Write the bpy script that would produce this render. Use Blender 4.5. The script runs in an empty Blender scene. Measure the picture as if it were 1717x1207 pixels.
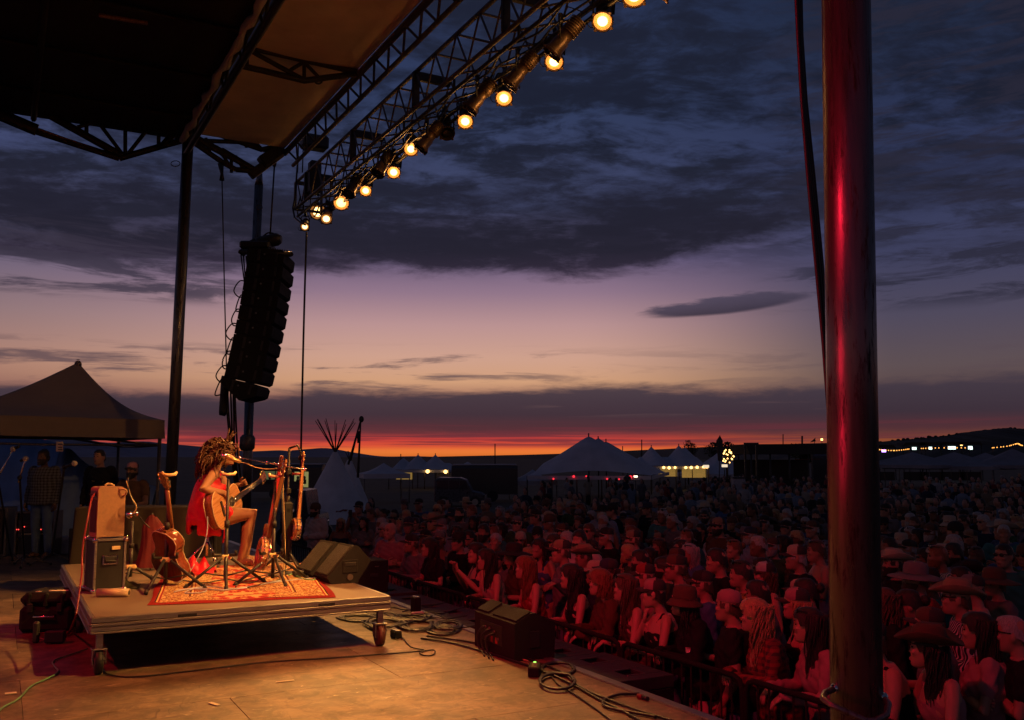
import bpy, math, random
import numpy as np
from mathutils import Vector, Matrix, Euler
rnd = random.Random(11)
scene = bpy.context.scene
COL = scene.collection
# ------------------------------------------------------------------ camera
FPX, CX, CY, EYE = 1565.0, 858.5, 603.5, 1.6       # focal length in photo pixels, photo centre, eye height over the stage deck
PITCH = math.atan(161.5 / FPX)
cam = bpy.data.cameras.new('camera')
cam.sensor_width = 36.0
cam.lens = 36.0 * FPX / 1717.0
cam.clip_start, cam.clip_end = 0.05, 30000.0
camera = bpy.data.objects.new('camera', cam)
camera.location = (0, 0, EYE)
camera.rotation_euler = (math.pi / 2 + PITCH, 0, 0)
COL.objects.link(camera)
scene.camera = camera
scene.view_settings.view_transform = 'Standard'
scene.view_settings.look = 'None'
scene.view_settings.exposure = 0.0
scene.view_settings.gamma = 1.0
scene.view_settings.use_curve_mapping = False
scene.render.engine = 'CYCLES'
scene.cycles.use_denoising = True
scene.cycles.max_bounces = 6
scene.cycles.diffuse_bounces = 3
scene.cycles.glossy_bounces = 3
scene.cycles.sample_clamp_indirect = 4.0


def lin(r, g, b):
    f = lambda c: (c / 255) / 12.92 if c / 255 <= 0.04045 else ((c / 255 + 0.055) / 1.055) ** 2.4
    return (f(r), f(g), f(b), 1.0)


# ------------------------------------------------------------------ dusk sky (the sun has set: no sun lamp, the sky is the only daylight)
world = bpy.data.worlds.new('World')
scene.world = world
world.use_nodes = True
wt = world.node_tree
wt.nodes.clear()


class S:
    """a float socket with arithmetic"""
    def __init__(s, k): s.k = k
    def __add__(s, o): return wm('ADD', s, o)
    __radd__ = __add__
    def __sub__(s, o): return wm('SUBTRACT', s, o)
    def __rsub__(s, o): return wm('SUBTRACT', o, s)
    def __mul__(s, o): return wm('MULTIPLY', s, o)
    __rmul__ = __mul__
    def __truediv__(s, o): return wm('DIVIDE', s, o)


def wset(inp, v):
    if isinstance(v, S): wt.links.new(v.k, inp)
    else: inp.default_value = v


def wm(op, a, b=0.0, c=0.0):
    n = wt.nodes.new('ShaderNodeMath'); n.operation = op
    wset(n.inputs[0], a); wset(n.inputs[1], b); wset(n.inputs[2], c)
    return S(n.outputs[0])


def sstep(v, lo, hi, a=0.0, b=1.0):
    n = wt.nodes.new('ShaderNodeMapRange'); n.interpolation_type = 'SMOOTHSTEP'
    wset(n.inputs[0], v); n.inputs[1].default_value = lo; n.inputs[2].default_value = hi
    n.inputs[3].default_value = a; n.inputs[4].default_value = b
    return S(n.outputs[0])


def wnoise(x, y, z=0.0, scale=1.0, detail=6, rough=0.55, dist=0.0):
    c = wt.nodes.new('ShaderNodeCombineXYZ'); wset(c.inputs[0], x); wset(c.inputs[1], y); wset(c.inputs[2], z)
    n = wt.nodes.new('ShaderNodeTexNoise'); n.inputs['Scale'].default_value = scale
    n.inputs['Detail'].default_value = detail; n.inputs['Roughness'].default_value = rough
    n.inputs['Distortion'].default_value = dist
    wt.links.new(c.outputs[0], n.inputs['Vector'])
    return S(n.outputs[0])


def wramp(v, stops):
    n = wt.nodes.new('ShaderNodeValToRGB'); wset(n.inputs[0], v)
    cr = n.color_ramp
    while len(cr.elements) > 1: cr.elements.remove(cr.elements[-1])
    cr.elements[0].position, cr.elements[0].color = stops[0]
    for p, c in stops[1:]:
        e = cr.elements.new(p); e.color = c
    return n.outputs[0]


def wmix(f, a, b):
    n = wt.nodes.new('ShaderNodeMix'); n.data_type = 'RGBA'
    wset(n.inputs[0], f)
    for i, v in ((6, a), (7, b)):
        if isinstance(v, tuple): n.inputs[i].default_value = v
        else: wt.links.new(v, n.inputs[i])
    return n.outputs[2]


tc = wt.nodes.new('ShaderNodeTexCoord')
sep = wt.nodes.new('ShaderNodeSeparateXYZ')
wt.links.new(tc.outputs['Generated'], sep.inputs[0])
dx, dy, dz = (S(sep.outputs[i]) for i in range(3))
hor = wm('SQRT', dx * dx + dy * dy + 1e-6)
T = dz / hor                                         # tangent of the elevation
A = wm('ARCTAN2', dx, dy)                            # azimuth, 0 where the stage's side camera looks, + to the right
Ts = T / 0.6
clear = wramp(Ts, [(0.0, lin(214, 108, 44)), (.006 / .6, lin(234, 122, 54)), (.0115 / .6, lin(222, 84, 54)), (.018 / .6, lin(196, 62, 56)), (.027 / .6, lin(140, 56, 60)),
                   (.06 / .6, lin(150, 100, 88)), (.08 / .6, lin(209, 158, 122)), (.105 / .6, lin(206, 160, 140)), (.14 / .6, lin(186, 146, 146)),
                   (.175 / .6, lin(146, 118, 138)), (.21 / .6, lin(106, 92, 124)), (.27 / .6, lin(66, 72, 106)), (.38 / .6, lin(49, 60, 93)),
                   (.52 / .6, lin(42, 54, 88)), (1.0, lin(32, 42, 72))])
away_r = wramp(Ts, [(0.0, lin(132, 72, 38)), (.014 / .6, lin(140, 76, 44)), (.03 / .6, lin(104, 60, 52)), (.06 / .6, lin(80, 62, 66)), (.09 / .6, lin(86, 74, 80)),
                    (.14 / .6, lin(72, 69, 90)), (.2 / .6, lin(58, 61, 90)), (.3 / .6, lin(48, 56, 90)), (.45 / .6, lin(32, 42, 66)), (1.0, lin(24, 32, 52))])
away_l = wramp(Ts, [(0.0, lin(130, 60, 60)), (.02 / .6, lin(140, 64, 66)), (.05 / .6, lin(120, 76, 76)), (.09 / .6, lin(166, 122, 108)),
                    (.14 / .6, lin(136, 112, 116)), (.2 / .6, lin(98, 92, 118)), (.3 / .6, lin(66, 74, 112)), (1.0, lin(32, 42, 72))])
sky = wmix(sstep(A, .05, .40, 0, .97), clear, away_r)
sky = wmix(sstep(A, -.12, -.62, 0, .95), sky, away_l)
# high broken cloud (altocumulus), laid on a flat layer overhead so that it runs together towards the horizon
pz = dz + 0.05
px_, py_ = dx / pz, dy / pz
warp = wnoise(px_, py_, 3.1, 1.3, 4, .6)
n1 = wnoise(px_ * .85 + py_ * .25 + warp * .55, py_ * 1.25 - px_ * .2 + warp * .45, 0.0, 3.6, 10, .66, .15)
n2 = wnoise(px_ * .5 + py_ * .3, py_ * .6, 7.7, 1.3, 5, .55)
n3 = wnoise(px_ + warp * .3, py_ * 1.3, 4.2, 11.0, 5, .6)
high = sstep(n1 * .62 + n2 * .52 + n3 * .16, .575, .72) * sstep(T, .18, .25)
thin = sstep(n1 * .5 + n3 * .5, .40, .62)
cl_high = wramp(Ts, [(.2 / .6, lin(39, 38, 53)), (.3 / .6, lin(32, 35, 51)), (.45 / .6, lin(29, 33, 49)), (.6, lin(24, 28, 43))])
sky = wmix(high * .88 + thin * sstep(T, .2, .28) * .10, sky, cl_high)
sky = wmix(sstep(T, .26, .42) * (.12 + .38 * thin), sky, lin(27, 31, 50))
# the long dark bank across the middle
wl = wnoise(A * 3.4, T * 11., 1.3, 3.6, 9, .68, .25) - .5
wl2 = wnoise(A * 1.0, 0.0, 5.2, 3.0, 2, .5) - .5
lowedge = T - wl * .05 - wl2 * .03 - sstep(A, .08, .35) * .045 + sstep(A, -.2, -.4) * .010
bank = sstep(lowedge, .188, .208) * sstep(T + wl * .20 + wl2 * .05, .34, .25)
bank = bank * (.72 + .28 * sstep(wnoise(A * 4., T * 12., 9.9, 2.6, 8, .64), .36, .52)) * sstep(A, .5, .26, .6, 1.0)
sky = wmix(bank * .97, sky, wramp(Ts, [(.18 / .6, lin(52, 42, 60)), (.22 / .6, lin(33, 31, 45)), (.3 / .6, lin(31, 32, 48))]))
# streaks in the clear band: one long lens on the right, wisps on the left and low down
sw = wnoise(A * 6., T * 40., 2.2, 2.0, 6, .65) - .5
ax = (A - .222) / .098
ay = (T - .1585 - (A - .222) * .075 + sw * .012) / .0115
lens = sstep(ax * ax + ay * ay + sw * 1.3, 1.0, .45)
sky = wmix(lens * .92, sky, wramp(wm('ADD', ay * .3, .5), [(.2, lin(47, 42, 58)), (.8, lin(78, 70, 90))]))
st1 = wnoise(A * 3.2, T * 34., 4.4, 2.0, 7, .62, .4)
wisps = sstep(st1, .50, .64) * sstep(T, .064, .076) * sstep(T, .122, .1) * sstep(A, .1, -.02, .35, 1.)
sky = wmix(wisps * .8, sky, lin(84, 68, 78))
left = sstep(wnoise(A * 2.6 + T * 5., T * 20., 8.1, 2.2, 8, .66, .5), .46, .58) * sstep(A, -.2, -.34) * sstep(T, .15, .165) * sstep(T, .25, .2)
sky = wmix(left * .85, sky, lin(56, 50, 66))
right = sstep(wnoise(A * 3.6 - T * 7., T * 22., 6.1, 2.4, 8, .66, .4), .46, .6) * sstep(A, .24, .34) * sstep(T, .14, .16)
sky = wmix(right * .8, sky, lin(40, 39, 55))
# low bank above the afterglow
lw = wnoise(A * 4., T * 22., 3.3, 2.0, 8, .66, .3) - .5
lw2 = wnoise(A * 1.3, 0.0, 2.4, 3.0, 2, .5) - .5
low = sstep(T + lw * .036 + lw2 * .02 + sstep(A, -.1, -.3) * .006, .078, .064) * sstep(T + lw * .014, .018, .031)
sky = wmix(low * .96, sky, wramp(Ts, [(.03 / .6, lin(78, 46, 54)), (.045 / .6, lin(57, 46, 58)), (.075 / .6, lin(66, 56, 68))]))
gap = sstep(wnoise(A * 3., T * 60., 1.7, 2.0, 6, .6, .3), .56, .68) * sstep(T, .04, .048) * sstep(T, .06, .052) * sstep(A, .0, .06)
sky = wmix(gap * .5, sky, lin(104, 78, 80))
fire = sstep(wnoise(A * 2.4, T * 120., 7.3, 2.0, 6, .6, .2), .46, .60) * sstep(T, .008, .014) * sstep(T, .040, .030)
sky = wmix(fire * .75, sky, lin(96, 46, 56))
sky = wmix(sstep(T, 0.0, -.02), sky, lin(30, 24, 26))
nish = wt.nodes.new('ShaderNodeTexSky')              # a trace of real dusk scattering under the painted cloud field
nish.sky_type = 'NISHITA'; nish.sun_disc = False
nish.sun_elevation = math.radians(-1.0); nish.sun_rotation = math.radians(-3.0)
nb = wt.nodes.new('ShaderNodeBackground'); nb.inputs[1].default_value = 0.002
wt.links.new(nish.outputs[0], nb.inputs[0])
bg = wt.nodes.new('ShaderNodeBackground'); bg.inputs[1].default_value = 1.0
wt.links.new(sky, bg.inputs[0])
addn = wt.nodes.new('ShaderNodeAddShader')
wt.links.new(bg.outputs[0], addn.inputs[0]); wt.links.new(nb.outputs[0], addn.inputs[1])
wo = wt.nodes.new('ShaderNodeOutputWorld')
wt.links.new(addn.outputs[0], wo.inputs[0])
# ------------------------------------------------------------------ places
_cp, _sp = math.cos(PITCH), math.sin(PITCH)
UX, UY = 0.878, 0.4785                               # the stage front looks along (UX, UY); the stage edge runs along (-UY, UX)
TH = math.atan2(UY, UX)


def ray(px, py):
    a, b = (px - CX) / FPX, (CY - py) / FPX
    return Vector((a, _cp - b * _sp, _sp + b * _cp))


def at_z(px, py, z):
    d = ray(px, py); return Vector((0, 0, EYE)) + d * ((z - EYE) / d.z)


def at_y(px, py, y):
    d = ray(px, py); return Vector((0, 0, EYE)) + d * (y / d.y)


def at_n(px, py, n):
    d = ray(px, py); return Vector((0, 0, EYE)) + d * (n / (-UY * d.x + UX * d.y))


def at_u(px, py, u):
    d = ray(px, py); return Vector((0, 0, EYE)) + d * (u / (UX * d.x + UY * d.y))


def st(u, n, z=0.0):
    """stage coordinates: u towards the audience, n along the stage edge away from the camera"""
    return Vector((UX * u - UY * n, UY * u + UX * n, z))


def to_un(p): return (UX * p.x + UY * p.y, -UY * p.x + UX * p.y)


# ------------------------------------------------------------------ mesh builder
class MB:
    def __init__(s): s.v, s.f, s.sm, s.mi, s.cur = [], [], [], [], 0

    def add(s, vs, fs, smooth=False, M=None):
        o = len(s.v)
        s.v.extend([tuple(M @ Vector(p)) for p in vs] if M is not None else [tuple(p) for p in vs])
        for f in fs:
            s.f.append(tuple(o + i for i in f)); s.sm.append(smooth); s.mi.append(s.cur)
        return s

    def convex(s, vs, fs, M=None):
        c = Vector((0, 0, 0))
        for p in vs: c += Vector(p)
        c /= len(vs); out = []
        for f in fs:
            a, b, d = Vector(vs[f[0]]), Vector(vs[f[1]]), Vector(vs[f[2]])
            out.append(f if (b - a).cross(d - a).dot(a - c) >= 0 else tuple(reversed(f)))
        return s.add(vs, out, False, M)

    def box(s, c, size, bev=0.0, M=None, rz=0.0):
        hx, hy, hz = size[0] / 2, size[1] / 2, size[2] / 2
        b = min(bev, hx * .9, hy * .9, hz * .9)
        if rz: M = (M or Matrix()) @ Matrix.Translation(c) @ Matrix.Rotation(rz, 4, 'Z'); c = (0, 0, 0)
        cx, cy, cz = c
        sg = [(i, j, k) for i in (-1, 1) for j in (-1, 1) for k in (-1, 1)]
        if b <= 0:
            vs = [(cx + i * hx, cy + j * hy, cz + k * hz) for i, j, k in sg]
            return s.convex(vs, [(0, 1, 3, 2), (4, 5, 7, 6), (0, 1, 5, 4), (2, 3, 7, 6), (0, 2, 6, 4), (1, 3, 7, 5)], M)
        vs, idx = [], {}
        for g in sg:
            i, j, k = g
            for ax in range(3):
                h = [hx - b, hy - b, hz - b]; h[ax] += b
                idx[g, ax] = len(vs); vs.append((cx + i * h[0], cy + j * h[1], cz + k * h[2]))
        fs = []
        for ax in range(3):
            o1, o2 = [a for a in range(3) if a != ax]
            for sgn in (-1, 1):
                q = []
                for p, r in ((-1, -1), (1, -1), (1, 1), (-1, 1)):
                    g = [0, 0, 0]; g[ax] = sgn; g[o1] = p; g[o2] = r; q.append(idx[tuple(g), ax])
                fs.append(tuple(q))
            for p in (-1, 1):
                for r in (-1, 1):
                    g1 = [0, 0, 0]; g1[ax] = -1; g1[o1] = p; g1[o2] = r
                    g2 = list(g1); g2[ax] = 1
                    fs.append((idx[tuple(g1), o1], idx[tuple(g2), o1], idx[tuple(g2), o2], idx[tuple(g1), o2]))
        for g in sg: fs.append((idx[g, 0], idx[g, 1], idx[g, 2]))
        return s.convex(vs, fs, M)

    def loft(s, rings, caps=True, smooth=True, M=None, closed=False):
        n = len(rings[0]); vs = [p for r in rings for p in r]; fs = []
        m = len(rings)
        for i in range(m if closed else m - 1):
            a, b = i * n, ((i + 1) % m) * n
            for j in range(n):
                k = (j + 1) % n; fs.append((a + j, a + k, b + k, b + j))
        s.add(vs, fs, smooth, M)
        if caps and not closed:
            o = len(s.v) - len(vs)
            s.f.append(tuple(o + j for j in reversed(range(n)))); s.sm.append(False); s.mi.append(s.cur)
            s.f.append(tuple(o + (m - 1) * n + j for j in range(n))); s.sm.append(False); s.mi.append(s.cur)
        return s

    def tube(s, pts, r, seg=8, caps=True, closed=False, M=None, flat=1.0, up=None):
        pts = [Vector(p) for p in pts]; m = len(pts)
        rs = list(r) if isinstance(r, (list, tuple)) else [r] * m
        rings, prev = [], None
        for i, p in enumerate(pts):
            if closed: t = pts[(i + 1) % m] - pts[i - 1]
            else: t = pts[min(i + 1, m - 1)] - pts[max(i - 1, 0)]
            if t.length < 1e-9: t = Vector((0, 0, 1))
            t.normalize()
            if prev is None:
                a = Vector(up) if up is not None else (Vector((0, 0, 1)) if abs(t.z) < .9 else Vector((1, 0, 0)))
                x = a - t * a.dot(t); x.normalize()
            else:
                x = prev - t * prev.dot(t)
                if x.length < 1e-6: x = Vector((1, 0, 0)) - t * t.x
                x.normalize()
            prev = x; y = t.cross(x)
            rr = rs[i]; ra, rb = rr if isinstance(rr, tuple) else (rr, rr * flat)
            rings.append([p + x * (math.cos(2 * math.pi * j / seg) * ra) + y * (math.sin(2 * math.pi * j / seg) * rb) for j in range(seg)])
        return s.loft(rings, caps, True, M, closed)

    def cyl(s, a, b, r0, r1=None, seg=12, caps=True, M=None):
        return s.tube([a, b], [r0, r0 if r1 is None else r1], seg, caps, M=M)

    def ell(s, c, r, seg=12, rows=8, M=None):
        r = (r, r, r) if not isinstance(r, (tuple, list)) else r
        rings = []
        for i in range(1, rows):
            th = math.pi * i / rows
            rings.append([(c[0] + r[0] * math.sin(th) * math.cos(2 * math.pi * j / seg), c[1] + r[1] * math.sin(th) * math.sin(2 * math.pi * j / seg),
                           c[2] - r[2] * math.cos(th)) for j in range(seg)])
        s.loft(rings, False, True, M)
        o = len(s.v) - seg * (rows - 1)
        for top in (0, 1):
            p = Vector((c[0], c[1], c[2] + (r[2] if top else -r[2])))
            s.v.append(tuple(M @ p) if M is not None else tuple(p)); k = len(s.v) - 1
            q = o + (rows - 2) * seg if top else o
            for j in range(seg):
                a, b = q + j, q + (j + 1) % seg
                s.f.append((a, b, k) if top else (b, a, k)); s.sm.append(True); s.mi.append(s.cur)
        return s

    def prism(s, poly, d0, d1, axis='y', M=None):
        """extrude a 2-D outline: axis y -> outline in (x, z); x -> (y, z); z -> (x, y)"""
        f = {'y': lambda p, d: (p[0], d, p[1]), 'x': lambda p, d: (d, p[0], p[1]), 'z': lambda p, d: (p[0], p[1], d)}[axis]
        n = len(poly)
        vs = [f(p, d0) for p in poly] + [f(p, d1) for p in poly]
        fs = [tuple(reversed(range(n))), tuple(range(n, 2 * n))] + [(i, (i + 1) % n, n + (i + 1) % n, n + i) for i in range(n)]
        return s.add(vs, fs, False, M)

    def mesh(s, name, mats):
        me = bpy.data.meshes.new(name)
        me.from_pydata(s.v, [], s.f)
        me.polygons.foreach_set('use_smooth', s.sm)
        for m in (mats if isinstance(mats, (list, tuple)) else [mats]): me.materials.append(m)
        if any(s.mi): me.polygons.foreach_set('material_index', s.mi)
        me.update()
        return me

    def build(s, name, mats, parent=None, world=False, color=None):
        """link as one object; world=True: the vertices are world coordinates, turn them into the parent's"""
        if world and parent is not None:
            inv = parent_matrix(parent).inverted()
            s.v = [tuple(inv @ Vector(p)) for p in s.v]
        return link(name, s.mesh(name, mats), parent, color)


def parent_matrix(o):
    m = Matrix.Translation(o.location) @ o.rotation_euler.to_matrix().to_4x4() @ Matrix.Diagonal((*o.scale, 1))
    return parent_matrix(o.parent) @ m if o.parent else m


def link(name, data, parent=None, color=None, loc=None):
    o = bpy.data.objects.new(name, data)
    COL.objects.link(o)
    if parent is not None: o.parent = parent
    if color is not None: o.color = color
    if loc is not None: o.location = loc
    return o


def tag(o, label=None, cat=None, group=None, kind=None):
    if label: o['label'] = label
    if cat: o['category'] = cat
    if group: o['group'] = group
    if kind: o['kind'] = kind
    return o


def thing(name, label, cat, loc=(0, 0, 0), rz=0.0, group=None):
    o = bpy.data.objects.new(name, None)
    o.empty_display_size = .1
    o.location = loc; o.rotation_euler = (0, 0, rz)
    COL.objects.link(o)
    return tag(o, label, cat, group)


def copy_tree(o, parent=None):
    c = o.copy(); COL.objects.link(c); c.parent = parent
    for ch in o.children: copy_tree(ch, c)
    return c


_rods = {}


def rod(parent, a, b, r, m, name='brace', seg=8):
    """a straight round bar as an object of its own, all sharing one unit mesh per material (a, b in world coordinates)"""
    key = (m.name, seg)
    if key not in _rods: _rods[key] = MB().cyl((0, 0, 0), (0, 0, 1), 1, seg=seg).mesh('rod', m)
    inv = parent_matrix(parent).inverted()
    a, b = inv @ Vector(a), inv @ Vector(b)
    o = link(name, _rods[key], parent)
    d = b - a
    o.location = a
    o.rotation_euler = d.to_track_quat('Z', 'Y').to_euler()
    o.scale = (r, r, d.length)
    return o


# ------------------------------------------------------------------ materials
def mat(name, col, rough=.55, metal=0.0, var=.18, scale=8.0, bump=0.0, emit=None, objcol=False, stretch=None, spec=None, bscale=None):
    m = bpy.data.materials.new(name); m.use_nodes = True
    t = m.node_tree; p = t.nodes['Principled BSDF']
    p.inputs['Roughness'].default_value = rough; p.inputs['Metallic'].default_value = metal
    if spec is not None: p.inputs['Specular IOR Level'].default_value = spec
    c = t.nodes.new('ShaderNodeTexCoord'); src = c.outputs['Object']
    if stretch:
        mp = t.nodes.new('ShaderNodeMapping'); mp.inputs['Scale'].default_value = stretch
        t.links.new(src, mp.inputs[0]); src = mp.outputs[0]
    n = t.nodes.new('ShaderNodeTexNoise'); n.inputs['Scale'].default_value = scale; n.inputs['Detail'].default_value = 5
    n.inputs['Roughness'].default_value = .6
    t.links.new(src, n.inputs['Vector'])
    mr = t.nodes.new('ShaderNodeMapRange'); mr.inputs[1].default_value = .3; mr.inputs[2].default_value = .7
    mr.inputs[3].default_value = 1 - var; mr.inputs[4].default_value = 1 + var
    t.links.new(n.outputs[0], mr.inputs[0])
    mx = t.nodes.new('ShaderNodeVectorMath'); mx.operation = 'SCALE'
    if objcol:
        oi = t.nodes.new('ShaderNodeObjectInfo'); t.links.new(oi.outputs['Color'], mx.inputs[0])
    else:
        mx.inputs[0].default_value = col[:3]
    t.links.new(mr.outputs[0], mx.inputs['Scale'])
    t.links.new(mx.outputs[0], p.inputs['Base Color'])
    rr = t.nodes.new('ShaderNodeMapRange'); rr.inputs[1].default_value = .3; rr.inputs[2].default_value = .7
    rr.inputs[3].default_value = max(.02, rough - .1); rr.inputs[4].default_value = min(1, rough + .1)
    t.links.new(n.outputs[0], rr.inputs[0]); t.links.new(rr.outputs[0], p.inputs['Roughness'])
    if bump:
        b = t.nodes.new('ShaderNodeBump'); b.inputs['Strength'].default_value = bump; b.inputs['Distance'].default_value = .01
        n2 = n
        if bscale:
            n2 = t.nodes.new('ShaderNodeTexNoise'); n2.inputs['Scale'].default_value = bscale; n2.inputs['Detail'].default_value = 4
            t.links.new(src, n2.inputs['Vector'])
        t.links.new(n2.outputs[0], b.inputs['Height']); t.links.new(b.outputs[0], p.inputs['Normal'])
    if emit:
        p.inputs['Emission Color'].default_value = (*emit[:3], 1); p.inputs['Emission Strength'].default_value = emit[3]
    return m


def nd(t, kind, **kw):
    n = t.nodes.new(kind)
    for k, v in kw.items():
        if k in ('op', 'operation'): n.operation = v
        elif hasattr(n, k): setattr(n, k, v)
    return n


def mixcol(t, fac, a, b, blend='MIX'):
    n = t.nodes.new('ShaderNodeMix'); n.data_type = 'RGBA'; n.blend_type = blend
    for i, v in ((0, fac), (6, a), (7, b)):
        if hasattr(v, 'is_linked') or hasattr(v, 'links'): t.links.new(v, n.inputs[i])
        elif i == 0: n.inputs[0].default_value = v
        else: n.inputs[i].default_value = (*v[:3], 1)
    return n.outputs[2]


def ramp(t, v, stops, interp='LINEAR'):
    n = t.nodes.new('ShaderNodeValToRGB'); t.links.new(v, n.inputs[0])
    cr = n.color_ramp; cr.interpolation = interp
    while len(cr.elements) > 1: cr.elements.remove(cr.elements[-1])
    cr.elements[0].position, cr.elements[0].color = stops[0][0], (*stops[0][1][:3], 1)
    for p, c in stops[1:]:
        e = cr.elements.new(p); e.color = (*c[:3], 1)
    return n.outputs[0]


def g(v): return (v, v, v)


class M: pass


M.black = mat('black_paint', (.018, .018, .019), .5, bump=.1, bscale=60)
M.blackrough = mat('black_textured_paint', (.013, .013, .014), .78, bump=.35, bscale=220, spec=.28)
M.barrier = mat('barrier_black', (.012, .011, .011), .85, spec=.2)
M.rubber = mat('black_rubber', (.014, .014, .014), .6)
M.truss = mat('weathered_truss_metal', (.16, .14, .12), .5, .75, .3, 14, bump=.15)
M.truss_dark = mat('dark_truss_metal', (.05, .047, .045), .5, .6, .3, 14)
M.alu = mat('brushed_aluminium', (.36, .345, .32), .36, .85, .22, 6, stretch=(1, 14, 14), bump=.08)
M.chrome = mat('chrome', (.75, .73, .7), .18, 1., .08)
M.brass = mat('gold_plating', (.8, .55, .2), .28, 1., .1)
M.roofskin = mat('black_roof_vinyl', (.014, .011, .010), .75, 0, .4, 2.5, bump=.3)
M.awning = mat('tan_roof_vinyl', (.74, .64, .54), .6, 0, .16, 1.4, bump=.2)
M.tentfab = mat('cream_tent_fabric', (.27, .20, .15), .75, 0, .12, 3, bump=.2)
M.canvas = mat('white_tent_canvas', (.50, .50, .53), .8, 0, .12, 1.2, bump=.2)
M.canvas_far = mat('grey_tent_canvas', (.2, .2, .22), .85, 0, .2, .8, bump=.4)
M.canvas2 = mat('offwhite_tipi_canvas', (.60, .60, .60), .85, 0, .15, 1.5, bump=.2)
M.bluetarp = mat('blue_tarp', (.17, .27, .46), .6, 0, .2, 1.5, bump=.3)
M.tolex = mat('tan_amp_covering', (.30, .16, .085), .6, 0, .15, 30, bump=.4, bscale=300)
M.grillcloth = mat('dark_grille_cloth', (.05, .035, .03), .8, 0, .2, 60, bump=.5, bscale=240)
M.laminate = mat('black_case_laminate', (.022, .022, .022), .38, 0, .3, 5)
M.wood_light = mat('spruce_top', (.42, .2, .08), .3, 0, .14, 4, stretch=(18, 1, 1))
M.wood_red = mat('mahogany', (.17, .042, .022), .2, 0, .3, 5, stretch=(9, 9, 1))
M.wood_neck = mat('neck_wood', (.20, .08, .035), .3, 0, .2, 6, stretch=(9, 9, 1))
M.ebony = mat('dark_fretboard', (.03, .02, .016), .4)
M.ivory = mat('cream_binding', (.62, .5, .32), .4, 0, .1)
M.drum = mat('banjo_skin', (.72, .62, .45), .5, 0, .12, 6)
M.maple = mat('maple_rim', (.42, .22, .09), .3, 0, .2, 8)
M.redcloth = mat('red_satin', (.62, .012, .03), .42, 0, .16, 5, bump=.5, bscale=14)
M.pinkcloth = mat('painted_red_light', (.55, .03, .08), .6, 0, .2, 6, bump=.6, bscale=12)
M.drape = mat('brown_table_drape', (.022, .017, .012), .85, 0, .3, 4, bump=.5, bscale=9)
M.stagewood = mat('pale_plywood', (.17, .13, .09), .6, 0, .22, 3, stretch=(2, 12, 1))
M.yellow = mat('yellowed_plastic', (.62, .48, .24), .45, 0, .12)
M.skin = mat('skin', (1, 1, 1), .5, 0, .08, 6, objcol=True, spec=.35)
M.fabric = mat('woven_fabric', (1, 1, 1), .85, 0, .16, 9, bump=.45, bscale=16, objcol=True, spec=.2)
M.hair = mat('hair_strands', (1, 1, 1), .5, 0, .45, 30, stretch=(6, 6, 1), bump=.6, objcol=True, spec=.4)
M.hat = mat('hat_felt', (1, 1, 1), .85, 0, .14, 14, bump=.2, objcol=True)
M.capmesh = mat('dark_cap_mesh', (.03, .026, .026), .85)
M.dark_eye = mat('eye', (.012, .01, .009), .25)
M.lip = mat('lips', (.32, .11, .09), .45)
M.cable = mat('black_cable', (.02, .02, .02), .42)
M.cable_red = mat('red_cable', (.22, .02, .02), .45)
M.cable_green = mat('green_cable', (.14, .36, .16), .45)
M.cable_blue = mat('pale_blue_cable', (.42, .48, .62), .45)
M.cable_tan = mat('tan_cable', (.40, .27, .14), .45)
M.ledred = mat('red_indicator', (.3, .01, .01), .4, emit=(1, .06, .05, 3))
M.ledgreen = mat('green_indicator', (.02, .3, .02), .4, emit=(.3, 1, .1, 3))
M.white = mat('white_plastic', (.6, .58, .54), .5, 0, .1)
M.paper = mat('paper', (.62, .55, .42), .8, 0, .06)


def plaid(name, dark=(.02, .015, .015), scale=22.0):
    m = bpy.data.materials.new(name); m.use_nodes = True; t = m.node_tree; p = t.nodes['Principled BSDF']
    p.inputs['Roughness'].default_value = .85
    c = t.nodes.new('ShaderNodeTexCoord'); oi = t.nodes.new('ShaderNodeObjectInfo')
    s = t.nodes.new('ShaderNodeSeparateXYZ'); t.links.new(c.outputs['Object'], s.inputs[0])
    fs = []
    for k in (0, 2):
        a = nd(t, 'ShaderNodeMath', op='MULTIPLY'); t.links.new(s.outputs[k], a.inputs[0]); a.inputs[1].default_value = scale
        b = nd(t, 'ShaderNodeMath', op='FRACT'); t.links.new(a.outputs[0], b.inputs[0])
        d = nd(t, 'ShaderNodeMath', op='GREATER_THAN'); t.links.new(b.outputs[0], d.inputs[0]); d.inputs[1].default_value = .52
        fs.append(d.outputs[0])
    a = nd(t, 'ShaderNodeMath', op='ADD'); t.links.new(fs[0], a.inputs[0]); t.links.new(fs[1], a.inputs[1])
    h = nd(t, 'ShaderNodeMath', op='MULTIPLY'); t.links.new(a.outputs[0], h.inputs[0]); h.inputs[1].default_value = .45
    t.links.new(mixcol(t, h.outputs[0], oi.outputs['Color'], dark), p.inputs['Base Color'])
    return m


M.plaid = plaid('plaid_flannel')


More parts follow.
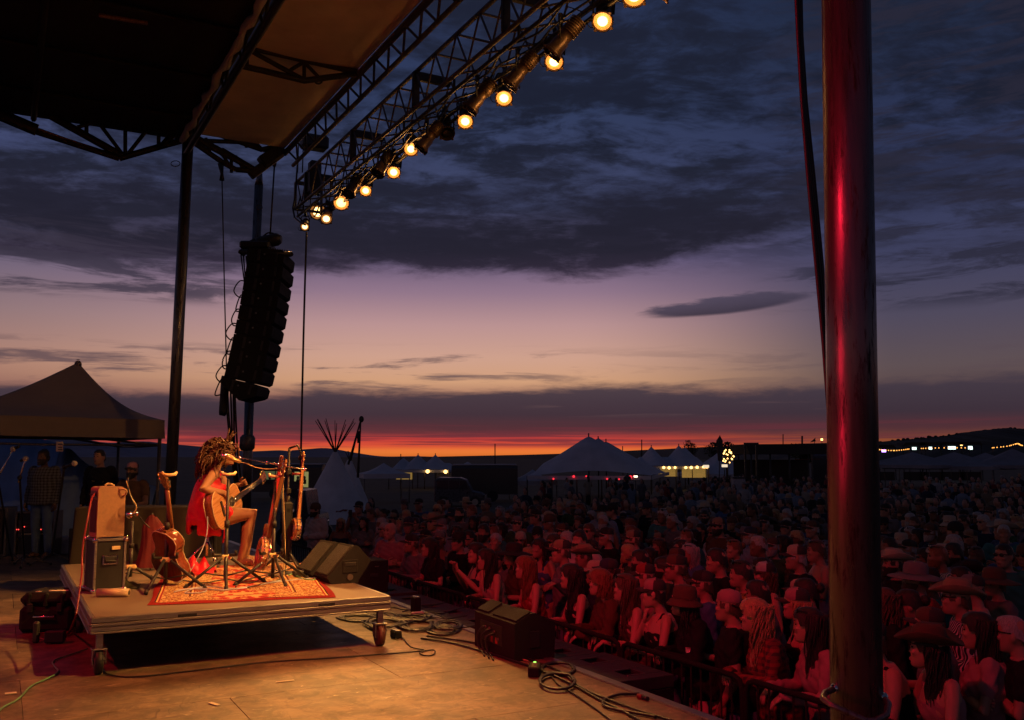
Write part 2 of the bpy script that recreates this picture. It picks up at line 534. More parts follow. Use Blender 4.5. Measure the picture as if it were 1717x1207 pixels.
def striped(name, other=(.5, .48, .48), scale=42.0):
    m = bpy.data.materials.new(name); m.use_nodes = True; t = m.node_tree; p = t.nodes['Principled BSDF']
    p.inputs['Roughness'].default_value = .85
    c = t.nodes.new('ShaderNodeTexCoord'); oi = t.nodes.new('ShaderNodeObjectInfo')
    s = t.nodes.new('ShaderNodeSeparateXYZ'); t.links.new(c.outputs['Object'], s.inputs[0])
    a = nd(t, 'ShaderNodeMath', op='MULTIPLY'); t.links.new(s.outputs[0], a.inputs[0]); a.inputs[1].default_value = scale
    b = nd(t, 'ShaderNodeMath', op='FRACT'); t.links.new(a.outputs[0], b.inputs[0])
    d = nd(t, 'ShaderNodeMath', op='GREATER_THAN'); t.links.new(b.outputs[0], d.inputs[0]); d.inputs[1].default_value = .6
    t.links.new(mixcol(t, d.outputs[0], oi.outputs['Color'], other), p.inputs['Base Color'])
    return m


M.striped = striped('striped_shirting')


def floor_material():
    m = bpy.data.materials.new('worn_stage_plywood'); m.use_nodes = True; t = m.node_tree; p = t.nodes['Principled BSDF']
    geo = t.nodes.new('ShaderNodeNewGeometry'); oi = t.nodes.new('ShaderNodeObjectInfo')
    mp = nd(t, 'ShaderNodeMapping'); mp.inputs['Rotation'].default_value = (0, 0, -TH); t.links.new(geo.outputs['Position'], mp.inputs[0])
    def noise(sc, det=6, rough=.62, st_=None, dist=0.):
        src = mp.outputs[0]
        if st_:
            q = nd(t, 'ShaderNodeMapping'); q.inputs['Scale'].default_value = st_; t.links.new(src, q.inputs[0]); src = q.outputs[0]
        n = nd(t, 'ShaderNodeTexNoise'); n.inputs['Scale'].default_value = sc; n.inputs['Detail'].default_value = det
        n.inputs['Roughness'].default_value = rough; n.inputs['Distortion'].default_value = dist; t.links.new(src, n.inputs['Vector'])
        return n.outputs[0]
    base = ramp(t, noise(1.3, 7, .66), [(.3, (.115, .08, .05)), (.5, (.20, .14, .085)), (.72, (.30, .21, .125))])
    grain = noise(3.0, 5, .6, (1.2, 22, 1))
    c1 = mixcol(t, .5, base, ramp(t, grain, [(.3, g(.38)), (.7, g(.75))]), 'OVERLAY')
    dirt = ramp(t, noise(5.5, 8, .72, None, .6), [(.44, g(1)), (.55, g(.5)), (.68, g(.28))])
    c2 = mixcol(t, .75, c1, dirt, 'MULTIPLY')
    blot = ramp(t, noise(.9, 4, .55), [(.38, g(.5)), (.56, g(1))])
    c3 = mixcol(t, .6, c2, blot, 'MULTIPLY')
    # thin scuffs: narrow contour lines of a slow stretched noise, in two directions
    for i, (sc, ss, lv) in enumerate(((1.1, (1., 3.5, 1), .5), (1.6, (3.0, .8, 1), .47), (4.0, (.6, 3., 1), .53))):
        w = nd(t, 'ShaderNodeMath', op='SUBTRACT'); t.links.new(noise(sc, 2, .4, ss), w.inputs[0]); w.inputs[1].default_value = lv
        ab = nd(t, 'ShaderNodeMath', op='ABSOLUTE'); t.links.new(w.outputs[0], ab.inputs[0])
        gate = ramp(t, noise(2.2 + i, 3, .5), [(.52, g(0)), (.62, g(1))])
        line = ramp(t, ab.outputs[0], [(0., g(1)), (.008 if i < 2 else .010, g(0))])
        f = nd(t, 'ShaderNodeMath', op='MULTIPLY'); t.links.new(gate, f.inputs[0]); t.links.new(line, f.inputs[1])
        f2 = nd(t, 'ShaderNodeMath', op='MULTIPLY'); t.links.new(f.outputs[0], f2.inputs[0]); f2.inputs[1].default_value = .9
        c3 = mixcol(t, f2.outputs[0], c3, (.06, .035, .025) if i < 2 else (.5, .4, .27))
    # every sheet a touch different
    tone = nd(t, 'ShaderNodeMapRange'); tone.inputs[3].default_value = .86; tone.inputs[4].default_value = 1.1
    t.links.new(oi.outputs['Random'], tone.inputs[0])
    v = nd(t, 'ShaderNodeVectorMath', op='SCALE'); t.links.new(c3, v.inputs[0]); t.links.new(tone.outputs[0], v.inputs['Scale'])
    t.links.new(v.outputs[0], p.inputs['Base Color'])
    t.links.new(ramp(t, noise(2.5, 6, .6), [(.3, g(.42)), (.7, g(.62))]), p.inputs['Roughness'])
    b = nd(t, 'ShaderNodeBump'); b.inputs['Strength'].default_value = .18; b.inputs['Distance'].default_value = .01
    t.links.new(noise(14, 6, .7), b.inputs['Height']); t.links.new(b.outputs[0], p.inputs['Normal'])
    return m


M.floor = floor_material()


def rug_material(hx, hy):
    """oriental rug: red guard border, cream field crowded with scrolling motifs, red medallions (object coordinates in metres)"""
    m = bpy.data.materials.new('oriental_rug_pile'); m.use_nodes = True; t = m.node_tree; p = t.nodes['Principled BSDF']
    p.inputs['Roughness'].default_value = .95; p.inputs['Specular IOR Level'].default_value = .1
    c = t.nodes.new('ShaderNodeTexCoord'); s = t.nodes.new('ShaderNodeSeparateXYZ'); t.links.new(c.outputs['Object'], s.inputs[0])
    def mth(op, a, b=0.):
        n = nd(t, 'ShaderNodeMath', op=op)
        for i, v in enumerate((a, b)):
            if isinstance(v, (int, float)): n.inputs[i].default_value = v
            else: t.links.new(v, n.inputs[i])
        return n.outputs[0]
    ax, ay = mth('ABSOLUTE', s.outputs[0]), mth('ABSOLUTE', s.outputs[1])
    edge = mth('MINIMUM', mth('SUBTRACT', hx, ax), mth('SUBTRACT', hy, ay))
    cv = nd(t, 'ShaderNodeCombineXYZ'); t.links.new(ax, cv.inputs[0]); t.links.new(ay, cv.inputs[1])
    vo = nd(t, 'ShaderNodeTexVoronoi'); vo.inputs['Scale'].default_value = 13; vo.inputs['Randomness'].default_value = .75; t.links.new(cv.outputs[0], vo.inputs['Vector'])
    mo = ramp(t, vo.outputs['Distance'], [(0, (.32, .03, .03)), (.16, (.62, .45, .2)), (.26, (.07, .035, .02)), (.33, (.72, .55, .28)), (.47, (.6, .42, .18)), (.56, (.12, .05, .03)), (.62, (.5, .34, .14))], 'CONSTANT')
    vn = nd(t, 'ShaderNodeTexNoise'); vn.inputs['Scale'].default_value = 21; vn.inputs['Detail'].default_value = 2; vn.inputs['Distortion'].default_value = 1.5; t.links.new(cv.outputs[0], vn.inputs['Vector'])
    sc = ramp(t, vn.outputs[0], [(.42, g(0)), (.44, g(1)), (.5, g(1)), (.52, g(0))])
    field = mixcol(t, sc, mo, (.25, .03, .025))
    # red medallion shapes in the middle field
    wv = nd(t, 'ShaderNodeMath', op='SINE'); t.links.new(mth('MULTIPLY', ay, 7.5), wv.inputs[0])
    inner = mth('LESS_THAN', ax, mth('ADD', .16, mth('MULTIPLY', wv.outputs[0], .11)))
    mo2 = ramp(t, vo.outputs['Distance'], [(0, (.7, .5, .22)), (.15, (.3, .02, .022)), (.42, (.42, .035, .03)), (.6, (.6, .42, .2))], 'CONSTANT')
    field = mixcol(t, inner, field, mo2)
    bord = ramp(t, edge, [(0, (.24, .016, .02)), (.045, (.05, .02, .02)), (.055, (.66, .47, .2)), (.07, (.3, .02, .025)), (.085, (.7, .52, .25)), (.30, (.12, .03, .02)), (.32, (.6, .42, .2)), (.335, (.3, .02, .02))], 'CONSTANT')
    isb = mth('LESS_THAN', edge, .345)
    inb = mth('MULTIPLY', mth('GREATER_THAN', edge, .085), mth('LESS_THAN', edge, .30))
    col = mixcol(t, isb, field, bord)
    col = mixcol(t, inb, col, field)
    pile = nd(t, 'ShaderNodeTexNoise'); pile.inputs['Scale'].default_value = 60; t.links.new(c.outputs['Object'], pile.inputs['Vector'])
    col = mixcol(t, .5, col, ramp(t, pile.outputs[0], [(.3, g(.3)), (.7, g(.7))]), 'OVERLAY')
    t.links.new(col, p.inputs['Base Color'])
    b = nd(t, 'ShaderNodeBump'); b.inputs['Strength'].default_value = .5; b.inputs['Distance'].default_value = .006
    t.links.new(pile.outputs[0], b.inputs['Height']); t.links.new(b.outputs[0], p.inputs['Normal'])
    return m


def pole_material():
    m = mat('galvanised_pole_steel', (.16, .157, .155), .33, .75, .16, 5, stretch=(6, 6, .5))
    t = m.node_tree; p = t.nodes['Principled BSDF']
    c = t.nodes.new('ShaderNodeTexCoord')
    mp = nd(t, 'ShaderNodeMapping'); mp.inputs['Scale'].default_value = (16, 16, 2.2); t.links.new(c.outputs['Object'], mp.inputs[0])
    n = nd(t, 'ShaderNodeTexNoise'); n.inputs['Scale'].default_value = 1.6; n.inputs['Detail'].default_value = 7; n.inputs['Roughness'].default_value = .75; t.links.new(mp.outputs[0], n.inputs['Vector'])
    f = ramp(t, n.outputs[0], [(.54, g(0)), (.64, g(1))])
    base = p.inputs['Base Color'].links[0].from_socket
    t.links.new(mixcol(t, f, base, (.035, .028, .025)), p.inputs['Base Color'])
    r = p.inputs['Roughness'].links[0].from_socket
    rm = nd(t, 'ShaderNodeMath', op='MULTIPLY_ADD'); t.links.new(f, rm.inputs[0]); rm.inputs[1].default_value = .45; t.links.new(r, rm.inputs[2])
    t.links.new(rm.outputs[0], p.inputs['Roughness'])
    b = nd(t, 'ShaderNodeBump'); b.inputs['Strength'].default_value = .35; b.inputs['Distance'].default_value = .004
    t.links.new(n.outputs[0], b.inputs['Height']); t.links.new(b.outputs[0], p.inputs['Normal'])
    return m


M.pole = pole_material()
# ================================================================== setting: ground, stage
GZ = -1.15                                           # the field lies this far below the stage deck
grass = mat('dry_trampled_grass', (.075, .066, .04), .95, 0, .5, .35, bump=.8, bscale=9)
gb = MB()
gr = [0, 12, 25, 45, 70, 110, 180, 300, 600, 1500, 4000, 14000]
NA = 48
gv, gf = [(0, 4, GZ)], []
for r_ in gr[1:]:
    for j in range(NA):
        a = 2 * math.pi * j / NA
        gv.append((r_ * math.sin(a), 4 + r_ * math.cos(a), GZ + (rnd.uniform(-.05, .05) if 12 < r_ < 200 else 0)))
for i in range(len(gr) - 1):
    for j in range(NA):
        k = (j + 1) % NA
        if i == 0: gf.append((0, 1 + k, 1 + j))
        else:
            a, b = 1 + (i - 1) * NA, 1 + i * NA
            gf.append((a + j, a + k, b + k, b + j))
ground = gb.add(gv, gf, True).build('ground', grass)
tag(ground, kind='structure')

EDGE_U = 3.95
stage_base = MB().box(((EDGE_U - 10) / 2, 8.2, (GZ - .06) / 2 - .006), (EDGE_U + 10 - .04, 20.6, -GZ - .06)).build('stage_platform', M.black)
stage_base.location = (0, 0, 0); stage_base.rotation_euler = (0, 0, TH); tag(stage_base, kind='structure')
deck = bpy.data.objects.new('stage_floor', None); COL.objects.link(deck); deck.rotation_euler = (0, 0, TH); tag(deck, kind='structure')
PU, PN = 2.44, 1.22
pm = MB().box((0, 0, -.02), (PU - .003, PN - .003, .04), .002).mesh('panel', M.floor)
half = MB().box((0, 0, -.02), (PU / 2 - .003, PN - .003, .04), .002).mesh('panel', M.floor)
row = 0
n0 = -2.0
while n0 < 18.3:
    u1 = EDGE_U - .09
    if row % 2:
        o = link('panel', half, deck); o.location = (u1 - PU / 4, n0 + PN / 2, rnd.uniform(-.0015, .0015)); u1 -= PU / 2
    while u1 > -9.5:
        o = link('panel', pm, deck); o.location = (u1 - PU / 2, n0 + PN / 2, rnd.uniform(-.0015, .0015)); u1 -= PU
    n0 += PN; row += 1
link('edge_trim', MB().box((EDGE_U - .04, 8.2, -.035), (.09, 20.6, .085), .008).mesh('edge_trim', M.alu), deck)
# gaffer tape marks left on the floor
def tape(name, px, py, l, w, rot, col):
    p = at_z(px, py, 0.006)
    b = MB().box((0, 0, 0), (l, w, .003)).build(name, col); b.location = p; b.rotation_euler = (0, 0, rot)
    return b
for px, py, l, w, ro, lab in ((478, 1141, .13, .022, TH, 'short arm of the pale tape corner mark on the stage floor'), (359, 1179, .10, .03, TH - 1.2, 'small pale tape strip alone on the near stage floor'),
                              (18, 1161, .07, .05, TH, 'pale tape square on the stage floor by the green cable')):
    tag(tape('tape_mark', px, py, l, w, ro, M.paper), lab, 'tape', 'tape marks on the stage floor')

# ------------------------------------------------------------------ riser
ru, rn = to_un(at_z(655, 998, .42))
RW = 2.34
RU0, RU1, RN0, RN1, RZ = ru - RW, ru, rn, rn + 3.9, .42
riser = thing('stage_riser', 'low wheeled aluminium stage riser under the singer and the rug', 'riser', st((RU0 + RU1) / 2, (RN0 + RN1) / 2, 0), TH)
hu, hn = RW / 2, (RN1 - RN0) / 2
for k in (-1, 1):
    MB().box((0, k * hn / 2, RZ - .012), (RW - .05, hn - .03, .024), .003).build('deck_board', M.stagewood, riser)
def rail(a, b, name='rail'):
    ax, ay = a; bx, by = b
    m = MB(); horiz = abs(bx - ax) > abs(by - ay); l = abs(bx - ax) + abs(by - ay)
    cx_, cy_ = (ax + bx) / 2, (ay + by) / 2
    oy = (0, -1 if cy_ < 0 else 1) if horiz else (-1 if cx_ < 0 else 1, 0)
    for z0, h, off in ((RZ - .020, .040, .0), (RZ - .054, .022, .008), (RZ - .085, .036, .0), (RZ - .111, .014, .012)):
        sx, sy = (l, .03) if horiz else (.03, l)
        m.box((cx_ + oy[0] * off, cy_ + oy[1] * off, z0), (sx, sy, h), .004)
    return m.build(name, M.alu, riser)
rail((-hu, -hn + .012), (hu, -hn + .012)); rail((-hu, hn - .012), (hu, hn - .012))
rail((-hu + .012, -hn + .03), (-hu + .012, hn - .03)); rail((hu - .012, -hn + .03), (hu - .012, hn - .03))
for k in (-.42, .52):
    MB().box((k * hu, -hn - .004, RZ - .03), (.14, .006, .022), .002).box((k * hu - .03, -hn - .008, RZ - .03), (.03, .006, .012)).build('latch', M.black, riser)
for su in (-1, 1):
    for sn in (-1, 0, 1):
        x, y = su * (hu - .07), sn * (hn - .07)
        leg = MB().box((x, y, .25), (.05, .05, .12) if sn else (.09, .09, .22), .005).build('leg', M.alu if sn else M.black, riser)
        if sn == 0:
            MB().cyl((x, y, .0), (x, y, .16), .03, seg=10).build('foot', M.rubber, leg); continue
        MB().cyl((x, y, .19), (x, y, .30), .026, seg=10).box((x, y, .185), (.11, .09, .012), .003).build('caster_plate', M.alu, leg)
        MB().box((x - .045, y, .13), (.008, .07, .11), .002).box((x + .045, y, .13), (.008, .07, .11), .002).box((x, y + .05, .135), (.06, .03, .05), .004).build('caster_fork', M.alu, leg)
        w = MB(); w.tube([(x - .028, y, .09), (x - .024, y, .09), (x + .024, y, .09), (x + .028, y, .09)], [.074, .088, .088, .074], 24)
        w.build('caster_wheel', mat('caster_rubber', (.09, .035, .025), .5) if sn < 0 and su > 0 else M.rubber, leg)
        MB().cyl((x - .034, y, .09), (x + .034, y, .09), .05, seg=16).cyl((x - .05, y, .09), (x + .05, y, .09), .012, seg=8).build('caster_hub', M.truss, leg)

# rug, gently rumpled, with a turned-up near edge
_nl, _nr = at_z(247, 1013, RZ + .01), at_z(564, 999, RZ + .01)
HX, HY = (_nr - _nl).length / 2, 1.34
_rd = (_nr - _nl).normalized()
rc = (_nl + _nr) / 2 + Vector((-_rd.y, _rd.x, 0)) * HY; rc.z = RZ + .004
RROT = math.atan2(_rd.y, _rd.x)
rug = MB()
nx_, ny_ = 40, 64
vs = []
for j in range(ny_ + 1):
    for i in range(nx_ + 1):
        x, y = -HX + 2 * HX * i / nx_, -HY + 2 * HY * j / ny_
        d = min(HX - abs(x), HY - abs(y))
        z = .010 + .006 * math.sin(x * 9 + y * 4) * math.sin(y * 7) + (.012 * math.exp(-((y + HY) / .05) ** 2) * (.6 + .5 * math.sin(x * 11))) + (.02 * math.exp(-((x + HX) / .06) ** 2 - ((y + HY) / .3) ** 2))
        if d < .001: z = .0
        vs.append((x + .01 * math.sin(y * 5), y + .012 * math.sin(x * 6), z))
fs = [(j * (nx_ + 1) + i, j * (nx_ + 1) + i + 1, (j + 1) * (nx_ + 1) + i + 1, (j + 1) * (nx_ + 1) + i) for j in range(ny_) for i in range(nx_)]
rg = rug.add(vs, fs, True).build('oriental_rug', rug_material(HX, HY)); rg.location = rc; rg.rotation_euler = (0, 0, RROT)
tag(rg, 'red and gold oriental rug spread over the riser under the instrument stands', 'rug')

# ------------------------------------------------------------------ poles that carry the roof
def pole(name, label, p0, p1, r, ring=False):
    t = thing(name, label, 'pole', p0, 0, 'roof poles')
    MB().cyl(p0, p1, r, seg=32).build('shaft', M.pole, t, True)
    return t
RP = Vector((1.392, 3.8, 0))
pr0, pr1 = at_y(1440, 1420, 3.82), at_y(1416, -160, 3.82)
pole_r = pole('roof_pole', 'thick steel pole with red glow and bent grab bar, close by on the right', pr0, pr1, .1)
b = MB()
hz = at_y(1437, 1163, 3.82)
ring = []
for p in ((-.095, -.03, .03), (-.15, -.07, .022), (-.172, -.11, .012), (-.15, -.155, -.004), (-.04, -.19, -.05), (.0, -.19, -.05), (.05, -.165, -.035), (.085, -.10, -.012), (.085, -.05, .0)):
    ring.append(hz + Vector((p[0], p[1], p[2])))
sm = []
for i in range(len(ring) - 1):
    for k in range(4): sm.append(ring[i].lerp(ring[i + 1], k / 4))
sm.append(ring[-1])
b.tube(sm, .0125, 10).build('grab_bar', M.pole, pole_r, True)
for q in (ring[0], ring[-1]):
    MB().ell(q, .02).build('bolt', M.chrome, pole_r, True)
pole_l = pole('roof_pole', 'slim roof pole standing directly behind the singer', at_y(280, 930, 15.6), at_y(316.5, 214, 15.6), .093)
for z in (.56, .62):
    q = at_y(303, 275, 15.6)
MB().tube([q + Vector((-.08 * math.cos(a) - .09, 0, .05 * math.sin(a))) for a in [k * .6 for k in range(11)]], .008, 6).build('eye_bolt', M.truss, pole_l, True)
pole_b = thing('roof_pole', 'bluish steel pole behind the hanging speaker column', 'pole', at_y(411, 905, 18), 0, 'roof poles')
MB().tube([at_y(436, 285, 18), at_y(435, 300, 18), at_y(434, 312, 18)], [.045, .06, .085], 20).cyl(at_y(434, 312, 18), at_y(419, 640, 18), .085, seg=20).cyl(at_y(419, 640, 18), at_y(411, 905, 18), .09, seg=20).build('shaft', M.pole, pole_b, True)
MB().tube([at_y(415.5, 728, 18), at_y(415.3, 733, 18), at_y(414, 750, 18), at_y(413.8, 755, 18)], [.10, .145, .145, .10], 20).build('collar', M.truss, pole_b, True)
MB().tube([at_y(427 + 8 + 5 * math.cos(a), 348 + 4 * math.sin(a), 17.9) for a in [k * .6 for k in range(11)]], .01, 6).build('eye_bolt', M.truss, pole_b, True)
# bundle of black cables dropping beside the near pole
cb = thing('cable_bundle', 'bundle of black cables hanging beside the thick near pole', 'cable', at_y(1392, 740, 4.1))
for i, (o0, o1) in enumerate(((-5, -3), (-1.5, 0), (2, 1.5), (5, 3))):
    pts = [at_y(x + o0 + (o1 - o0) * k / 7 + (1.5 * math.sin(k * 1.3 + i) if k else 0), y, 4.1 + .012 * i) for k, (x, y) in enumerate(((1337, -60), (1341, 60), (1348, 170), (1360, 300), (1373, 440), (1384, 580), (1391, 690), (1393, 770)))]
    fine = []
    for k in range(len(pts) - 1):
        for q in range(4): fine.append(pts[k].lerp(pts[k + 1], q / 4))
    MB().tube(fine + [pts[-1]] + [pts[-1] + Vector((.01, .02, -.6)), pts[-1] + Vector((.02, .05, -1.9))], .0085, 8).build('cable', M.cable, cb, True)

# ------------------------------------------------------------------ roof
ROOFZ, NF = 7.1, 16.5
MU = to_un(at_z(320, 214, ROOFZ))[0]                 # front edge of the main roof
FU = to_un(at_z(487, 246, ROOFZ))[0]                 # front edge of the awning
roof = thing('stage_roof', 'dark stage roof with a tan awning panel along its front truss', 'stage roof', st(0, 9, ROOFZ), TH)
MB().box((-3.6 + MU / 2 - 1.6, .2, .03), (MU + 7.2 + 3.2 - .1, 2 * (NF - 9) - .4 + .4, .05)).build('roof_panel', M.roofskin, roof)
N_NEAR = 1.6
for k in range(9):
    n_ = NF - 1.2 - k * 1.75
    rod(roof, st(MU - .1, n_, ROOFZ - .06), st(-6.8, n_, ROOFZ - .06), .035, M.roofskin, 'purlin', 6)
for u_ in (.2, -2.2, -4.6):
    rod(roof, st(u_, NF, ROOFZ - .1), st(u_, N_NEAR, ROOFZ - .1), .045, M.roofskin, 'purlin', 6)
lamp_p = at_z(207, 33, ROOFZ - .2)
MB().box((0, 0, 0), (.07, .55, .03), .006, M=Matrix.Translation(lamp_p) @ Matrix.Rotation(TH + math.pi / 2 - .1, 4, 'Z')).build('timber_batten', M.wood_neck, roof, True)
# awning: one long vinyl panel, slightly sagging, between the two front trusses
aw = MB(); vs, fs = [], []
nj, ni = 40, 6
for j in range(nj + 1):
    for i in range(ni + 1):
        u_ = MU + .12 + (FU - MU - .14) * i / ni; n_ = N_NEAR + (NF - .1 - N_NEAR) * j / nj
        vs.append(st(u_, n_, ROOFZ + .05 - .05 * math.sin(math.pi * i / ni) * abs(math.sin(math.pi * j / 8))))
for j in range(nj):
    for i in range(ni):
        a = j * (ni + 1) + i; fs.append((a, a + 1, a + ni + 2, a + ni + 1))
aw.add(vs, fs, True).build('awning_panel', M.awning, roof, True)
# beam pair along the main roof's front, with the rolled tarp showing between
for du, dz_, r_ in ((0, 0, .07), (.16, .06, .05), (0, -.34, .05)):
    rod(roof, st(MU + du, NF, ROOFZ + dz_), st(MU + du, N_NEAR, ROOFZ + dz_), r_, M.truss_dark, 'beam', 10)
tp = MB(); pts = []
for k in range(60):
    n_ = NF - .3 - k * (NF - N_NEAR) / 60
    pts.append(st(MU - .10 + .02 * math.sin(k * 1.9), n_, ROOFZ - .17 + .025 * math.sin(k * 1.1)))
tp.tube(pts, [.05 + .018 * math.sin(k * 2.3) for k in range(60)], 8).build('rolled_tarp', M.canvas, roof, True)
for k in range(26):
    n_ = NF - .15 - k * .57
    rod(roof, st(MU, n_, ROOFZ), st(MU, n_ - (.28 if k % 2 else -.28), ROOFZ - .34), .02, M.truss_dark)
# front lattice of the awning
f0, f1 = (FU, ROOFZ - .02), (FU + .16, ROOFZ - .22)
for (u_, z_), r_ in ((f0, .05), (f1, .034)):
    rod(roof, st(u_, NF, z_), st(u_, N_NEAR, z_), r_, M.truss, 'beam', 10)
k = 0; n_ = NF - .2
while n_ > N_NEAR + .6:
    rod(roof, st(f0[0], n_, f0[1]), st(f1[0], n_ - .10, f1[1]), .018, M.truss)
    rod(roof, st(f1[0], n_ - .10, f1[1]), st(f0[0], n_ - .56, f0[1]), .018, M.truss)
    n_ -= .56
# fish-belly cross trusses between main roof and awning edge
def belly(n_, pts_top, pts_bot, ties, r_=.045, m=M.truss_dark):
    q = lambda p: at_n(p[0], p[1], n_)
    for ch in (pts_top, pts_bot):
        for a, b_ in zip(ch, ch[1:]): rod(roof, q(a), q(b_), r_, m, 'beam', 8)
    for a, b_ in ties: rod(roof, q(a), q(b_), r_ * .6, m)
nb_ = 12.45
belly(nb_, [(408, 78), (600, 122)], [(404, 111), (440, 119), (510, 136), (600, 124)],
      [((412, 80), (510, 136)), ((422, 86), (510, 134)), ((510, 104), (510, 136)), ((487, 118), (509, 105)), ((511, 106), (535, 131)), ((414, 82), (414, 111))])
rod(roof, at_n(412, 82, nb_), at_n(505, 133, nb_), .03, M.truss_dark)
MB().tube([at_n(534 + 6 * math.cos(a), 136 + 5 * math.sin(a), nb_) for a in [k_ * .52 for k_ in range(8)]], .015, 6).build('shackle', M.truss_dark, roof, True)
belly(NF - .05, [(322, 212), (485, 238)], [(332, 214), (440, 252), (470, 244)],
      [((413, 222), (413, 248)), ((395, 240), (412, 224)), ((415, 226), (437, 248)), ((345, 217), (368, 222))], .05)
belly(NF, [(318, 235), (372, 272), (395, 285), (430, 288), (440, 284)], [(318, 222), (350, 246), (436, 290)],
      [((345, 232), (352, 256)), ((332, 236), (347, 256)), ((363, 246), (384, 276)), ((356, 246), (374, 262)), ((388, 262), (388, 290)), ((372, 250), (436, 288)), ((395, 262), (410, 288))], .05)
belly(NF, [(322, 226), (400, 268), (434, 288)], [(322, 236), (430, 240)], [], .04)
MB().box((0, 0, 0), (.5, .22, .22), .02, M=Matrix.Translation(at_n(456, 262, NF)) @ Matrix.Rotation(TH, 4, 'Z') @ Matrix.Rotation(-.7, 4, 'Y')).build('corner_block', M.truss_dark, roof, True)
MB().box((0, 0, 0), (.75, .12, .16), .02, M=Matrix.Translation(at_n(446, 276, NF)) @ Matrix.Rotation(TH, 4, 'Z') @ Matrix.Rotation(-.75, 4, 'Y')).build('corner_block', M.truss_dark, roof, True)
# end gable under the far edge of the main roof
belly(NF + .05, [(320, 214), (-60, 157)], [(306, 236), (270, 246), (200, 266), (60, 221), (0, 190), (-60, 168)],
      [((210, 193), (210, 264)), ((145, 183), (145, 224)), ((150, 186), (206, 260)), ((262, 199), (216, 257)), ((266, 199), (266, 244)), ((150, 192), (180, 192)), ((130, 214), (190, 196))], .055)
rod(roof, at_n(33, 166, NF + .05), at_n(205, 262, NF + .05), .065, M.truss_dark, 'beam')
rod(roof, at_n(307, 207, NF + .05), at_n(273, 245, NF + .05), .06, M.truss_dark, 'beam')
rod(roof, at_n(64, 217, NF + .02), at_n(195, 264, NF + .02), .022, mat('amber_pipe', (.55, .30, .12), .3, .8), 'conduit')  # amber tone comes from the base colour
rod(roof, at_n(0, 193, NF - .02), at_n(62, 219, NF - .02), .10, M.truss_dark, 'beam')
MB().tube([at_n(40 + 16 * t_, 217 + 5 * t_ + 3 * math.sin(t_ * 3.1), NF) for t_ in [k_ / 8 for k_ in range(9)]], .015, 6).build('cable_loop', M.cable, roof, True)
rod(roof, at_n(0, 181, NF + .3), at_n(36, 175, NF + .3), .02, M.truss_dark, 'brace')
MB().box(tuple(at_n(100, 178, NF)), (.1, .05, .08), .01).build('wooden_block', M.wood_neck, roof, True)

# ------------------------------------------------------------------ hanging light truss
LU0, LU1, LZ1, LZ0 = 4.80, 5.32, 6.90, 6.38
LN1 = to_un(at_u(512, 338, 5.0))[1]
LN0 = 3.0
truss = thing('lighting_truss', 'long box truss hung in front of the stage with a row of lamps under it', 'truss', st(5.06, (LN0 + LN1) / 2, LZ0), TH)
cor = {(a, b_): (LU0 if a == 0 else LU1, LZ0 if b_ == 0 else LZ1) for a in (0, 1) for b_ in (0, 1)}
for k, (u_, z_) in cor.items():
    rod(truss, st(u_, LN1, z_), st(u_, LN0, z_), .03, M.truss, 'chord', 10)
NB = 22
stp = (LN1 - .15 - LN0) / NB
for i in range(NB):
    a_, b_ = LN1 - .12 - i * stp, LN1 - .12 - (i + 1) * stp
    mid = (a_ + b_) / 2
    for c0, c1 in (((0, 0), (0, 1)), ((1, 0), (1, 1))):
        u0, z0 = cor[c0]; u1, z1 = cor[c1]
        rod(truss, st(u1, a_, z1), st(u0, mid, z0), .014, M.truss); rod(truss, st(u0, mid, z0), st(u1, b_, z1), .014, M.truss)
    (u0, z0), (u1, z1) = cor[(0, 1)], cor[(1, 1)]
    rod(truss, st(u0, a_, z0), st(u1, a_, z1), .017, M.truss, 'cross_bar')
    (u0, z0), (u1, z1) = cor[(0, 0)], cor[(1, 0)]
    rod(truss, st(u0, a_, z0), st(u1, b_, z1), .014, M.truss)
    if i % 4 == 1:
        MB().box((0, 0, 0), (.1, .06, LZ1 - LZ0), .008, M=Matrix.Translation(st(LU0, a_, (LZ0 + LZ1) / 2)) @ Matrix.Rotation(TH, 4, 'Z')).box((0, 0, 0), (LU1 - LU0, .07, .12), .008, M=Matrix.Translation(st(5.06, a_, LZ1 - .06)) @ Matrix.Rotation(TH, 4, 'Z')).build('spreader', M.truss_dark, truss, True)
for (u_, z_) in cor.values(): pass
rod(truss, st(LU0, LN1, LZ0), st(LU0, LN1, LZ1), .03, M.truss, 'end_bar'); rod(truss, st(LU1, LN1, LZ0), st(LU1, LN1, LZ1), .03, M.truss, 'end_bar')
rod(truss, st(LU0, LN1, LZ1), st(LU1, LN1, LZ1), .03, M.truss, 'end_bar'); rod(truss, st(LU0, LN1, LZ0), st(LU1, LN1, LZ0), .03, M.truss, 'end_bar')
LAMPZ = LZ0 - .16
for u_ in (LU0 + .05, LU1 - .02):
    rod(truss, st(u_, LN1, LAMPZ + .02), st(u_, LN0, LAMPZ + .02), .025, M.truss_dark, 'lamp_pipe', 8)
for k in range(9):
    n_ = LN1 - .4 - k * 1.7
    for u_ in (LU0 + .05, LU1 - .02):
        rod(truss, st(u_, n_, LAMPZ + .02), st(u_, n_, LZ0), .018, M.truss_dark, 'hanger')
for i, (u_, ph) in enumerate(((4.95, 0), (5.1, 1.4), (5.24, 2.7))):
    pts = []
    for k in range(70):
        n_ = LN1 - .1 - (LN1 - LN0 - .2) * k / 69
        pts.append(st(u_ + .05 * math.sin(k * .9 + ph), n_, LZ0 - .06 - .07 * abs(math.sin(k * .55 + ph))))
    MB().tube(pts, .014, 6).build('lamp_cable', M.cable, truss, True)
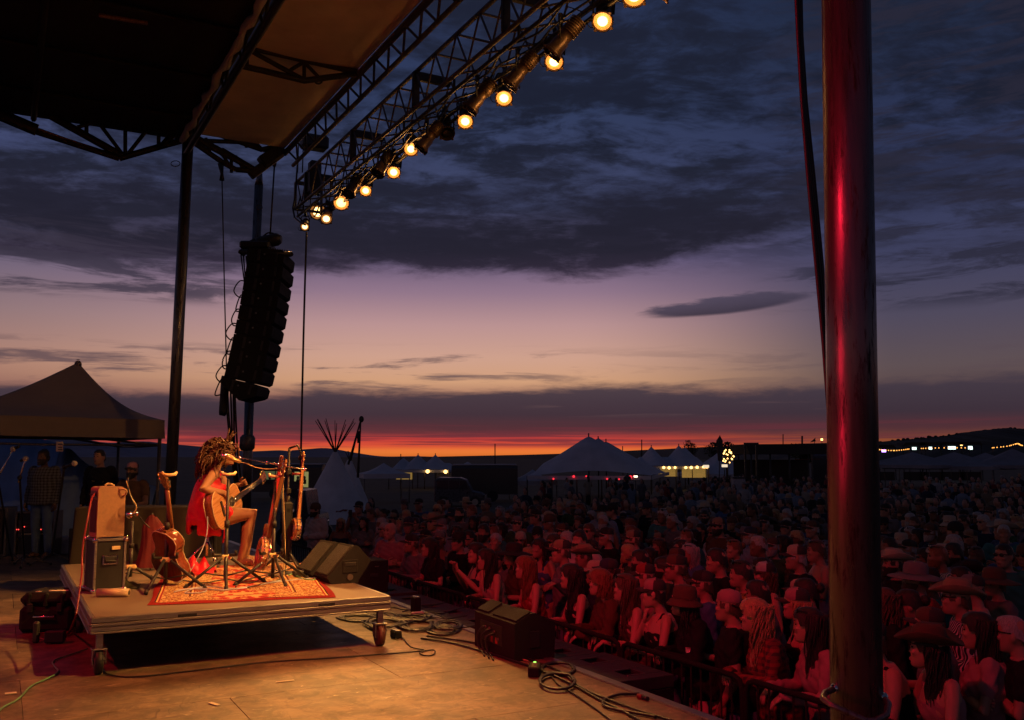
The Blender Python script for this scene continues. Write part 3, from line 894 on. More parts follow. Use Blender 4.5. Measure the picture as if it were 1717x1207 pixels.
mt = MB().box((0, 0, 0), (.5, .3, .26), .04, M=Matrix.Translation(at_u(527, 240, 4.9)) @ Matrix.Rotation(TH, 4, 'Z')).box((0, 0, -.35), (.22, .2, .62), .03, M=Matrix.Translation(at_u(528, 268, 4.9)) @ Matrix.Rotation(TH, 4, 'Z')).build('hoist_motor', M.black, truss, True)
for dx_ in (-5, 3):
    rod(truss, at_u(506 + dx_, 232, 4.7), at_u(504 + dx_, 290, 4.7), .012, M.cable, 'hoist_chain')
# end tail of loose cable at the far end of the truss
MB().tube([at_u(x, y, 4.75) for x, y in ((500, 262), (497, 300), (495, 330), (491, 350), (494, 366), (504, 374), (512, 378))], .018, 7).build('lamp_cable', M.cable, truss, True)
MB().tube([at_u(x, y, 4.78) for x, y in ((504, 330), (498, 350), (500, 364), (508, 372))], .014, 7).build('lamp_cable', M.cable, truss, True)

# ------------------------------------------------------------------ stage lamps
AMBER = (1.0, .43, .10)
lens_lit = mat('lit_lamp_lens', (.9, .7, .4), .3, emit=(1.0, .60, .22, 4.2))
lens_dim = mat('lit_lamp_lens_seen_edge_on', (.9, .7, .4), .3, emit=(1.0, .58, .2, 2.6))
lens_off = mat('dark_lamp_lens', (.03, .03, .035), .1)
lampbody = mat('lamp_housing', (.11, .07, .045), .42, .5, .3, 12)
ring_glow = mat('lamp_reflector_rim', (.5, .3, .12), .4, emit=(1.0, .36, .08, .35))
lampcount = [0]


def lamp(label, pos, aim, lit=True, power=0, size=.42, lens_r=.085, par=False, dim=False, spot=25):
    t = thing('stage_lamp', label, 'stage light', pos, 0, 'lamps under the lighting truss')
    d = (Vector(aim) - pos).normalized()
    q = d.to_track_quat('Y', 'Z').to_matrix().to_4x4()
    k = lens_r / .085
    b = MB()
    prof = ([(-.30, .05), (-.29, .075), (-.22, .08), (-.12, .085), (-.11, .07), (-.03, .07), (-.02, .082), (.08, .082), (.10, .094), (.15, .094)]
            if not par else [(-.20, .05), (-.16, .085), (-.08, .10), (.10, .10), (.11, .112), (.15, .112)])
    rings = [[(r_ * k * math.cos(2 * math.pi * j / 20), y * k, r_ * k * math.sin(2 * math.pi * j / 20)) for j in range(20)] for y, r_ in prof]
    b.loft(rings, False, True, q)
    b.add([q @ Vector(p) for p in rings[0]], [tuple(range(20))])
    yl = prof[-1][0] * k
    for j in range(7):                                    # cooling ribs
        y = (-.285 + j * .027) * k
        b.tube([(math.cos(2 * math.pi * a / 20) * .086 * k, y, math.sin(2 * math.pi * a / 20) * .086 * k) for a in range(20)], .006 * k, 5, closed=True, M=q)
    b.build('housing', lampbody, t)
    lz = MB()
    lr = (prof[-1][1] - .042) * k
    rr = [[(lr * f * math.cos(2 * math.pi * j / 24), yl - .01 + (1 - f * f) * .012, lr * f * math.sin(2 * math.pi * j / 24)) for j in range(24)] for f in (1, .75, .5, .25, .02)]
    lz.loft(rr, False, True, q).build('lens', (lens_dim if dim else lens_lit) if lit else lens_off, t)
    if lit:
        MB().tube([q @ Vector((0, yl - .016, 0)), q @ Vector((0, yl - .012, 0))], [prof[-1][1] * k - .004, prof[-1][1] * k - .004], 24).build('reflector', ring_glow, t)
    fr = MB(); fs_ = prof[-1][1] * k
    fr.tube([q @ Vector((0, yl - .03, 0)), q @ Vector((0, yl - .028, 0)), q @ Vector((0, yl + .004, 0)), q @ Vector((0, yl + .006, 0))], [fs_, fs_ + .016, fs_ + .016, fs_], 20, False)
    for a in (.8, 2.4, 3.9, 5.5): fr.box((math.cos(a) * (fs_ + .02), yl, math.sin(a) * (fs_ + .02)), (.03, .02, .03), .004, q)
    fr.build('gel_frame', lampbody, t)
    yk = MB()
    side = d.cross(Vector((0, 0, 1))).normalized()
    top = Vector((0, 0, .02 + .22 * k))
    for s_ in (-1, 1):
        yk.tube([side * s_ * .10 * k, side * s_ * .115 * k + top * .75, side * s_ * .08 * k + top], .010, 6)
    yk.tube([side * -.08 * k + top, side * .08 * k + top], .012, 6)
    yk.build('yoke', M.black, t)
    MB().box(tuple(top + Vector((0, 0, .03))), (.05, .05, .09), .01).build('clamp', M.black, t)
    MB().tube([Vector(p) for p in (q @ Vector((0, -.28 * k, 0)), q @ Vector((0, -.36 * k, .02)) + Vector((0, 0, .03)), q @ Vector((0, -.3 * k, .16)) + Vector((0, 0, .05)), top)], .008, 6).build('power_lead', M.cable, t)
    loop = [q @ Vector((.12 * k, 0, 0)) + Vector((0, 0, -.05 - .07 * math.sin(a))) + side * (.05 * math.cos(a)) for a in [j * .45 for j in range(12)]]
    MB().tube(loop, .005, 5).build('safety_cable', M.cable, t)
    if power and not par or dim:
        P_ = bpy.data.lights.new('lamp_spill', 'POINT'); P_.energy = 3.5; P_.color = AMBER; P_.shadow_soft_size = .05
        po = link('lamp_spill', P_, t); po.location = d * (yl + .12)
    if power:
        L = bpy.data.lights.new('lamp_beam', 'SPOT'); L.energy = power; L.color = AMBER
        L.spot_size = math.radians(spot); L.spot_blend = .7; L.shadow_soft_size = .05
        lo = link('lamp_beam', L, t); lo.location = d * (yl + .05); lo.rotation_euler = d.to_track_quat('-Z', 'Y').to_euler()
    lampcount[0] += 1
    return t


def at_pipe(px, py, u): return at_u(px, py, u)
POW = 520
ordn = ['second', 'third', 'fourth', 'fifth', 'sixth', 'seventh', 'eighth', 'ninth']
def floor_aim(u, n): return st(u, n, .2)
UL = 5.28
vis = [  # label, px, py, u of the lamp, aim (u, n), lit, power, lens radius, par, dim
    ('small round lamp hanging lowest at the far end of the truss', 511, 381, 4.95, (2.0, 9.5), True, POW * .5, .06, True, False),
    ('big bright round lamp facing the camera at the far end of the truss', 533, 356, 5.30, (0.9, 3.0), True, POW, .115, True, False),
    ('oval lamp tucked right below the biggest bright lamp', 547, 368, 5.05, (2.2, 9.8), True, POW * .5, .075, True, False),
    ('lamp with a second glowing ring below its lens', 572, 341, 5.25, (2.2, 9.2), True, POW, .105, True, True),
    ('lamp between the ringed lamp and the lamp with the tall oval lens', 613, 321, 5.28, (2.4, 8.6), True, POW, .085, False, False),
    ('lit lamp third above the ringed lamp along the row', 660, 290, 5.28, (2.4, 7.4), True, POW, .09, False, False),
    ('lamp with an upright oval lens just below the unlit lamps', 689, 251, 5.24, (2.1, 5.4), True, POW, .09, False, False),
    ('lit lamp right above the dark unlit lamp in the middle of the row', 780, 205, 5.28, (2.4, 5.8), True, POW, .09, False, False),
    ('lamp with its lens half hidden by a neighbouring barrel', 845, 166, 5.28, (2.5, 5.4), True, POW, .09, False, False),
    ('bright lamp with a long ribbed barrel at its left', 929, 105, 5.28, (2.3, 4.8), True, POW, .09, False, False),
    ('brightest lamp with shining barn door, near the top edge', 1010, 37, 5.28, (1.7, 3.8), True, POW, .09, False, False),
    ('lamp cut by the upper frame edge with only its lower lens rim showing', 1063, -6, 5.24, (1.9, 3.4), True, POW, .10, False, False),
]
for lab, px, py, u_, aim, lit, pw, lr, par, dim in vis:
    a = st(aim[0], aim[1], .2); p_ = at_u(px, py, u_)
    d = (a - p_).normalized()
    lamp(lab, p_ - d * (.15 * lr / .085), a, lit, pw, lens_r=lr, par=par, dim=dim)
# unlit barrels in between, turned to other parts of the stage
for lab, px, py, u_, aim in (('unlit lamp with a coppery ribbed barrel in the middle of the row', 748, 216, 5.28, (3.6, 6.0)),
                             ('unlit dark lamp beside the lamp with an upright oval lens', 716, 236, 4.98, (1.0, 13.)),
                             ('unlit dark lamp hanging between the two barrels right of mid row', 868, 126, 4.98, (1.0, 12.)),
                             ('unlit dark lamp hanging just below the brightest lamp', 940, 72, 4.98, (1.0, 11.)),
                             ('unlit dark lamp above the half hidden lens', 800, 168, 4.98, (1.0, 12.5)),
                             ('unlit dark lamp behind the ringed lamp', 590, 316, 4.98, (1.5, 12.5)),
                             ('unlit dark lamp above the lamp third above the ringed one', 640, 280, 4.98, (1.5, 12.5))):
    p_ = at_u(px, py, u_); lamp(lab, p_, st(aim[0], aim[1], .2), False, 0, lens_r=.088)
# the same truss carries on over the camera: lamps there light the singer
KEY = 1850
for i, (n_, aim, pw) in enumerate(((6.6, (1.9, 10.6), KEY), (5.6, (1.4, 9.6), KEY), (4.5, (.9, 7.6), KEY), (3.6, (.4, 18.6), 520))):
    lamp('lamp over the near end of the stage, %s past the upper frame edge' % ('first', 'second', 'third', 'fourth')[i], st(5.28, n_, LAMPZ - .2), st(aim[0], aim[1], 0.7 if i < 3 else 2.4), True, pw, spot=(34, 34, 52, 30)[i])
# red wash lamps: one upstage, the others on an added, unseen tower
def wash(label, pos, aim, power, cone=88):
    t = thing('wash_lamp', label, 'stage light', pos, 0, 'red wash lamps')
    d = (Vector(aim) - pos).normalized(); q = d.to_track_quat('Y', 'Z').to_matrix().to_4x4()
    MB().tube([q @ Vector((0, y, 0)) for y in (-.2, -.18, .1, .12)], [.08, .11, .11, .12], 20).build('housing', M.black, t)
    MB().tube([q @ Vector((0, .121, 0)), q @ Vector((0, .125, 0))], [.1, .09], 20).build('lens', mat('red_lens', (.3, .01, .02), .3, emit=(1, .02, .05, 6)), t)
    MB().tube([-d * .05, -d * .05 + Vector((-.09, .03, 0))] if pos.x > -3 else [Vector((0, 0, 0)), Vector((0, 0, ROOFZ - .1 - pos.z))], .02, 8).build('bracket', M.truss_dark, t)
    L = bpy.data.lights.new('wash_beam', 'SPOT'); L.energy = power; L.color = (1.0, .012, .045); L.spot_size = math.radians(cone); L.spot_blend = 1.0; L.shadow_soft_size = .09
    lo = link('wash_beam', L, t); lo.location = d * .16; lo.rotation_euler = d.to_track_quat('-Z', 'Y').to_euler()
boom = thing('added_lamp_tower', 'unseen added pipe carrying red lamps on the near side of the stage', 'lamp stand', (-1.95, 2.45, 0))  # tower added out of view so stacked lamps draw a long stripe
MB().cyl((0, 0, .02), (0, 0, ROOFZ - .1), .03, seg=10).build('post', M.black, boom); MB().cyl((0, 0, 0), (0, 0, .03), .3, seg=20).build('base', M.black, boom)
for i, (z, pw) in enumerate(((.7, 100), (2.3, 85), (3.9, 80), (5.3, 85))):  # narrow lamps added only for the red stripe along the pole
    wash('red lamp added on the unseen tower to streak the near pole, %s up' % ('first', 'second', 'third', 'fourth')[i], Vector((-1.88, 2.42, z)), (1.39, 3.8, .8 + z * .62), pw, 34)
for i, (n_, pw) in enumerate(((4.6, 560), (7.4, 700), (11.0, 520))):
    wash('red wash lamp atop the side tower facing the front rows, %s' % ('near part', 'middle part', 'far part')[i], Vector((-1.88 + .2 * i - .2, 2.42 + .3 * i - .2, 6.2)), st(5.0, n_, -.7), pw, 50)
wash('red wash lamp under the upstage roof behind the singer', Vector((-6.2, 5.4, 4.9)), (-3.2, 7.6, .1), 520)
# ================================================================== gear on the stage
DZ = RZ                                              # top of the riser


def on_deck(px, py): return at_z(px, py, RZ)
def on_floor(px, py): return at_z(px, py, 0)


def smooth_path(pts, k=5):
    """Catmull-Rom through the points"""
    pts = [Vector(p) for p in pts]; out = []
    for i in range(len(pts) - 1):
        p0, p1, p2, p3 = pts[max(i - 1, 0)], pts[i], pts[i + 1], pts[min(i + 2, len(pts) - 1)]
        for j in range(k):
            t = j / k
            out.append(.5 * ((2 * p1) + (p2 - p0) * t + (2 * p0 - 5 * p1 + 4 * p2 - p3) * t * t + (3 * p1 - p0 - 3 * p2 + p3) * t ** 3))
    return out + [pts[-1]]


# ------------------------------------------------------------------ road case and amplifier
def road_case(label, base, size, rz, name='road_case'):
    t = thing(name, label, 'road case', base, rz)
    w, d, h = size
    MB().box((0, 0, h / 2 + .01), (w - .02, d - .02, h - .02), .004).build('panel', M.laminate, t)
    ed = .022
    for sx in (-1, 1):
        for sy in (-1, 1):
            MB().box((sx * (w / 2 - ed / 2 - .001), sy * (d / 2 - ed / 2 - .001), h / 2 + .01), (ed, ed, h), .003).build('edge_rail', M.alu, t)
    for z in (.022, h):
        for s_ in (-1, 1):
            MB().box((0, s_ * (d / 2 - ed / 2), z), (w - 2 * ed, ed + .004, ed), .003).build('edge_rail', M.alu, t)
            MB().box((s_ * (w / 2 - ed / 2), 0, z), (ed + .004, d - 2 * ed, ed), .003).build('edge_rail', M.alu, t)
    for sx in (-1, 1):
        for sy in (-1, 1):
            for z in (.02, h): MB().ell((sx * (w / 2 - .008), sy * (d / 2 - .008), z), .026, 10, 6).build('ball_corner', M.chrome, t)
    hd = MB()
    y = -d / 2 - .002
    hd.box((0, y, h * .62), (.13, .012, .085), .006)
    hd.build('handle_dish', M.chrome, t)
    MB().box((0, y - .004, h * .62), (.105, .014, .06), .004).build('handle_recess', M.black, t)
    MB().tube([(-.045, y - .01, h * .64), (-.045, y - .025, h * .60), (.045, y - .025, h * .60), (.045, y - .01, h * .64)], .006, 6).build('handle', M.rubber, t)
    MB().box((.045, y, h * .84), (.07, .008, .032), .003).build('latch', M.yellow, t)
    return t


pc = on_deck(178, 994); CW, CD, CH = .27, .32, .455
case = road_case('black road case with metal edges standing on the riser under the tan amplifier', pc + st(.0, .2, 0), (CW, CD, CH), .66)
amp = thing('guitar_amplifier', 'tan covered guitar amplifier standing on the road case', 'amplifier', pc + st(.0, .2, CH + .022), .72)
W_, D_, H_ = .235, .21, .44
prof = []
for x, z, r_ in ((-W_ / 2, 0, 0), (W_ / 2, 0, 0), (W_ / 2, H_, .05), (-W_ / 2, H_, .03)):
    if r_ == 0: prof.append((x, z)); continue
    cxx = x - math.copysign(r_, x); czz = z - r_
    a0 = 0 if x > 0 else math.pi / 2
    for k in range(6): a = a0 + math.pi / 2 * k / 5; prof.append((cxx + r_ * math.cos(a), czz + r_ * math.sin(a)))
MB().prism(prof, -D_ / 2, D_ / 2, 'y').build('cabinet', M.tolex, amp)
MB().box((-W_ / 2 - .002, 0, H_ * .42), (.008, D_ - .05, H_ * .66), .004).build('grille_cloth', M.grillcloth, amp)
MB().box((-W_ / 2 - .003, 0, H_ * .84), (.008, D_ - .05, .07), .003).build('control_plate', M.truss, amp)
for k in range(5): MB().cyl((-W_ / 2 - .005, -.06 + .03 * k, H_ * .84), (-W_ / 2 - .02, -.06 + .03 * k, H_ * .84), .008, seg=8).build('knob', M.black, amp)
MB().tube(smooth_path([(-.03, 0, H_ + .005), (-.01, 0, H_ + .022), (.02, 0, H_ + .02), (.05, 0, H_ + .004)], 4), .009, 6, flat=.5).build('handle', M.cable_tan, amp)
c = MB(); c.tube(smooth_path([at_y(x, y, yy) for x, y, yy in ((184, 821, 8.45), (205, 819, 8.4), (212, 822, 8.4), (210, 829, 8.42), (203, 830, 8.45))]), .008, 7)
tag(c.build('patch_cable', M.cable_tan), 'short tan cable looping over the top of the amplifier', 'cable')
c = MB(); c.tube(smooth_path([at_y(x, y, yy) for x, y, yy in ((184, 821, 8.44), (165, 823, 8.4), (154, 835, 8.2), (147, 870, 8.05), (139, 915, 8.0), (137, 960, 7.9), (132, 1000, 7.5), (128, 1030, 7.1))]) + smooth_path([on_floor(118, 1058) + Vector((0, 0, .01)), on_floor(90, 1076) + Vector((0, 0, .01)), on_floor(60, 1068) + Vector((0, 0, .01))]), .008, 7)
tag(c.build('speaker_cable', M.cable_red), 'reddish cable running down from the amplifier past the riser corner', 'cable')

# rolled mat on the riser edge
p0, p1 = on_deck(163, 1000) + Vector((0, 0, .036)), on_deck(216, 1000) + Vector((0, 0, .036))
t = thing('rolled_mat', 'pale rolled mat lying on the riser in front of the road case', 'mat', (p0 + p1) / 2)
MB().tube([p0, p1], .034, 18).build('outer_turn', mat('pale_rolled_vinyl', (.5, .36, .22), .45, 0, .3, 9, stretch=(1, 14, 1)), t, True)
MB().tube([p0 + (p0 - p1) * .01, p1 + (p1 - p0) * .01], .02, 14).build('inner_turn', M.black, t, True)
# crumpled dark cloth behind it
cl = MB(); vs = []; fs = []
for j in range(12):
    for i in range(16):
        x, y = (i / 15 - .5) * .5, (j / 11 - .5) * .3
        e = max(0, 1 - (x / .26) ** 2 - (y / .16) ** 2)
        vs.append((x, y, .01 + e * (.06 + .04 * math.sin(i * 1.3) * math.cos(j * 1.7))))
fs = [(j * 16 + i, j * 16 + i + 1, j * 16 + i + 17, j * 16 + i + 16) for j in range(11) for i in range(15)]
o = cl.add(vs, fs, True).build('folded_cloth', mat('olive_cloth', (.05, .05, .02), .9, bump=.5)); o.location = on_deck(185, 985) ; o.rotation_euler = (0, 0, .3)
tag(o, 'dark olive cloth crumpled at the foot of the road case', 'cloth')

# big black equipment case on the stage floor at the left
def hard_case(label, base, size, rz):
    t = thing('equipment_case', label, 'case', base, rz)
    w, d, h = size
    MB().box((0, 0, h * .33), (w, d, h * .62), .03).build('body', M.blackrough, t)
    MB().box((0, 0, h * .82), (w + .01, d + .01, h * .34), .05).build('lid', M.blackrough, t)
    for k in (-1, 0, 1):
        MB().box((k * w * .32, 0, h * .82), (.035, d + .03, h * .345), .012).build('rib', M.blackrough, t)
    for k in (-.28, .28):
        MB().box((k * w, -d / 2 - .012, h * .63), (.05, .022, .08), .008).build('latch', M.rubber, t)
    MB().tube([(-.09, -d / 2, h * .45), (-.085, -d / 2 - .035, h * .42), (.085, -d / 2 - .035, h * .42), (.09, -d / 2, h * .45)], .011, 8).build('handle', M.chrome, t)
    MB().box((w * .14, -.06, h * .997), (.17, .045, .006), .001).build('label_strip', M.paper, t)
    MB().box((-w * .22, -.1, h * .997), (.05, .03, .006), .001).build('label_strip', M.paper, t)
    return t
pcs = on_floor(78, 1062)
hard_case('large ribbed black equipment case on the floor left of the riser', pcs + Vector((-.07, .25, 0)), (.46, .42, .36), .12)
b = MB().box((0, 0, .06), (.16, .08, .10), .01)
o = b.build('power_box', M.rubber); o.location = on_floor(92, 1078); o.rotation_euler = (0, 0, .2); tag(o, 'small black outlet box among cables in front of the black case', 'power box')
b = MB().box((0, 0, .09), (.05, .05, .18), .012); o = b.build('rubber_chock', M.rubber); o.location = on_floor(60, 1077); tag(o, 'black rubber chock standing beside the outlet box', 'chock')

# ------------------------------------------------------------------ cables on the floor
def floor_cable(label, pts, r_=.0065, m=None, z=0.0, k=6, group='cables on the stage floor', name='floor_cable'):
    P = smooth_path([at_z(x, y, z) for x, y in pts], k)
    P = [p + Vector((0, 0, r_ + .004)) for p in P]
    return tag(MB().tube(P, r_, 6).build(name, m or M.cable), label, 'cable', group)


floor_cable('thin black cable running along the floor under the near side of the riser', [(172, 1122), (185, 1133), (230, 1136), (330, 1125), (440, 1112), (560, 1104), (640, 1098), (705, 1093), (728, 1091), (726, 1099), (712, 1100), (704, 1096), (712, 1091), (690, 1086), (676, 1071), (664, 1058)], .006)
floor_cable('green cable curving away to the lower left corner', [(-20, 1215), (2, 1190), (30, 1174), (52, 1152), (80, 1139), (97, 1128), (92, 1119), (88, 1112), (96, 1106), (120, 1098), (146, 1089)], .007, M.cable_green)
floor_cable('red cable tangle around the outlet box', [(60, 1072), (70, 1062), (92, 1066), (118, 1058), (128, 1044), (118, 1064), (96, 1072), (78, 1066), (108, 1055), (130, 1066)], .006, M.cable_red)
floor_cable('long black cable from the coil heap past the monitor wedge to the near edge', [(706, 1072), (760, 1080), (830, 1100), (880, 1116), (905, 1124), (960, 1150), (1010, 1178), (1045, 1195), (1080, 1215)], .009)
floor_cable('second long black cable beside the power distribution box', [(716, 1068), (790, 1078), (850, 1093), (900, 1112), (940, 1128), (980, 1158), (1060, 1190), (1130, 1212)], .009)
floor_cable('thin black cable dropping off toward the lower edge', [(920, 1128), (935, 1148), (962, 1165), (990, 1184), (1020, 1206), (1035, 1220)], .007)
floor_cable('cable end curling with a reddish plug near the stage edge', [(1100, 1205), (1070, 1199), (1030, 1192), (1012, 1185), (1015, 1175), (1040, 1167), (1072, 1166)], .010)
plug = thing('cable_plug', 'red banded black plug at the curled cable end', 'plug', at_z(1072, 1166, .0))
MB().tube([at_z(1070, 1166, .015), at_z(1078, 1168, .015)], .017, 10).build('band', M.cable_red, plug, True)
MB().tube([at_z(1078, 1168, .015), at_z(1086, 1171, .015)], .015, 10).build('shell', M.cable, plug, True)
for i, (cx_, cy_, rx_, ry_, lab) in enumerate(((936, 1123, 28, 11, 'cable coil lying right behind the power distribution box'), (935, 1144, 30, 14, 'wide cable coil in front of the power distribution box'))):
    pts = [(cx_ + (rx_ - 1.6 * (a // 7)) * math.cos(a * .9) + 2 * math.sin(a), cy_ + (ry_ - .6 * (a // 7)) * math.sin(a * .9)) for a in range(22)]
    floor_cable(lab, pts, .009, None, .012 * i)
# heap of coiled cables beyond the riser's right corner
heap = ((741, 1057, 30, 9, 'big coil in the cable heap right of the riser caster'), (700, 1049, 34, 11, 'loose loops in the middle of the cable heap'), (645, 1045, 40, 9, 'tangled loops under the right end of the riser'), (600, 1037, 34, 7, 'low tangle of cables behind the riser end'), (752, 1049, 26, 8, 'outer coil of the cable heap toward the stage edge'), (690, 1036, 32, 6, 'flat loops at the far side of the cable heap'))
for i, (cx_, cy_, rx_, ry_, lab) in enumerate(heap):
    q = random.Random(i)
    pts = []
    for a in range(34 if i in (0, 4) else 44):
        f = 1 - .012 * a if i in (0, 4) else .55 + .5 * q.random()
        pts.append((cx_ + rx_ * f * math.cos(a * .95) + q.uniform(-3, 3), cy_ + ry_ * f * math.sin(a * .95) + q.uniform(-.8, .8)))
    floor_cable(lab, pts, .0075, None, .008 * (i % 3), 4)
for i in range(9):
    q = random.Random(40 + i)
    x, y = 585 + 18 * i, 1024 + q.uniform(-2, 14)
    pts = [(x, y)]
    for k in range(5): x += q.uniform(8, 26); y += q.uniform(-5, 7.5); pts.append((x, y))
    floor_cable('loose black cable strand straying out of the cable heap, %s from the riser side' % ('first', 'second', 'third', 'fourth', 'fifth', 'sixth', 'seventh', 'eighth', 'ninth')[i], pts, .006)
for i, (x, y, lab) in enumerate(((697, 1021, 'small black stage box standing behind the cable heap'), (664, 1062, 'junction block lying in the middle of the cable heap'))):
    t = thing('stage_box', lab, 'stage box', on_floor(x, y + 6), TH)
    MB().box((0, 0, .08 if i == 0 else .03), (.07, .12, .16 if i == 0 else .06), .008).build('body', M.blackrough, t)
    MB().box((0, 0, .165 if i == 0 else .064), (.05, .1, .01), .003).build('top_plate', M.alu, t)
t = thing('cable_adapter', 'pale plug adapter lying on top of the cable heap', 'adapter', on_floor(700, 1035), .5)
MB().box((0, 0, .05), (.14, .03, .022), .008).build('body', M.white, t)
# power distribution box with a green light
t = thing('power_distributor', 'small black power box with a green light beside the cable coils', 'power box', on_floor(896, 1130), TH + 1.0)
MB().box((0, 0, .035), (.20, .085, .07), .008).build('body', M.blackrough, t)
for k in range(4): MB().box((-.075 + .04 * k, 0, .072), (.022, .04, .006), .002).build('socket', M.truss, t)
MB().box((.075, 0, .073), (.02, .02, .008), .003).build('indicator', M.ledgreen, t)
MB().box((.105, 0, .035), (.02, .05, .045), .004).build('end_cap', M.rubber, t)

# ------------------------------------------------------------------ monitor wedges and subs
def wedge(label, pos, rz, L, prof, name='monitor_wedge', grille=True):
    """profile in (x, z) with the grille between the last and the first point; body runs along y"""
    t = thing(name, label, 'stage monitor', pos, rz, 'stage monitors')
    MB().prism(prof, -L / 2, L / 2, 'y').build('cabinet', M.blackrough, t)
    a, b_ = Vector((prof[-1][0], 0, prof[-1][1])), Vector((prof[0][0], 0, prof[0][1]))
    d = (b_ - a); ln = d.length; d.normalize(); nrm = Vector((d.z, 0, -d.x))
    if nrm.dot((a + b_) / 2 - Vector((sum(p[0] for p in prof) / len(prof), 0, sum(p[1] for p in prof) / len(prof)))) < 0: nrm = -nrm
    Mx = Matrix.Translation((a + b_) / 2 + nrm * .004) @ Matrix(((d.x, 0, nrm.x), (0, 1, 0), (d.z, 0, nrm.z))).to_4x4()
    MB().box((0, 0, 0), (ln - .05, L - .06, .014), .004, Mx).build('grille', mat('perforated_grille', (.03, .028, .026), .55, .3, .3, 40, bump=1., bscale=260), t)
    for s_ in (-1, 1):
        cxm = sum(p[0] for p in prof) / len(prof); czm = sum(p[1] for p in prof) / len(prof)
        pl = MB().box((cxm, s_ * (L / 2 + .003), czm), (.15, .008, .12), .004).build('handle_plate', M.blackrough, t)
        MB().box((cxm, s_ * (L / 2 + .006), czm + .02), (.11, .01, .035), .003).build('handle_slot', M.black, pl)
        MB().cyl((cxm + .0, s_ * (L / 2 + .002), czm - .10), (cxm + .0, s_ * (L / 2 + .008), czm - .10), .03, seg=16).build('port_ring', M.truss, t)
    return t


WP = [(-.05, .06), (.0, .0), (.25, .0), (.385, .20), (.26, .335), (.21, .345)]
wu, wn = to_un(on_deck(557, 979))
wedge('black monitor wedge on the riser, the one nearer the riser edge', st(wu - .01, wn + .19, RZ), TH + .04, .38, WP)
wedge('black monitor wedge on the riser beyond the other, half behind it', st(wu - .06, wn + .59, RZ), TH + .10, .38, WP)
# side fill cabinet standing beyond the riser
t = thing('speaker_cabinet', 'plain black speaker cabinet on the stage edge behind the riser wedges', 'speaker', on_floor(621, 992) + st(0, .1, 0), TH)
MB().box((0, 0, .19), (.36, .44, .38), .01).build('cabinet', M.blackrough, t)
MB().box((0, -.223, .21), (.10, .01, .04), .004).build('handle_slot', M.black, t)
MB().box((.03, -.223, .31), (.05, .008, .015), .003).build('badge', M.truss, t)
MB().box((-.184, 0, .19), (.01, .40, .34), .004).build('grille', M.black, t)

# the big wedge by the stage edge, seen from behind
wb = on_floor(866, 1092)
t = thing('monitor_wedge', 'big black monitor wedge near the stage edge seen from its cable panel', 'stage monitor', st(3.80, 6.95, 0), TH - .02, 'stage monitors')
t.scale = (.62, 1.18, .80)
pr = [(-.30, 0), (.30, 0), (.30, .30), (.06, .44), (-.02, .44), (-.30, .33)]
# long axis across: side cheeks (shaped) and body
Lw = .62
body = [(-.29, 0), (.29, 0), (.31, .34), (.02, .45), (-.06, .45), (-.29, .36)]
MB().prism(body, -.31, .31, 'y').build('cabinet', M.blackrough, t)
sl = math.atan2(.09, .23)
Mx = Matrix.Translation((-.165, -.05, .412)) @ Matrix.Rotation(-sl, 4, 'Y')
MB().box((0, 0, .004), (.20, .20, .02), .004, Mx).build('recess_lid', M.blackrough, t)
MB().prism([(-.26, .375), (-.05, .456), (-.05, .474), (-.26, .392)], -.30, -.12, 'y').build('raised_cheek', M.blackrough, t)
MB().prism([(-.26, .375), (-.05, .456), (-.05, .474), (-.26, .392)], .12, .30, 'y').build('raised_cheek', M.blackrough, t)
MB().box((-.293, .04, .2), (.012, .34, .2), .004).build('connector_panel', M.black, t)
for k, (y_, z_) in enumerate(((.12, .24), (.05, .24), (-.02, .22), (-.08, .16), (.1, .14))):
    MB().cyl((-.298, y_, z_), (-.32, y_, z_), .018, seg=10).build('connector', M.truss, t)
for k, y_ in enumerate((-.05, .02)):
    MB().box((-.301, y_, .14), (.006, .035, .06), .002).build('status_plate', mat('red_plate', (.4, .03, .03), .5) if k == 0 else M.cable_red, t)  # flat red base colour, no emission
for k, y_ in enumerate((.12, .05, -.02)):
    MB().tube(smooth_path([(-.31, y_, .24 - .02 * k), (-.36, y_, .24 - .02 * k), (-.40, y_ + .03, .15), (-.38, y_ + .02, .03), (-.42, y_ - .08, .012), (-.50, y_ - .2, .012)]), .010, 7).build('input_lead', M.cable, t)
MB().box((0, -.313, .2), (.14, .008, .16), .003).build('handle_plate', M.black, t)
floor_cable('red cable lying at the foot of the big wedge', [(815, 1080), (840, 1086), (858, 1094), (880, 1100), (870, 1096), (852, 1088), (838, 1094), (866, 1104), (886, 1110)], .007, M.cable_tan)
cloth = MB().box((0, 0, .004), (.26, .12, .006), .002).build('red_light_patch', M.pinkcloth); cloth.location = on_floor(834, 1082); cloth.rotation_euler = (0, 0, TH + .5)  # thin sheet paints the red light lying where the wedge blocks amber
tag(cloth, 'painted strip of red light on the floor at the foot of the big wedge', 'cloth')

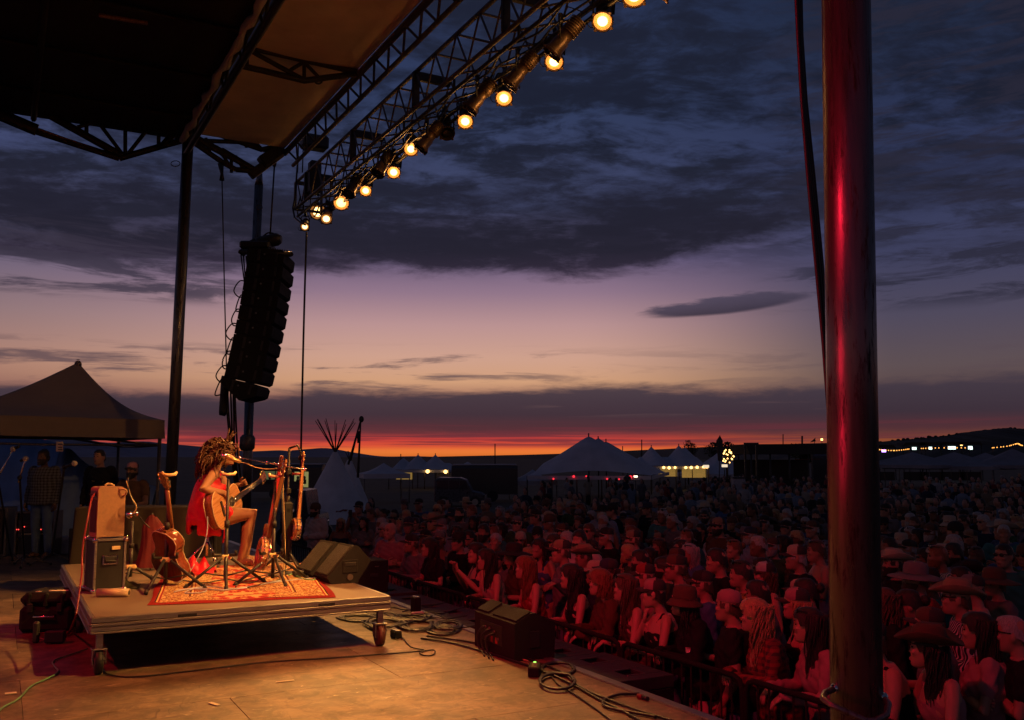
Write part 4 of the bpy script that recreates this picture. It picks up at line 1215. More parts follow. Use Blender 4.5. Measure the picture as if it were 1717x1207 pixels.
# row of black subs standing on the ground below the stage edge
n_ = 4.5
subs = []
for i, (n0_, n1_, lab) in enumerate(((10.62, 11.75, 'farthest black subwoofer of the row below the stage edge'), (9.42, 10.58, 'black subwoofer of the row just left of the big wedge'),
                                     (8.2, 9.38, 'black subwoofer of the row hidden behind the big wedge'), (6.72, 7.60, 'black subwoofer of the row just right of the big wedge'), (5.72, 6.66, 'nearest black subwoofer of the row below the stage edge'))):
    u0, u1 = EDGE_U + .05, EDGE_U + .56
    t = thing('subwoofer', lab, 'speaker', st((u0 + u1) / 2, (n0_ + n1_) / 2, GZ), TH, 'subwoofers in front of the stage')
    L_ = n1_ - n0_; H_ = -GZ - .02 - .02 * (i % 2)
    zt = H_
    # top with two real recesses: build as frame boxes
    MB().box((0, 0, (H_ - .09) / 2), (.50, L_ - .03, H_ - .09), .01).build('cabinet', M.blackrough, t)
    tp_ = MB(); hs = [(-L_ / 4), (L_ / 4)]
    ys = [-L_ / 2 + .015, hs[0] - .10, hs[0] + .10, hs[1] - .10, hs[1] + .10, L_ / 2 - .015]
    for a, b_ in ((ys[0], ys[1]), (ys[2], ys[3]), (ys[4], ys[5])): tp_.box((0, (a + b_) / 2, zt - .045), (.50, b_ - a, .09), .004)
    for hc in hs:
        for s_ in (-1, 1): tp_.box((s_ * .165, hc, zt - .045), (.17, .2, .09), .004)
    tp_.build('top_panel', mat('scuffed_sub_paint', (.03, .027, .028), .62, 0, .3, 14, bump=.3, bscale=160), t)
    for hc in hs:
        MB().box((0, hc - .092, zt - .001), (.165, .014, .012), .003).box((0, hc + .092, zt - .001), (.165, .014, .012), .003).build('handle_rim', M.truss, t)
        MB().cyl((-.08, hc, zt - .03), (.08, hc, zt - .03), .014, seg=8).build('handle_bar', M.rubber, t)

# ------------------------------------------------------------------ stands and instruments
def tripod_stand(label, base, h, rz=0.0, spread=.34, hub=.26, name='guitar_stand', cat='guitar stand', yoke=True, lit=None, group='instrument stands', dirs=(0.2, 2.3, 4.4), tilt=0.0):
    t = thing(name, label, cat, base, rz, group)
    MB().cyl((0, 0, .10), (0, tilt, h - .05), .013, seg=10).cyl((0, 0, .05), (0, tilt * .5, h * .55), .017, seg=10).build('post', M.black, t)
    MB().box((0, 0, hub), (.10, .055, .045), .012).build('hub', M.yellow, t)
    MB().cyl((0, tilt * .5, h * .52), (0, tilt * .52, h * .58), .024, seg=12).build('clutch', M.rubber, t)
    for a in dirs:
        d = Vector((math.cos(a), math.sin(a), 0))
        MB().tube([d * .03 + Vector((0, 0, hub)), d * spread + Vector((0, 0, .02))], .014, 8).build('leg', M.black, t)
        MB().tube([d * (spread - .012) + Vector((0, 0, .04)), d * (spread + .012) + Vector((0, 0, .008))], .018, 8).build('rubber_foot', M.rubber, t)
        MB().tube([d * spread * .55 + Vector((0, 0, hub * .5)), Vector((0, 0, .09))], .007, 6).build('strut', M.black, t)
    if yoke:
        MB().tube([(-.06, tilt + .03, h + .015), (-.05, tilt - .005, h), (0, tilt - .02, h - .005), (.05, tilt - .005, h), (.06, tilt + .03, h + .015)], .015, 8).build('neck_yoke', M.yellow, t)
        for s_ in (-1, 1):
            MB().tube([(s_ * .04, -.02, hub + .02), (s_ * .10, -.13, hub + .03), (s_ * .10, -.16, hub + .07)], .013, 8).build('cradle_arm', M.rubber, t)
    return t


def guitar_outline(L, wu, ww, wl, n=44):
    """half widths along the body from tail (z=0) to the neck joint (z=L)"""
    pts = []
    for i in range(n + 1):
        z = i / n
        f = 0
        key = [(0, 0), (.02, .42), (.06, .68), (.14, .90), (.25, 1.0), (.36, .95), (.5, .72), (.6, .62), (.68, .64), (.78, .74), (.86, .76), (.93, .66), (.975, .46), (1.0, .22)]
        for (a, va), (b_, vb) in zip(key, key[1:]):
            if a <= z <= b_ + 1e-9:
                t = (z - a) / (b_ - a); t = t * t * (3 - 2 * t) if 0 < a < .9 else t
                f = va + (vb - va) * t; break
        pts.append((f * wl, z * L))
    return pts


def guitar(label, top_m, side_m, rot, loc, scale=1.0, strings=True, name='acoustic_guitar'):
    """local frame: z up along the neck, +y the side of the strings; origin at the tail"""
    t = thing(name, label, 'guitar', loc)
    t.rotation_euler = rot; t.scale = (scale,) * 3
    L, wl, D = .50, .20, .105
    half = guitar_outline(L, .14, .12, wl)
    ol = [(x, z) for x, z in half] + [(-x, z) for x, z in reversed(half[1:-1])]
    n = len(ol)
    def ring(y, k): return [(x * k, y, L * .45 + (z - L * .45) * k) for x, z in ol]
    MB().loft([ring(-D / 2 + .004, .985), ring(-D / 2 + .012, 1), ring(D / 2 - .01, 1)], True, True).build('body', side_m, t)
    MB().loft([ring(D / 2 - .0095, .995), ring(D / 2 - .002, .995), ring(D / 2, .985)], True, True).build('soundboard', top_m, t)
    bd = MB()
    for y in (-D / 2 + .006, D / 2 - .006): bd.tube([(x * 1.003, y, L * .45 + (z - L * .45) * 1.003) for x, z in ol], .0042, 5, closed=True)
    bd.build('binding', M.ivory, t)
    zh = L * .66
    MB().tube([(0, D / 2 + .0004, zh), (0, D / 2 + .0018, zh)], .048, 28).build('sound_hole', M.black, t)
    MB().tube([(.055 * math.cos(a), D / 2 + .001, zh + .055 * math.sin(a)) for a in [k * 2 * math.pi / 32 for k in range(32)]], .004, 5, closed=True).build('rosette', M.ivory, t)
    MB().box((0, D / 2 + .006, L * .30), (.16, .012, .03), .004).build('bridge', M.ebony, t)
    nk = MB(); nl = .42
    nk.loft([[(w * math.cos(a), D / 2 - .010 + .008 - (.018 + .0) * max(0, math.sin(a)) if math.sin(a) > 0 else D / 2 + .002, L - .02 + z) for a in [k * 2 * math.pi / 12 for k in range(12)]] for z, w in ((0, .029), (.15, .027), (nl, .023))])
    nk.prism([(-.03, L - .03), (.03, L - .03), (.026, L + .02), (-.026, L + .02)], -D / 2 + .02, D / 2, 'y')
    nk.build('neck', M.wood_neck, t)
    fb = MB().prism([(-.028, zh + .05), (.028, zh + .05), (.022, L + nl), (-.022, L + nl)], D / 2 + .002, D / 2 + .008, 'y').build('fretboard', M.ebony, t)
    fr = MB()
    for k in range(1, 15):
        z = L + nl - .62 * (1 - 2 ** (-k / 12)); fr.box((0, D / 2 + .0085, z), (.05, .0015, .003))
    fr.build('frets', M.chrome, t)
    hs = L + nl
    Mh = Matrix.Translation((0, D / 2, hs)) @ Matrix.Rotation(.22, 4, 'X')
    MB().prism([(-.024, 0), (.024, 0), (.036, .03), (.034, .17), (.0, .185), (-.034, .17), (-.036, .03)], -.014, .002, 'y', Mh).build('headstock', M.wood_neck, t)
    for s_ in (-1, 1):
        for k in range(3):
            MB().cyl((s_ * .03, -.006, .045 + .045 * k), (s_ * .052, -.006, .045 + .045 * k), .005, seg=6, M=Mh).ell((s_ * .058, -.006, .045 + .045 * k), (.011, .006, .013), 8, 6, Mh).build('tuning_peg', M.brass, t)
    if strings:
        for k in range(6):
            x = -.022 + .0088 * k
            MB().cyl((x * 1.1, D / 2 + .012, L * .30), (x * .75, D / 2 + .010, hs + .005), .0012, seg=4).build('string', M.chrome, t)
    return t


# the guitar on the left, its dark back towards us
g1 = on_deck(279, 984)
gstand1 = tripod_stand('guitar stand holding the dark backed acoustic guitar at the rug corner', on_deck(268, 990) + Vector((0, .12, 0)), 1.02, .3, dirs=(-1.95, -.35, 1.6), spread=.36)
_gt, _gh = on_deck(284, 982) + Vector((0, .06, .075)), at_y(268, 777, 8.22)
_z = (_gh - _gt).normalized(); _y = Vector((.42, .90, 0)); _y = (_y - _z * _y.dot(_z)).normalized(); _x = _y.cross(_z)
guitar('acoustic guitar with a dark glossy back leaning in a stand at the rug corner', M.wood_light, M.wood_red, Matrix((_x, _y, _z)).transposed().to_euler(), _gt, 1.0)
# empty stand in the middle
tripod_stand('empty guitar stand in front of the singer, with a lit yellow yoke', on_deck(374, 983) + Vector((0, .06, 0)), 1.02, .2, dirs=(-1.45, 3.6, .35), spread=.36)


def banjo(label, loc, rot, scale=1.0, pot_r=.14, rim=None, neck_m=None, name='banjo', resonator=False):
    """local: z along the neck, +y the skin side; origin at the pot centre"""
    t = thing(name, label, 'banjo', loc); t.rotation_euler = rot; t.scale = (scale,) * 3
    def circ(y, r_, k=36): return [(r_ * math.cos(a), y, r_ * math.sin(a)) for a in [j * 2 * math.pi / k for j in range(k)]]
    MB().loft([circ(-.04, pot_r - .012), circ(-.04, pot_r), circ(.035, pot_r), circ(.035, pot_r - .012)], False, True, closed=True).build('rim', rim or M.maple, t)
    MB().tube([(0, .030, 0), (0, .036, 0)], pot_r - .006, 36).build('skin_head', M.drum, t)
    MB().tube(circ(.034, pot_r + .004), .006, 6, closed=True).build('tension_hoop', M.chrome, t)
    MB().tube(circ(-.012, pot_r + .004), .004, 6, closed=True).build('bracket_band', M.chrome, t)
    for j in range(18):
        a = j * 2 * math.pi / 18; c, s_ = math.cos(a) * (pot_r + .010), math.sin(a) * (pot_r + .010)
        MB().cyl((c, .036, s_), (c, -.03, s_), .0035, seg=6).box((c, -.012, s_), (.012, .012, .012), .003).build('bracket_hook', M.chrome, t)
    MB().cyl((0, -.02, -pot_r), (0, -.02, pot_r), .009, seg=8).build('coordinator_rod', M.chrome, t)
    MB().box((0, .043, -pot_r * .3), (.055, .012, .008), .002).build('bridge', M.maple, t)
    nl = .60
    MB().prism([(-.026, pot_r - .01), (.026, pot_r - .01), (.018, pot_r + nl), (-.018, pot_r + nl)], .004, .034, 'y').build('neck', neck_m or M.wood_neck, t)
    MB().prism([(-.025, pot_r), (.025, pot_r), (.018, pot_r + nl), (-.018, pot_r + nl)], .034, .040, 'y').build('fretboard', M.ebony, t)
    h0 = pot_r + nl
    MB().prism([(-.018, h0), (.018, h0), (.032, h0 + .05), (.028, h0 + .15), (.0, h0 + .17), (-.028, h0 + .15), (-.032, h0 + .05)], .010, .026, 'y').build('headstock', neck_m or M.wood_neck, t)
    for s_ in (-1, 1):
        for k in range(2):
            z = h0 + .06 + .06 * k
            MB().cyl((s_ * .028, .018, z), (s_ * .046, .018, z), .005, seg=6).ell((s_ * .054, .018, z), (.012, .007, .014), 8, 6).build('tuning_peg', M.ivory, t)
    MB().cyl((.022, .02, pot_r + .3), (.042, .02, pot_r + .3), .005, seg=6).ell((.05, .02, pot_r + .3), (.010, .007, .012), 8, 6).build('tuning_peg', M.ivory, t)
    for k in range(4):
        x = -.014 + .0094 * k
        MB().cyl((x, .048, -pot_r * .3), (x * .8, .042, h0), .001, seg=4).build('string', M.chrome, t)
    return t


bs = on_deck(455, 972)
tripod_stand('guitar stand carrying the open backed banjo at the rug edge', on_deck(456, 980) + Vector((-.02, .1, 0)), 1.0, .1, dirs=(-1.1, 3.7, .6), spread=.36)
bj = banjo('open backed banjo with bright bracket hooks leaning on the nearer stand', at_y(440, 927, 8.95), (math.radians(-10), math.radians(10), math.radians(-68)), 1.0, .145)
# slim red electric neck and headstock seen beside it
sl_ = thing('slide_guitar', 'slim dark guitar with a bright red neck behind the banjo', 'guitar', at_y(446, 915, 9.3)); sl_.rotation_euler = (math.radians(-6), math.radians(9), math.radians(-60))
redneck = mat('red_lacquered_neck', (.42, .03, .03), .3)
half = guitar_outline(.34, .1, .1, .13)
ol = [(x, z) for x, z in half] + [(-x, z) for x, z in reversed(half[1:-1])]
MB().prism([(x, z - .12) for x, z in ol], -.025, .02, 'y').build('body', M.wood_red, sl_)
MB().prism([(-.026, .2), (.026, .2), (.021, .74), (-.021, .74)], -.012, .016, 'y').build('neck', redneck, sl_)
MB().prism([(-.02, .74), (.02, .74), (.034, .78), (.034, .90), (-.034, .90), (-.034, .78)], -.01, .01, 'y').build('headstock', M.wood_red, sl_)
for s_ in (-1, 1):
    for k in range(3): MB().cyl((s_ * .03, 0, .79 + .04 * k), (s_ * .05, 0, .79 + .04 * k), .005, seg=6).ell((s_ * .057, 0, .79 + .04 * k), (.011, .008, .012), 8, 6).build('tuning_peg', M.chrome, sl_)
# small banjo hanging on the tall rack stand
banjo('small pale skinned banjo hanging on the far stand beside the wedges', at_y(496, 886, 9.9), (math.radians(-4), math.radians(-2.5), math.radians(-62)), .92, .115, M.maple, M.wood_light)
t = tripod_stand('tall black instrument stand behind the small banjo', at_z(480, 955, RZ), 1.32, .4, spread=.26, hub=.2, yoke=False, dirs=(-1.2, .9, 3.1))
MB().box((0, 0, .4), (.10, .09, .62), .02).build('lower_column', M.black, t)
MB().tube([(0, 0, 1.27), (.08, -.04, 1.30), (.12, -.04, 1.22), (.10, -.02, 1.15)], .012, 8).build('hanger_arm', M.black, t)
MB().tube([(.03, -.03, 1.0), (.12, -.05, 1.0)], .013, 8).build('red_rest', M.cable_red, t)
for k in range(3): MB().box((.0, -.02, .62 + .2 * k), (.05, .05, .06), .01).build('clutch', M.rubber, t)

# ------------------------------------------------------------------ microphones
def microphone(t, tip, back, r=.026):
    tip, back = Vector(tip), Vector(back); d = (back - tip).normalized()
    MB().tube([tip, tip + d * .012, tip + d * .04, tip + d * .055, tip + d * .06], [r * .55, r * .95, r, r * .92, r * .8], 14).build('mic_head', M.chrome, t, True)
    MB().tube([tip + d * .06, tip + d * .075, tip + d * .12, back], [r * .85, r * .8, r * .62, r * .5], 12).build('mic_body', mat('champagne_mic', (.5, .36, .18), .3, .7), t, True)


mb_ = at_z(478, 962, RZ)
mst = thing('microphone_stand', 'boom microphone stand reaching in front of the singer', 'microphone stand', mb_, 0, 'microphone stands')
topm = at_y(471, 786, mb_.y)
MB().tube([mb_ + Vector((0, 0, .02)), topm], .011, 8).build('post', M.black, mst, True)
MB().cyl(mb_, mb_ + Vector((0, 0, .02)), .13, .12, 24).build('base', M.black, mst, True)
ba, bb = at_y(400, 766, 10.02), at_y(510, 786, 9.75)
MB().tube([ba, bb], .008, 8).build('boom', M.chrome, mst, True)
MB().tube([bb, bb + (bb - ba) * .04], .016, 8).build('counterweight', M.chrome, mst, True)
for q in (.02, .44, .7): MB().ell(tuple(ba.lerp(bb, q)), .02, 8, 6).build('clutch', M.chrome, mst, True)
MB().box(tuple(topm), (.07, .05, .07), .015).build('swivel', M.black, mst, True)
mic = thing('microphone', 'vocal microphone at the singer\'s mouth', 'microphone', at_y(372, 761, 10.0), 0, 'vocal microphones')
microphone(mic, at_y(371, 761, 10.0), at_y(404, 774, 10.0), .036)
MB().tube(smooth_path([at_y(403, 774, 10.), at_y(412, 776, 10.), at_y(430, 783, 10.), at_y(452, 786, 9.95), at_y(468, 785, 9.9), at_y(474, 800, 9.8), at_y(476, 850, 9.8), at_y(478, 920, 9.7), on_deck(476, 965)]), .006, 6).build('lead', M.cable_tan, mic, True)
# guitar pickup mic on a short bar behind
m2 = thing('microphone', 'slim instrument microphone behind the singer\'s shoulder', 'microphone', at_y(365, 780, 10.6), 0, 'vocal microphones')
MB().tube([at_y(354, 778, 10.6), at_y(373, 781.5, 10.6)], .012, 8).build('mic_body', M.brass, m2, True)
MB().tube([at_y(362, 780, 10.6), at_y(360, 800, 10.7), at_y(358, 950, 10.8)], .01, 6).build('post', M.black, m2, True)

# three boom stands with microphones at the far left
def side_mic(label, base, joint, tip, tipb, legs):
    t = thing('microphone_stand', label, 'microphone stand', base, 0, 'microphone stands')
    MB().tube([base + Vector((0, 0, .12)), joint], .013, 8).build('post', M.black, t, True)
    MB().tube([joint + (joint - tip) * .25, tip], .010, 8).build('boom', M.chrome, t, True)
    MB().ell(tuple(joint), .03, 8, 6).build('swivel', M.rubber, t, True)
    for a in legs:
        d = Vector((math.cos(a), math.sin(a), 0)) * .36
        MB().tube([base + Vector((0, 0, .16)), base + d + Vector((0, 0, .015))], .011, 7).build('leg', M.truss, t, True)
        MB().ell(tuple(base + d + Vector((0, 0, .015))), .02, 8, 6).build('rubber_foot', M.rubber, t, True)
    MB().tube([tip, tipb], [.022, .016], 10).build('mic_body', M.black, t, True)
    MB().ell(tuple(tip), .034, 12, 8).build('mic_head', M.paper, t, True)
    return t
fz = lambda x, y: on_floor(x, y)
side_mic('boom stand with a red lit microphone pointing up at the far left', fz(18, 944), at_y(-4, 800, 11.6), at_y(22, 752, 11.6), at_y(33, 747, 11.6), (-.4, 2.0, 4.2))
side_mic('stand with a round headed microphone left of the plaid shirt', fz(40, 948), at_y(33, 800, 11.4), at_y(43, 768, 11.3), at_y(34, 772, 11.3), (.3, 2.4, -1.2))
side_mic('tall stand with a side pointing microphone right of the plaid shirt', fz(86, 944), at_y(108, 782, 11.5), at_y(125, 776, 11.4), at_y(108, 782, 11.5), (.1, 2.4, -2.0))
t = thing('set_list_card', 'pale card with dark marks clipped to the tall stand', 'card', at_y(100, 748, 11.6))
MB().box(tuple(at_y(100, 748, 11.6)), (.085, .01, .12), .002).build('card', M.paper, t, True)
for k, (w_, y_) in enumerate(((.06, 744), (.05, 749), (.055, 753))): MB().box(tuple(at_y(101, y_, 11.59)), (w_, .006, .010)).build('printed_line', M.black, t, True)

# ------------------------------------------------------------------ backline at the far left
def amp_cab(label, base, size, rz, leds=False):
    w, d, h = size
    t = thing('amplifier_rack' if leds else 'bass_cabinet', label, 'amplifier rack' if leds else 'amplifier', base, rz)
    MB().box((0, .03, h / 2), (w - .06, d - .06, h - .04), .006).build('body', M.black, t)
    for s_ in (-1, 1):
        MB().box((s_ * (w / 2 - .015), 0, h / 2), (.03, d, h), .004).build('frame_post', M.truss, t)
        MB().box((0, 0, h / 2 + s_ * (h / 2 - .015)), (w - .06, d, .03), .004).build('frame_rail', M.truss, t)
    if leds:
        MB().box((.03, -d / 2 - .005, h * .5), (w * .72, .01, .018)).box((.03 + w * .36, -d / 2 - .005, h * .45), (.018, .01, h * .75)).build('inner_frame', M.yellow, t)
        for k in range(4): MB().box((0, -d / 2 + .012, h * .5 + .07 * (k - .3)), (w - .1, .014, .055), .003).build('rack_unit', M.laminate, t)
        for k, (x, z, mm) in enumerate(((-.27, .60, M.ledred), (-.24, .60, M.ledred), (-.18, .60, M.ledred), (-.03, .60, M.ledred), (.03, .60, M.ledred), (.09, .60, M.ledred), (.12, .60, M.ledred), (.02, .72, M.ledred), (.17, .70, M.ledred), (-.15, .66, M.ledred), (.18, .57, M.ledgreen))):
            MB().ell((x * w / .62, -d / 2 - .008, h * z), .008, 8, 6).build('indicator', mm, t)
    else:
        MB().box((0, -d / 2 - .004, h * .5), (w - .1, .012, h - .1), .004).build('grille', M.grillcloth, t)
        for k in range(4): MB().cyl((-.2 + .12 * k, -d / 2 - .012, h * .9), (-.2 + .12 * k, -d / 2 - .03, h * .9), .015, seg=10).build('knob', M.truss, t)
    return t
amp_cab('dark bass cabinet cut by the left frame edge', fz(-22, 930), (.72, .4, .78), .1)
amp_cab('amplifier rack with small red indicator lights behind the microphone stands', fz(63, 930), (.60, .4, .72), .08, True)
t = thing('storage_crate', 'grey plastic crate beside the amplifier rack', 'crate', fz(106, 930) + Vector((0, .2, 0)), .1)
MB().box((0, 0, .12), (.15, .3, .22), .01).build('body', mat('grey_plastic', (.25, .27, .3), .5), t)
MB().box((0, 0, .26), (.15, .3, .06), .01).build('lid', mat('pale_grey_lid', (.35, .37, .4), .5), t)
t = thing('speaker_cabinet', 'plain dark upright box between the crate and the road case', 'speaker', fz(128, 940) + Vector((0, .1, 0)), .05)
MB().box((0, 0, .25), (.24, .3, .5), .008).build('cabinet', M.black, t)
MB().box((0, -.152, .25), (.2, .008, .44), .003).build('grille', M.grillcloth, t)
# low case with reddish light far left floor
# mic stand right of the road case with patch leads
t = tripod_stand('short black stand between the amplifier and the guitar, cables hooked on it', on_deck(218, 975), .62, .5, name='cable_stand', cat='stand', yoke=False, spread=.2, hub=.14)
MB().tube(smooth_path([(-.06, 0, .98), (-.04, 0, .84), (.0, -.02, .74), (.04, 0, .64), (.10, .02, .56), (.16, .03, .5)]), .006, 7).build('hooked_lead', M.cable, t)
MB().tube(smooth_path([(-.07, 0, .95), (-.02, 0, .80), (.03, -.02, .70), (-.02, 0, .62)]), .005, 7).build('hooked_lead', M.cable_tan, t)
MB().ell((-.03, 0, .63), .035, 8, 6).ell((.03, 0, .64), .025, 8, 6).build('clamp', M.chrome, t)

# ------------------------------------------------------------------ draped table behind the singer
tb = on_floor(352, 950)
tblp = st(1.62, 12.1, 0)
t = thing('draped_table', 'long table under a dark pleated drape behind the singer', 'table', tblp, TH * .2)
MB().box((0, 0, .99), (1.55, .6, .04), .01).build('table_top', M.drape, t)
vs, fs = [], []; nn = 150
for j in range(7):
    z = .98 - .98 * j / 6
    for i in range(nn):
        s_ = i / nn * 4.3
        if s_ < 1.55: p = (-.775 + s_, -.3)
        elif s_ < 2.15: p = (.775, -.3 + s_ - 1.55)
        elif s_ < 3.7: p = (.775 - (s_ - 2.15), .3)
        else: p = (-.775, .3 - (s_ - 3.7))
        k = .02 * (j / 6) + .035 * math.sin(i * .62 + j * .25) * (j / 6) ** .5
        a = math.hypot(*p); vs.append((p[0] * (1 + k / max(a, .1)), p[1] * (1 + 2 * k / max(a, .1)), z))
for j in range(6):
    for i in range(nn): fs.append((j * nn + i, j * nn + (i + 1) % nn, (j + 1) * nn + (i + 1) % nn, (j + 1) * nn + i))
MB().add(vs, fs, True).build('drape', M.drape, t)
for k, (sx, sy) in enumerate(((-1, -1), (1, -1), (-1, 1), (1, 1))): MB().cyl((sx * .7, sy * .25, 0), (sx * .7, sy * .25, .97), .02, seg=8).build('leg', M.black, t)
t = thing('red_box', 'small red box on the draped table beside the pole', 'box', tblp + st(-.42, .35, 1.011), TH * .2)
MB().box((0, 0, .05), (.22, .16, .1), .012).build('body', mat('red_box_paint', (.5, .08, .07), .5), t)
MB().box((0, 0, .107), (.225, .165, .012), .004).build('lid', M.white, t)
t = thing('red_coat', 'dark red coat hanging on a low stand between the amplifier and the guitar', 'coat', on_deck(252, 955), .2)
t.scale = (.42, .5, .58)
vs, fs = [], []
for j in range(14):
    f = j / 13
    for i in range(40):
        a = 2 * math.pi * i / 40
        w_ = (.10 + .17 * min(1, f * 5)) * (1 - .12 * math.sin(f * 3.1)) + .05 * f
        fold = 1 + .10 * math.sin(a * 6 + f * 2) * f + .05 * math.sin(a * 11 - f * 4)
        vs.append((w_ * math.cos(a) * fold + .04 * math.sin(f * 4), (.07 + .06 * f) * math.sin(a) * fold, 1.0 - .95 * f - .05 * abs(math.cos(a)) * (1 - f)))
for j in range(13):
    for i in range(40): fs.append((j * 40 + i, j * 40 + (i + 1) % 40, (j + 1) * 40 + (i + 1) % 40, (j + 1) * 40 + i))
MB().add(vs, fs, True).build('cloth', mat('dark_crimson_wool', (.10, .008, .014), .85, 0, .25, 8, bump=.5), t)
MB().cyl((0, 0, 0), (0, 0, 1.02), .02, seg=8).build('stand', M.black, t)
t2 = MB(); vs = []; fs = []
for j in range(16):
    for i in range(22):
        x, y = (i / 21 - .5) * .44, (j / 15 - .5) * .34
        e = max(0, 1 - (x / .23) ** 2 - (y / .18) ** 2)
        vs.append((x, y, .008 + e ** .6 * (.11 + .045 * math.sin(i * 1.1 + j * .4) + .04 * math.cos(j * 1.5 - i * .5))))
fs = [(j * 22 + i, j * 22 + i + 1, j * 22 + i + 23, j * 22 + i + 22) for j in range(15) for i in range(21)]
o = t2.add(vs, fs, True).build('red_cloth', M.redcloth); o.location = on_deck(324, 962); tag(o, 'crimson cloth heaped on the rug beneath the singer\'s stool', 'cloth')

# leads across the rug
def deck_cable(label, pts, r_, m): return floor_cable(label, pts, r_, m, RZ + .016, 6, 'leads lying on the rug')
deck_cable('pale blue lead looping over the near part of the rug', [(292, 993), (318, 988), (345, 990), (338, 994), (310, 995), (330, 987), (372, 990), (420, 984), (470, 974)], .005, M.cable_blue)
deck_cable('second pale blue lead across the rug', [(300, 990), (350, 984), (400, 988), (450, 978), (500, 972), (540, 968)], .004, M.cable_blue)
deck_cable('green lead curling beside the wedge', [(484, 965), (500, 960), (520, 964), (528, 972), (512, 972), (496, 966)], .006, M.cable_green)
deck_cable('black lead winding between the stand feet on the rug', [(395, 985), (405, 976), (430, 968), (455, 964), (470, 972), (440, 980), (415, 986)], .006, M.cable)
deck_cable('black lead at the back of the rug', [(300, 972), (340, 978), (380, 972), (420, 978), (460, 960)], .005, M.cable)
t = thing('effect_pedal', 'small boxy effect pedal on the rug beside the banjo stand', 'pedal', on_deck(462, 968), .6)
MB().box((0, 0, .045), (.09, .13, .05), .008).build('body', M.alu, t); MB().cyl((0, .03, .07), (0, .03, .085), .012, seg=10).build('foot_switch', M.chrome, t); MB().cyl((0, -.03, .07), (0, -.03, .08), .01, seg=10).build('knob', M.black, t)
t = thing('effect_pedal', 'dark effect pedal on the rug before the wedge', 'pedal', on_deck(503, 968), .4)
MB().box((0, 0, .045), (.14, .10, .05), .008).build('body', M.black, t); MB().cyl((.03, 0, .07), (.03, 0, .085), .012, seg=10).build('foot_switch', M.chrome, t); MB().ell((-.03, -.02, .072), .006).build('indicator', M.yellow, t)
# ================================================================== people
_work = bpy.data.scenes.new('work')                  # an empty side scene, so that evaluating one body does not touch the rest


def remesh(mb, voxel, smooth=3, name='tmp'):
    """fuse overlapping closed shapes into one continuous skin"""
    me = mb.mesh(name, [])
    o = bpy.data.objects.new(name, me); _work.collection.objects.link(o)
    m = o.modifiers.new('fuse', 'REMESH'); m.mode = 'VOXEL'; m.voxel_size = voxel; m.use_smooth_shade = True
    if smooth:
        s = o.modifiers.new('relax', 'SMOOTH'); s.factor = .5; s.iterations = smooth
    with bpy.context.temp_override(scene=_work, view_layer=_work.view_layers[0]):
        dg = bpy.context.evaluated_depsgraph_get()
        out = bpy.data.meshes.new_from_object(o.evaluated_get(dg), depsgraph=dg)
    bpy.data.objects.remove(o); bpy.data.meshes.remove(me)
    return out


def mesh_to_mb(me, mb):
    """append a mesh's faces to a builder"""
    mb.add([v.co for v in me.vertices], [tuple(p.vertices) for p in me.polygons], True)
    return mb


def cap_tube(mb, pts, radii, seg=12):
    """limb with rounded ends"""
    pts = [Vector(p) for p in pts]
    mb.tube(pts, radii, seg)
    for i in (0, -1):
        r = radii[i]; r = min(r) if isinstance(r, tuple) else r
        mb.ell(tuple(pts[i]), r * .98, seg, 8)


HEADP = [(-.118, .020, .070, .020), (-.112, .032, .086, -.005), (-.095, .045, .093, -.04), (-.07, .055, .092, -.062), (-.045, .062, .090, -.078), (-.02, .067, .088, -.088),
         (.005, .070, .087, -.095), (.03, .072, .091, -.098), (.055, .071, .088, -.097), (.08, .063, .075, -.088), (.10, .049, .052, -.068), (.113, .03, .025, -.042), (.118, .012, .005, -.02)]


def head_prims(mb, M, female=False):
    rings = []
    for z, w, f, b in HEADP:
        w2 = w * (.95 if female else 1.0)
        cy, ry = (f + b) / 2, (f - b) / 2
        rings.append([(w2 * math.copysign(abs(math.cos(a)) ** .86, math.cos(a)), cy + ry * math.sin(a), z) for a in [2 * math.pi * j / 20 for j in range(20)]])
    mb.loft(rings, True, True, M)
    nose = [[(x * w, y, z) for x, y in ((-1, yb), (0, yf), (1, yb), (0, yb - .03))] for z, w, yb, yf in ((.022, .007, .080, .094), (.0, .009, .082, .104), (-.022, .014, .082, .117), (-.034, .017, .080, .112), (-.04, .010, .076, .098))]
    mb.loft(nose, True, True, M)
    mb.ell((0, .086, .034), (.046, .012, .009), 10, 6, M)           # brow
    for s in (-1, 1):
        mb.ell((s * .072, -.012, -.005), (.010, .020, .032), 8, 6, M)
        mb.ell((s * .04, .074, -.022), (.02, .018, .018), 8, 6, M)  # cheek
    mb.ell((0, .088, -.066), (.024, .012, .007), 8, 6, M)
    mb.ell((0, .087, -.076), (.02, .011, .007), 8, 6, M)
    mb.ell((0, .078, -.10), (.022, .018, .016), 8, 6, M)


